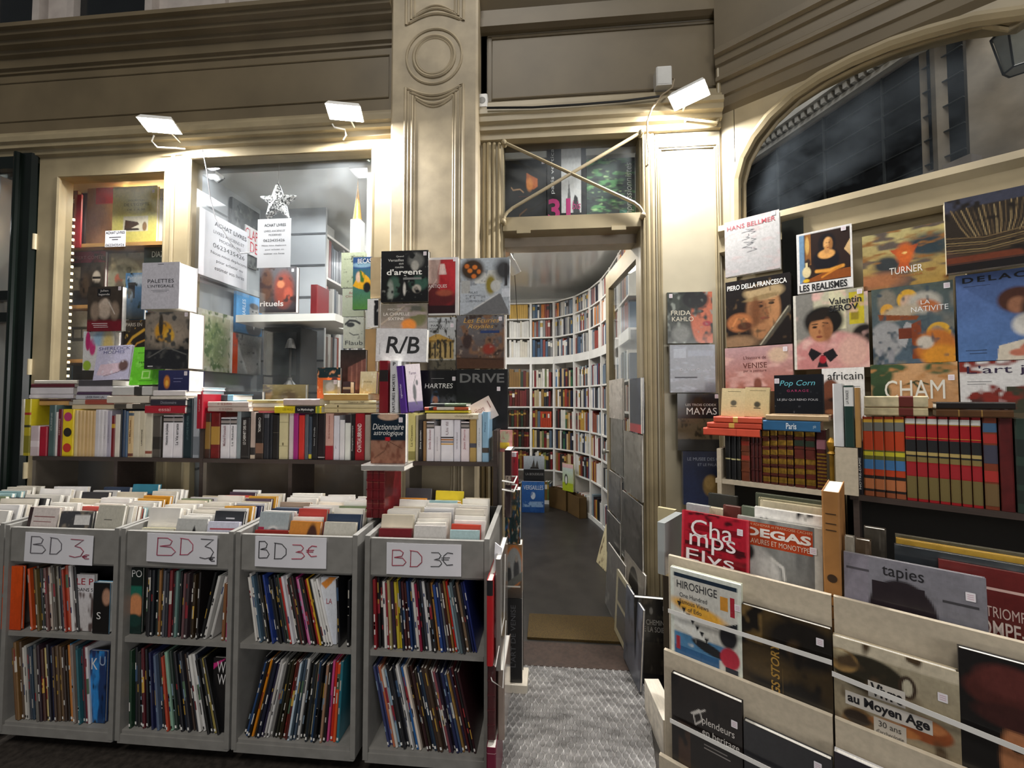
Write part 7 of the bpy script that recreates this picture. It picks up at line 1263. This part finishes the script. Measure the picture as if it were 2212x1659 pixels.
for i, (x0, x1, yt, d, c, lab) in enumerate(((1628, 1776, 1096, .83, '#d2d0cc', 'white folder edge with black drawings behind the orange-panelled cover'), (1640, 1776, 1082, .78, '#b0a68c', 'cream folder edge, second behind the orange-panelled cover'), (1636, 1776, 1076, .74, '#8a8468', 'olive-cream folder edge, third behind the orange-panelled cover'), (1630, 1774, 1066, .69, '#4a4f40', 'dark olive folder, fourth behind the orange-panelled cover'), (1600, 1650, 1094, .80, '#56604f', 'grey-green book end beside the folders'), (1480, 1530, 1088, .82, '#9a9c9c', 'film-wrapped grey book behind the red cover'), (1526, 1560, 1096, .80, '#b8ae94', 'cream-paged book behind the red cover'), (1560, 1598, 1092, .78, '#5a2c26', 'brown-red book behind the red cover'), (1528, 1590, 1066, .68, '#2a2a26', 'black film-wrapped book deep in the first trough'))):
    tr(x0, x1, yt, d, lab, c, [('bg', hexj(c, -14), hexj(c, 10))] + ([('b', 8, '#1c1c1e', .66)] if i == 0 else []), th=.022, lean=2)
tr(1821, 2133, 1196, .905, 'grey cover with lowercase black title and a dark rounded block shape', '#8f8d94', [('bg', '#66666a', '#7c7a82'), ('r', 0, 0, .2, 1, '#7f7a84'), ('e', .44, .55, .25, .29, '#261e22', .08), ('r', .22, .0, .6, .8, '#261e22'), ('n', 8, .12)], [('tapies', .3, .6, .83, .955, '#1c1a1e'), (None, .02, .2, .86, .88, '#4a464c'), (None, .72, .95, .74, .76, '#3a383c')], (.9, .83), th=.018)
tr(2030, 2330, 1214, .87, 'dark red cover with white spaced capitals, second trough', '#5c1c1a', [('bg', '#4e1614', '#64201e'), ('n', 6, .1)], [('TRIOMPHE DU', .36, .9, .64, .72, '#c8b0a8'), ("TROMPE-L'OEIL", .16, .98, .5, .62, '#cdbcb4', dict(bold=.01)), (None, .35, .8, .84, .86, '#c8a8a0')], None)
for i, (x0, x1, yt, d, c, lab) in enumerate(((1932, 2330, 1178, .83, '#23282c', 'dark picture cover edge with pale blue strip, second trough'), (1936, 2330, 1165, .79, '#a8842a', 'golden yellow framed edge in the second trough'), (1934, 2330, 1156, .75, '#4a4636', 'dim olive cover edge at the back of the second trough'), (1824, 1846, 1160, .85, '#8a8478', 'small grey-topped book beside the tall tan spine'), (1847, 1882, 1166, .84, '#4a3a2a', 'small brown film-wrapped book beside the tall tan spine'), (1866, 1915, 1140, .78, '#3a352c', 'black-sided book with dusty pages near the tall tan spine'))):
    tr(x0, x1, yt, d, lab, c, [('bg', hexj(c, -10), hexj(c, 10)), ('b', 6, hexj(c, 40), .62)] if i != 1 else [('bg', '#8a6a1c', '#b8923a')], th=.03 if i > 2 else .02, lean=2)
s_, z_ = R.at(1774, 1060, .89)
spine_book('book', 'tall tan spine with a dark round emblem standing between the two troughs', None, R.mx(s_, .89, zl1), R.at(1815, 1150, .89)[0] - s_, z_ - zl1, .24, '#a8743c', CLOTH, PAGE, texts=[])
eb = MB(); wq = R.at(1815, 1150, .89)[0] - s_; hq = z_ - zl1
eb.poly([(wq / 2 + wq * .28 * math.cos(a * math.pi / 10) , hq * .47 + wq * .28 * math.sin(a * math.pi / 10)) for a in range(20)], -.0012)
for f in (.86, .8, .76, .36, .3, .22): eb.quad(wq * .2, wq * .8, hq * f, hq * f + .003, -.0012)
obj('emblem', eb, ink('#3a2818'), bpy.data.objects[[o.name for o in bpy.data.objects if o.get('label', '').startswith('tall tan spine with a dark')][0]], fix=False)
# pocket books on the front
PG = 'covers in the front pockets of the stands'
def pk(x0, x1, yt, tier, lab, color, ops, texts=(), st=None, th=.02, **k):
    d, zb = ((D2 - .018, ZB - .085) if tier == 2 else (D3 - .018, max(.025, ZC - .085)))
    return fbook(R, x0, x1, yt, yt + 100, d, min(th, .022), lab, color, ops, texts, st, PG, z0=zb, res=.0034, **k)
pk(1448, 1601, 1224, 2, 'white-bordered cover with black sails, blue water and an orange banner', '#cfd4c4', [('bg', '#cfd4c8', '#d2d6cc'), ('r', .05, .06, .95, .96, '#c4c2ba'), ('r', .05, .93, .95, .965, '#1d2c3c'), ('r', .05, .06, .7, .3, '#2c5a86'), ('r', .05, .3, .8, .42, '#4a7aa0'), ('e', .4, .66, .4, .06, '#d8a23c', .5, -6), ('r', .72, .74, .82, .86, '#c88a34'), ('r', .85, .7, .91, .87, '#a02434'), ('p', [(.05, .6), (.2, .62), (.55, .42), (.5, .38), (.05, .48)], '#d8d8d2'), ('p', [(.62, .56), (.95, .6), (.95, .66)], '#1c2026'), ('e', .82, .52, .12, .1, '#1a1a20', .3), ('e', .55, .36, .24, .045, '#1c1e22', .2, -8), ('e', .84, .34, .13, .09, '#b02a3c', .2), ('r', .78, .06, .95, .26, '#1b2230'), ('b', 9, '#d8d4cc', .78), ('r', .08, .26, .14, .38, '#a02a34')] + [('p', [(.1 + .065 * i, .70 - .042 * i), (.17 + .065 * i, .70 - .042 * i), (.135 + .065 * i, .65 - .042 * i)], '#15171c') for i in range(7)], [('HIROSHIGE', .1, .68, .83, .90, '#23252a'), ('One Hundred', .14, .54, .75, .79, '#3a3a3c'), ('Famous Views', .14, .56, .69, .73, '#3a3a3c'), ('of Edo', .26, .46, .63, .67, '#3a3a3c')], (.95, .8))
pk(1602, 1796, 1304, 2, 'dark sepia cover with vertical amber capitals and a shadowed figure', '#2a2014', [('bg', '#1c150d', '#4a3a20'), ('e', .7, .78, .4, .22, '#171310', .4), ('e', .62, .7, .1, .1, '#3a2c1c', .5), ('r', 0, .66, .24, 1, '#6a5430'), ('e', .5, .25, .4, .2, '#14100c', .4), ('e', .3, .45, .3, .1, '#4a3a20', .6), ('b', 5, '#120e0a', .58)], [('KINGS STORY', .34, .44, .06, .72, '#a8823c', dict(vert=1, bold=.02, shear=.15)), (None, .47, .475, .1, .5, '#6a5430')], (.88, .86))
pk(1450, 1602, 1453, 3, 'black cover with curling white script title and a glowing copper pot', '#17110f', [('bg', '#120e0d', '#1c1513'), ('r', .1, .0, .28, .6, '#3a261a'), ('e', .62, .06, .22, .1, '#b8642c', .4), ('e', .6, .08, .08, .03, '#e8b070', .5), ('b', 5, '#0d0a0a', .55), ('s', [(.3, .72), (.42, .78), (.46, .7), (.36, .64), (.33, .72), (.5, .8)], .01, '#c9c4be')], [('plendeurs', .46, .9, .66, .74, '#d4cec8'), ('en heritage', .46, .96, .57, .64, '#d4cec8'), (None, .48, .8, .5, .51, '#8a8480'), (None, .48, .84, .47, .48, '#8a8480')], (.9, .8))
pk(1606, 1797, 1556, 3, 'plain charcoal cover in the lowest pocket of the first stand', '#2a2a2c', [('bg', '#232325', '#2f2f32')], (), (.85, .9))
pk(1799, 2070, 1372, 2, 'cover of clay bowls and jugs with bold black title on white strips', '#b7aa90', [('bg', '#7a6a50', '#a89e86'), ('r', 0, .9, 1, 1, '#c4b9a2'), ('e', .3, .74, .32, .16, '#2a261c', .15), ('e', .62, .74, .07, .1, '#3a2c22', .2), ('e', .62, .74, .04, .07, '#b8b09a', .2), ('e', .08, .8, .14, .1, '#9a7a4a', .2), ('e', .06, .84, .1, .05, '#d8c8a0', .2), ('e', .75, .44, .2, .1, '#8a4a28', .15), ('e', .72, .48, .18, .06, '#b07044', .2), ('e', .22, .26, .16, .16, '#6a5030', .15), ('e', .2, .33, .12, .06, '#2a2018', .2), ('e', .45, .04, .26, .1, '#1c1a14', .15), ('e', .8, .1, .2, .16, '#8a7044', .15), ('e', .8, .18, .14, .06, '#3a2a1a', .2), ('e', .5, .36, .2, .05, '#a86a3a', .2), ('b', 5, '#4a3a28', .64)], [(None, .3, .6, .56, .7, '#c4beb6'), ('Vivre', .32, .58, .575, .69, '#17161a', dict(bold=.03)), (None, .1, .8, .42, .54, '#c4beb6'), ('au Moyen Age', .12, .78, .425, .53, '#17161a', dict(bold=.03)), (None, .34, .6, .16, .4, '#b8b0a4'), ('30 ans', .38, .56, .33, .38, '#3a3430'), ("d'archeologie", .36, .58, .26, .305, '#3a3430'), ('medievale', .4, .56, .2, .24, '#3a3430')], (.88, .76))
pk(2069, 2330, 1398, 2, 'black cover with a person in a wide red-brown hat, beside the clay bowls cover', '#1a1616', [('bg', '#100e0e', '#1c1a1a'), ('e', .62, .38, .27, .3, '#a8704c', .2), ('e', .5, .78, .46, .13, '#4a2420', .2), ('e', .45, .86, .3, .1, '#5a2c28', .4), ('e', .52, .64, .4, .08, '#3a1e1c', .3), ('e', .5, .46, .06, .025, '#2a1810', .3), ('e', .6, .36, .05, .1, '#7a4630', .5), ('e', .6, .22, .09, .02, '#7a3a30', .4)], [('Le', .18, .36, .1, .2, '#dcd8d4')], None)
pk(1802, 2100, 1622, 3, 'pale cover in the lowest pocket of the second stand', '#c9c7c8', [('bg', '#bdbbbc', '#d0ced0'), ('r', 0, .85, 1, 1, '#2a262c')], (), None)
# white elastic straps across the covers
def strap(p0, p1, d, lab):
    a, b_ = R.at(*p0, d), R.at(*p1, d)
    o = obj('elastic_strap', MB().add([(0, 0, -.007), (b_[0] - a[0], 0, b_[1] - a[1] - .007), (b_[0] - a[0], 0, b_[1] - a[1] + .007), (0, 0, .007), (0, .0015, -.007), (b_[0] - a[0], .0015, b_[1] - a[1] - .007), (b_[0] - a[0], .0015, b_[1] - a[1] + .007), (0, .0015, .007)], [(0, 1, 2, 3), (7, 6, 5, 4), (0, 4, 5, 1), (1, 5, 6, 2), (2, 6, 7, 3), (3, 7, 4, 0)]), ELASTIC, None, R.mx(a[0], d, a[1])); tag(o, lab, 'elastic strap', 'white straps across the stand pockets')
strap((1443, 1319), (1797, 1432), D2 - .003, 'white elastic strap across the black-sailed cover and the sepia cover')
strap((1447, 1556), (1797, 1730), D3 - .003, 'white elastic strap across the script-titled black cover')
strap((1797, 1455), (2290, 1655), D2 - .003, 'white elastic strap across the clay bowls cover and the red hat cover')
# beside the first stand
fbook(F, 1370, 1442, 1290, 1420, .19, .03, 'black cover with spade emblem and pale spaced capitals on the ground by the door frame', '#121214', [('bg', '#0e0e10', '#151517'), ('r', .12, .14, .94, .5, '#2a2622'), ('b', 9, '#4a443c', .62), ('r', 0, 0, 1, .14, '#111113'), ('e', .5, .86, .05, .04, '#8a8a88', .4)], [('LES CHEMINS', .1, .95, .70, .76, '#b8b6b2'), ('DE LA SOIE', .18, .88, .62, .68, '#b8b6b2')], (.9, .9), None, z0=.003, yaw=-6)
cbk = obj('book', MB().bbox(-.035, .03, 0, .25, 0, .15, .003), PAGE, None, Matrix.Translation((.492, -.62, .0)) @ Matrix.Rotation(math.radians(4), 4, 'Z')); tag(cbk, 'cream-edged book standing on the ground against the first stand', 'book')
cb2 = obj('board', MB().bbox(0, .08, 0, .02, 0, .30, .003), mat('cream_board', '#b3a682', .6), None, R.mx(R.at(1421, 1150, .62)[0], .62, R.at(1425, 1240, .62)[1])); tag(cb2, 'cream board showing beside the first stand below the pale panel', 'board')
cb3 = obj('carton', MB().bbox(0, max(.03, U1[0] - R.at(1410, 1200, .63)[0] - .01), 0, .2, 0, R.at(1425, 1240, .62)[1], .003), mat('dark_brown_card', '#3a3022', .7), None, R.mx(R.at(1410, 1200, .63)[0], .52, 0)); tag(cb3, 'dark brown carton on the ground beside the first stand', 'box')
gk = obj('grey_book_edge', MB().bbox(0, .03, 0, .2, 0, .2, .003), mat('grey_film_edge', '#9a9e9e', .3, coat=.6), None, R.mx(R.at(1443, 1195, .86)[0] - .034, .88, ZA - .1)); gk.name = 'book'; tag(gk, 'film-wrapped grey book edge at the doorway side of the first trough', 'book')

# ---------------------------------------------------------------- lamps, cables, fittings on the front
def flood(px, py, d, aim, w, h, watt, lab, lens_strength=28):
    s, z = F.at(px, py, d); loc = Vector((s, -d, z)); q = (Vector(aim)).to_track_quat('-Z', 'Y').to_matrix().to_4x4(); q.translation = loc
    e = empty('floodlight', q); tag(e, lab, 'floodlight', 'floodlights on the shop front')
    hb = MB(); hb.add([(-w / 2, -h / 2, 0), (w / 2, -h / 2, 0), (w / 2, h / 2, 0), (-w / 2, h / 2, 0), (-w * .42, -h * .42, .03), (w * .42, -h * .42, .03), (w * .42, h * .42, .03), (-w * .42, h * .42, .03)], [(0, 1, 5, 4), (1, 2, 6, 5), (2, 3, 7, 6), (3, 0, 4, 7), (4, 5, 6, 7), (3, 2, 1, 0)])
    obj('housing', hb, WHITEPL, e)
    obj('lens', MB().box(-w * .46, w * .46, -h * .46, h * .46, -.004, -.0005), emis('floodlight_lens', '#fffaf0', lens_strength), e)
    back = q.inverted() @ Vector((s, -.06, z - .01))
    obj('bracket', MB().tube([(0, 0, .02), tuple(Vector((0, 0, .03)).lerp(back, .5)), tuple(back)], .008, 8), METAL, e)
    l = bpy.data.lights.new('floodlight_beam', 'AREA'); l.shape = 'RECTANGLE'; l.size = w * .9; l.size_y = h * .9; l.energy = watt; l.color = (1, .98, .945)
    lo = bpy.data.objects.new('floodlight_beam', l); COL.objects.link(lo); lo.parent = e; lo.location = (0, 0, -.012)
    return e
flood(345, 272, .20, (.06, -.26, -1), .19, .10, 26, 'bright floodlight above the glazed case')
flood(745, 244, .20, (.06, -.26, -1), .19, .10, 26, 'bright floodlight above the display window')
flood(1488, 207, .16, (-.2, -.26, -1), .19, .10, 34, 'bright floodlight on the door entablature near the corner')
for i, (pts, lab) in enumerate((([(333, 292, .11), (328, 305, .11), (340, 318, .10), (380, 320, .09), (400, 322, .07)], 'white cable loop under the floodlight above the case'), ([(718, 268, .11), (722, 275, .11), (745, 280, .10), (748, 292, .09), (742, 302, .06)], 'white cable loop under the floodlight above the display window'))):
    c = MB(); c.tube([F.pt(F.at(x, y, d)[0], d, F.at(x, y, d)[1]) for x, y, d in pts], .0045, 6)
    o = obj('cable', c, WHITEPL); tag(o, lab, 'cable')
j0, j1 = F.at(1416, 150, .05), F.at(1450, 188, .05)
jb = obj('junction_box', MB().bbox(j0[0], j1[0], -.07, .0, j1[1], j0[1], .006), WHITEPL); tag(jb, 'white square junction box on the door frieze', 'junction box')
obj('lid_line', MB().box(j0[0] + .006, j1[0] - .006, -.0715, -.07, j1[1] + .006, j0[1] - .006), mat('white_lid', '#c9c9c6', .4), jb)
c = MB(); c.tube([F.pt(F.at(x, y, d)[0], d, F.at(x, y, d)[1]) for x, y, d in ((1446, 165, .06), (1456, 172, .05), (1452, 190, .08), (1430, 205, .10), (1408, 235, .10), (1398, 262, .08), (1398, 300, .05), (1402, 330, .05), (1400, 356, .05), (1395, 360, .04))], .005, 6); o = obj('cable', c, mat('khaki_cable', '#8a7c66', .5)); tag(o, 'khaki cable looping from the junction box down the door frame', 'cable')
c = MB(); c.tube([F.pt(F.at(x, y, d)[0], d, F.at(x, y, d)[1]) for x, y, d in ((1052, 233, .09), (1150, 232, .09), (1250, 226, .09), (1350, 218, .09), (1425, 208, .09))], .006, 6); o = obj('cable', c, BLACKM); tag(o, 'black cable running along the door entablature from socket to junction box', 'cable')
s0, s1 = F.at(1031, 206, .04), F.at(1053, 232, .04)
so_ = obj('power_socket', MB().bbox(s0[0], s1[0], -.05, .0, s1[1], s0[1], .006), WHITEPL); tag(so_, 'white power socket beside the pilaster over the door', 'socket')
obj('socket_well', MB().lathe([(.004, -.0512), (.018, -.0512), (.020, -.0508)], 20, axis='y', c=((s0[0] + s1[0]) / 2, 0, (s0[1] + s1[1]) / 2)), mat('socket_shade', '#8a8a88', .5), so_)
# big lantern bracket seen through the arch
ln = empty('wall_lantern', H2.mx(H2.at(2200, 95, .30)[0], .30, H2.at(2200, 95, .30)[1]) @ Matrix.Diagonal((.62, .62, .68, 1))); tag(ln, 'black-framed lantern on the far hall wall seen through the arch', 'lantern')
lf_ = MB()
for a in range(6):
    a0, a1 = a * math.pi / 3, (a + 1) * math.pi / 3
    lf_.tube([(.10 * math.cos(a0), .10 * math.sin(a0), -.22), (.17 * math.cos(a0), .17 * math.sin(a0), .12), (.05 * math.cos(a0), .05 * math.sin(a0), .24)], .008, 6)
    lf_.tube([(.10 * math.cos(a0), .10 * math.sin(a0), -.22), (.10 * math.cos(a1), .10 * math.sin(a1), -.22)], .008, 6); lf_.tube([(.17 * math.cos(a0), .17 * math.sin(a0), .12), (.17 * math.cos(a1), .17 * math.sin(a1), .12)], .008, 6)
obj('frame', lf_, BLACKM, ln); obj('glass_shade', MB().lathe([(.092, -.22), (.158, .12)], 6), mat('frosted_lantern_glass', '#aeb4b4', .4), ln); obj('wall_bracket', MB().tube([(0, 0, .24), (0, .1, .34), (0, .48, .3)], .012, 8), BLACKM, ln)
bpy.data.scenes.remove(_tmp)
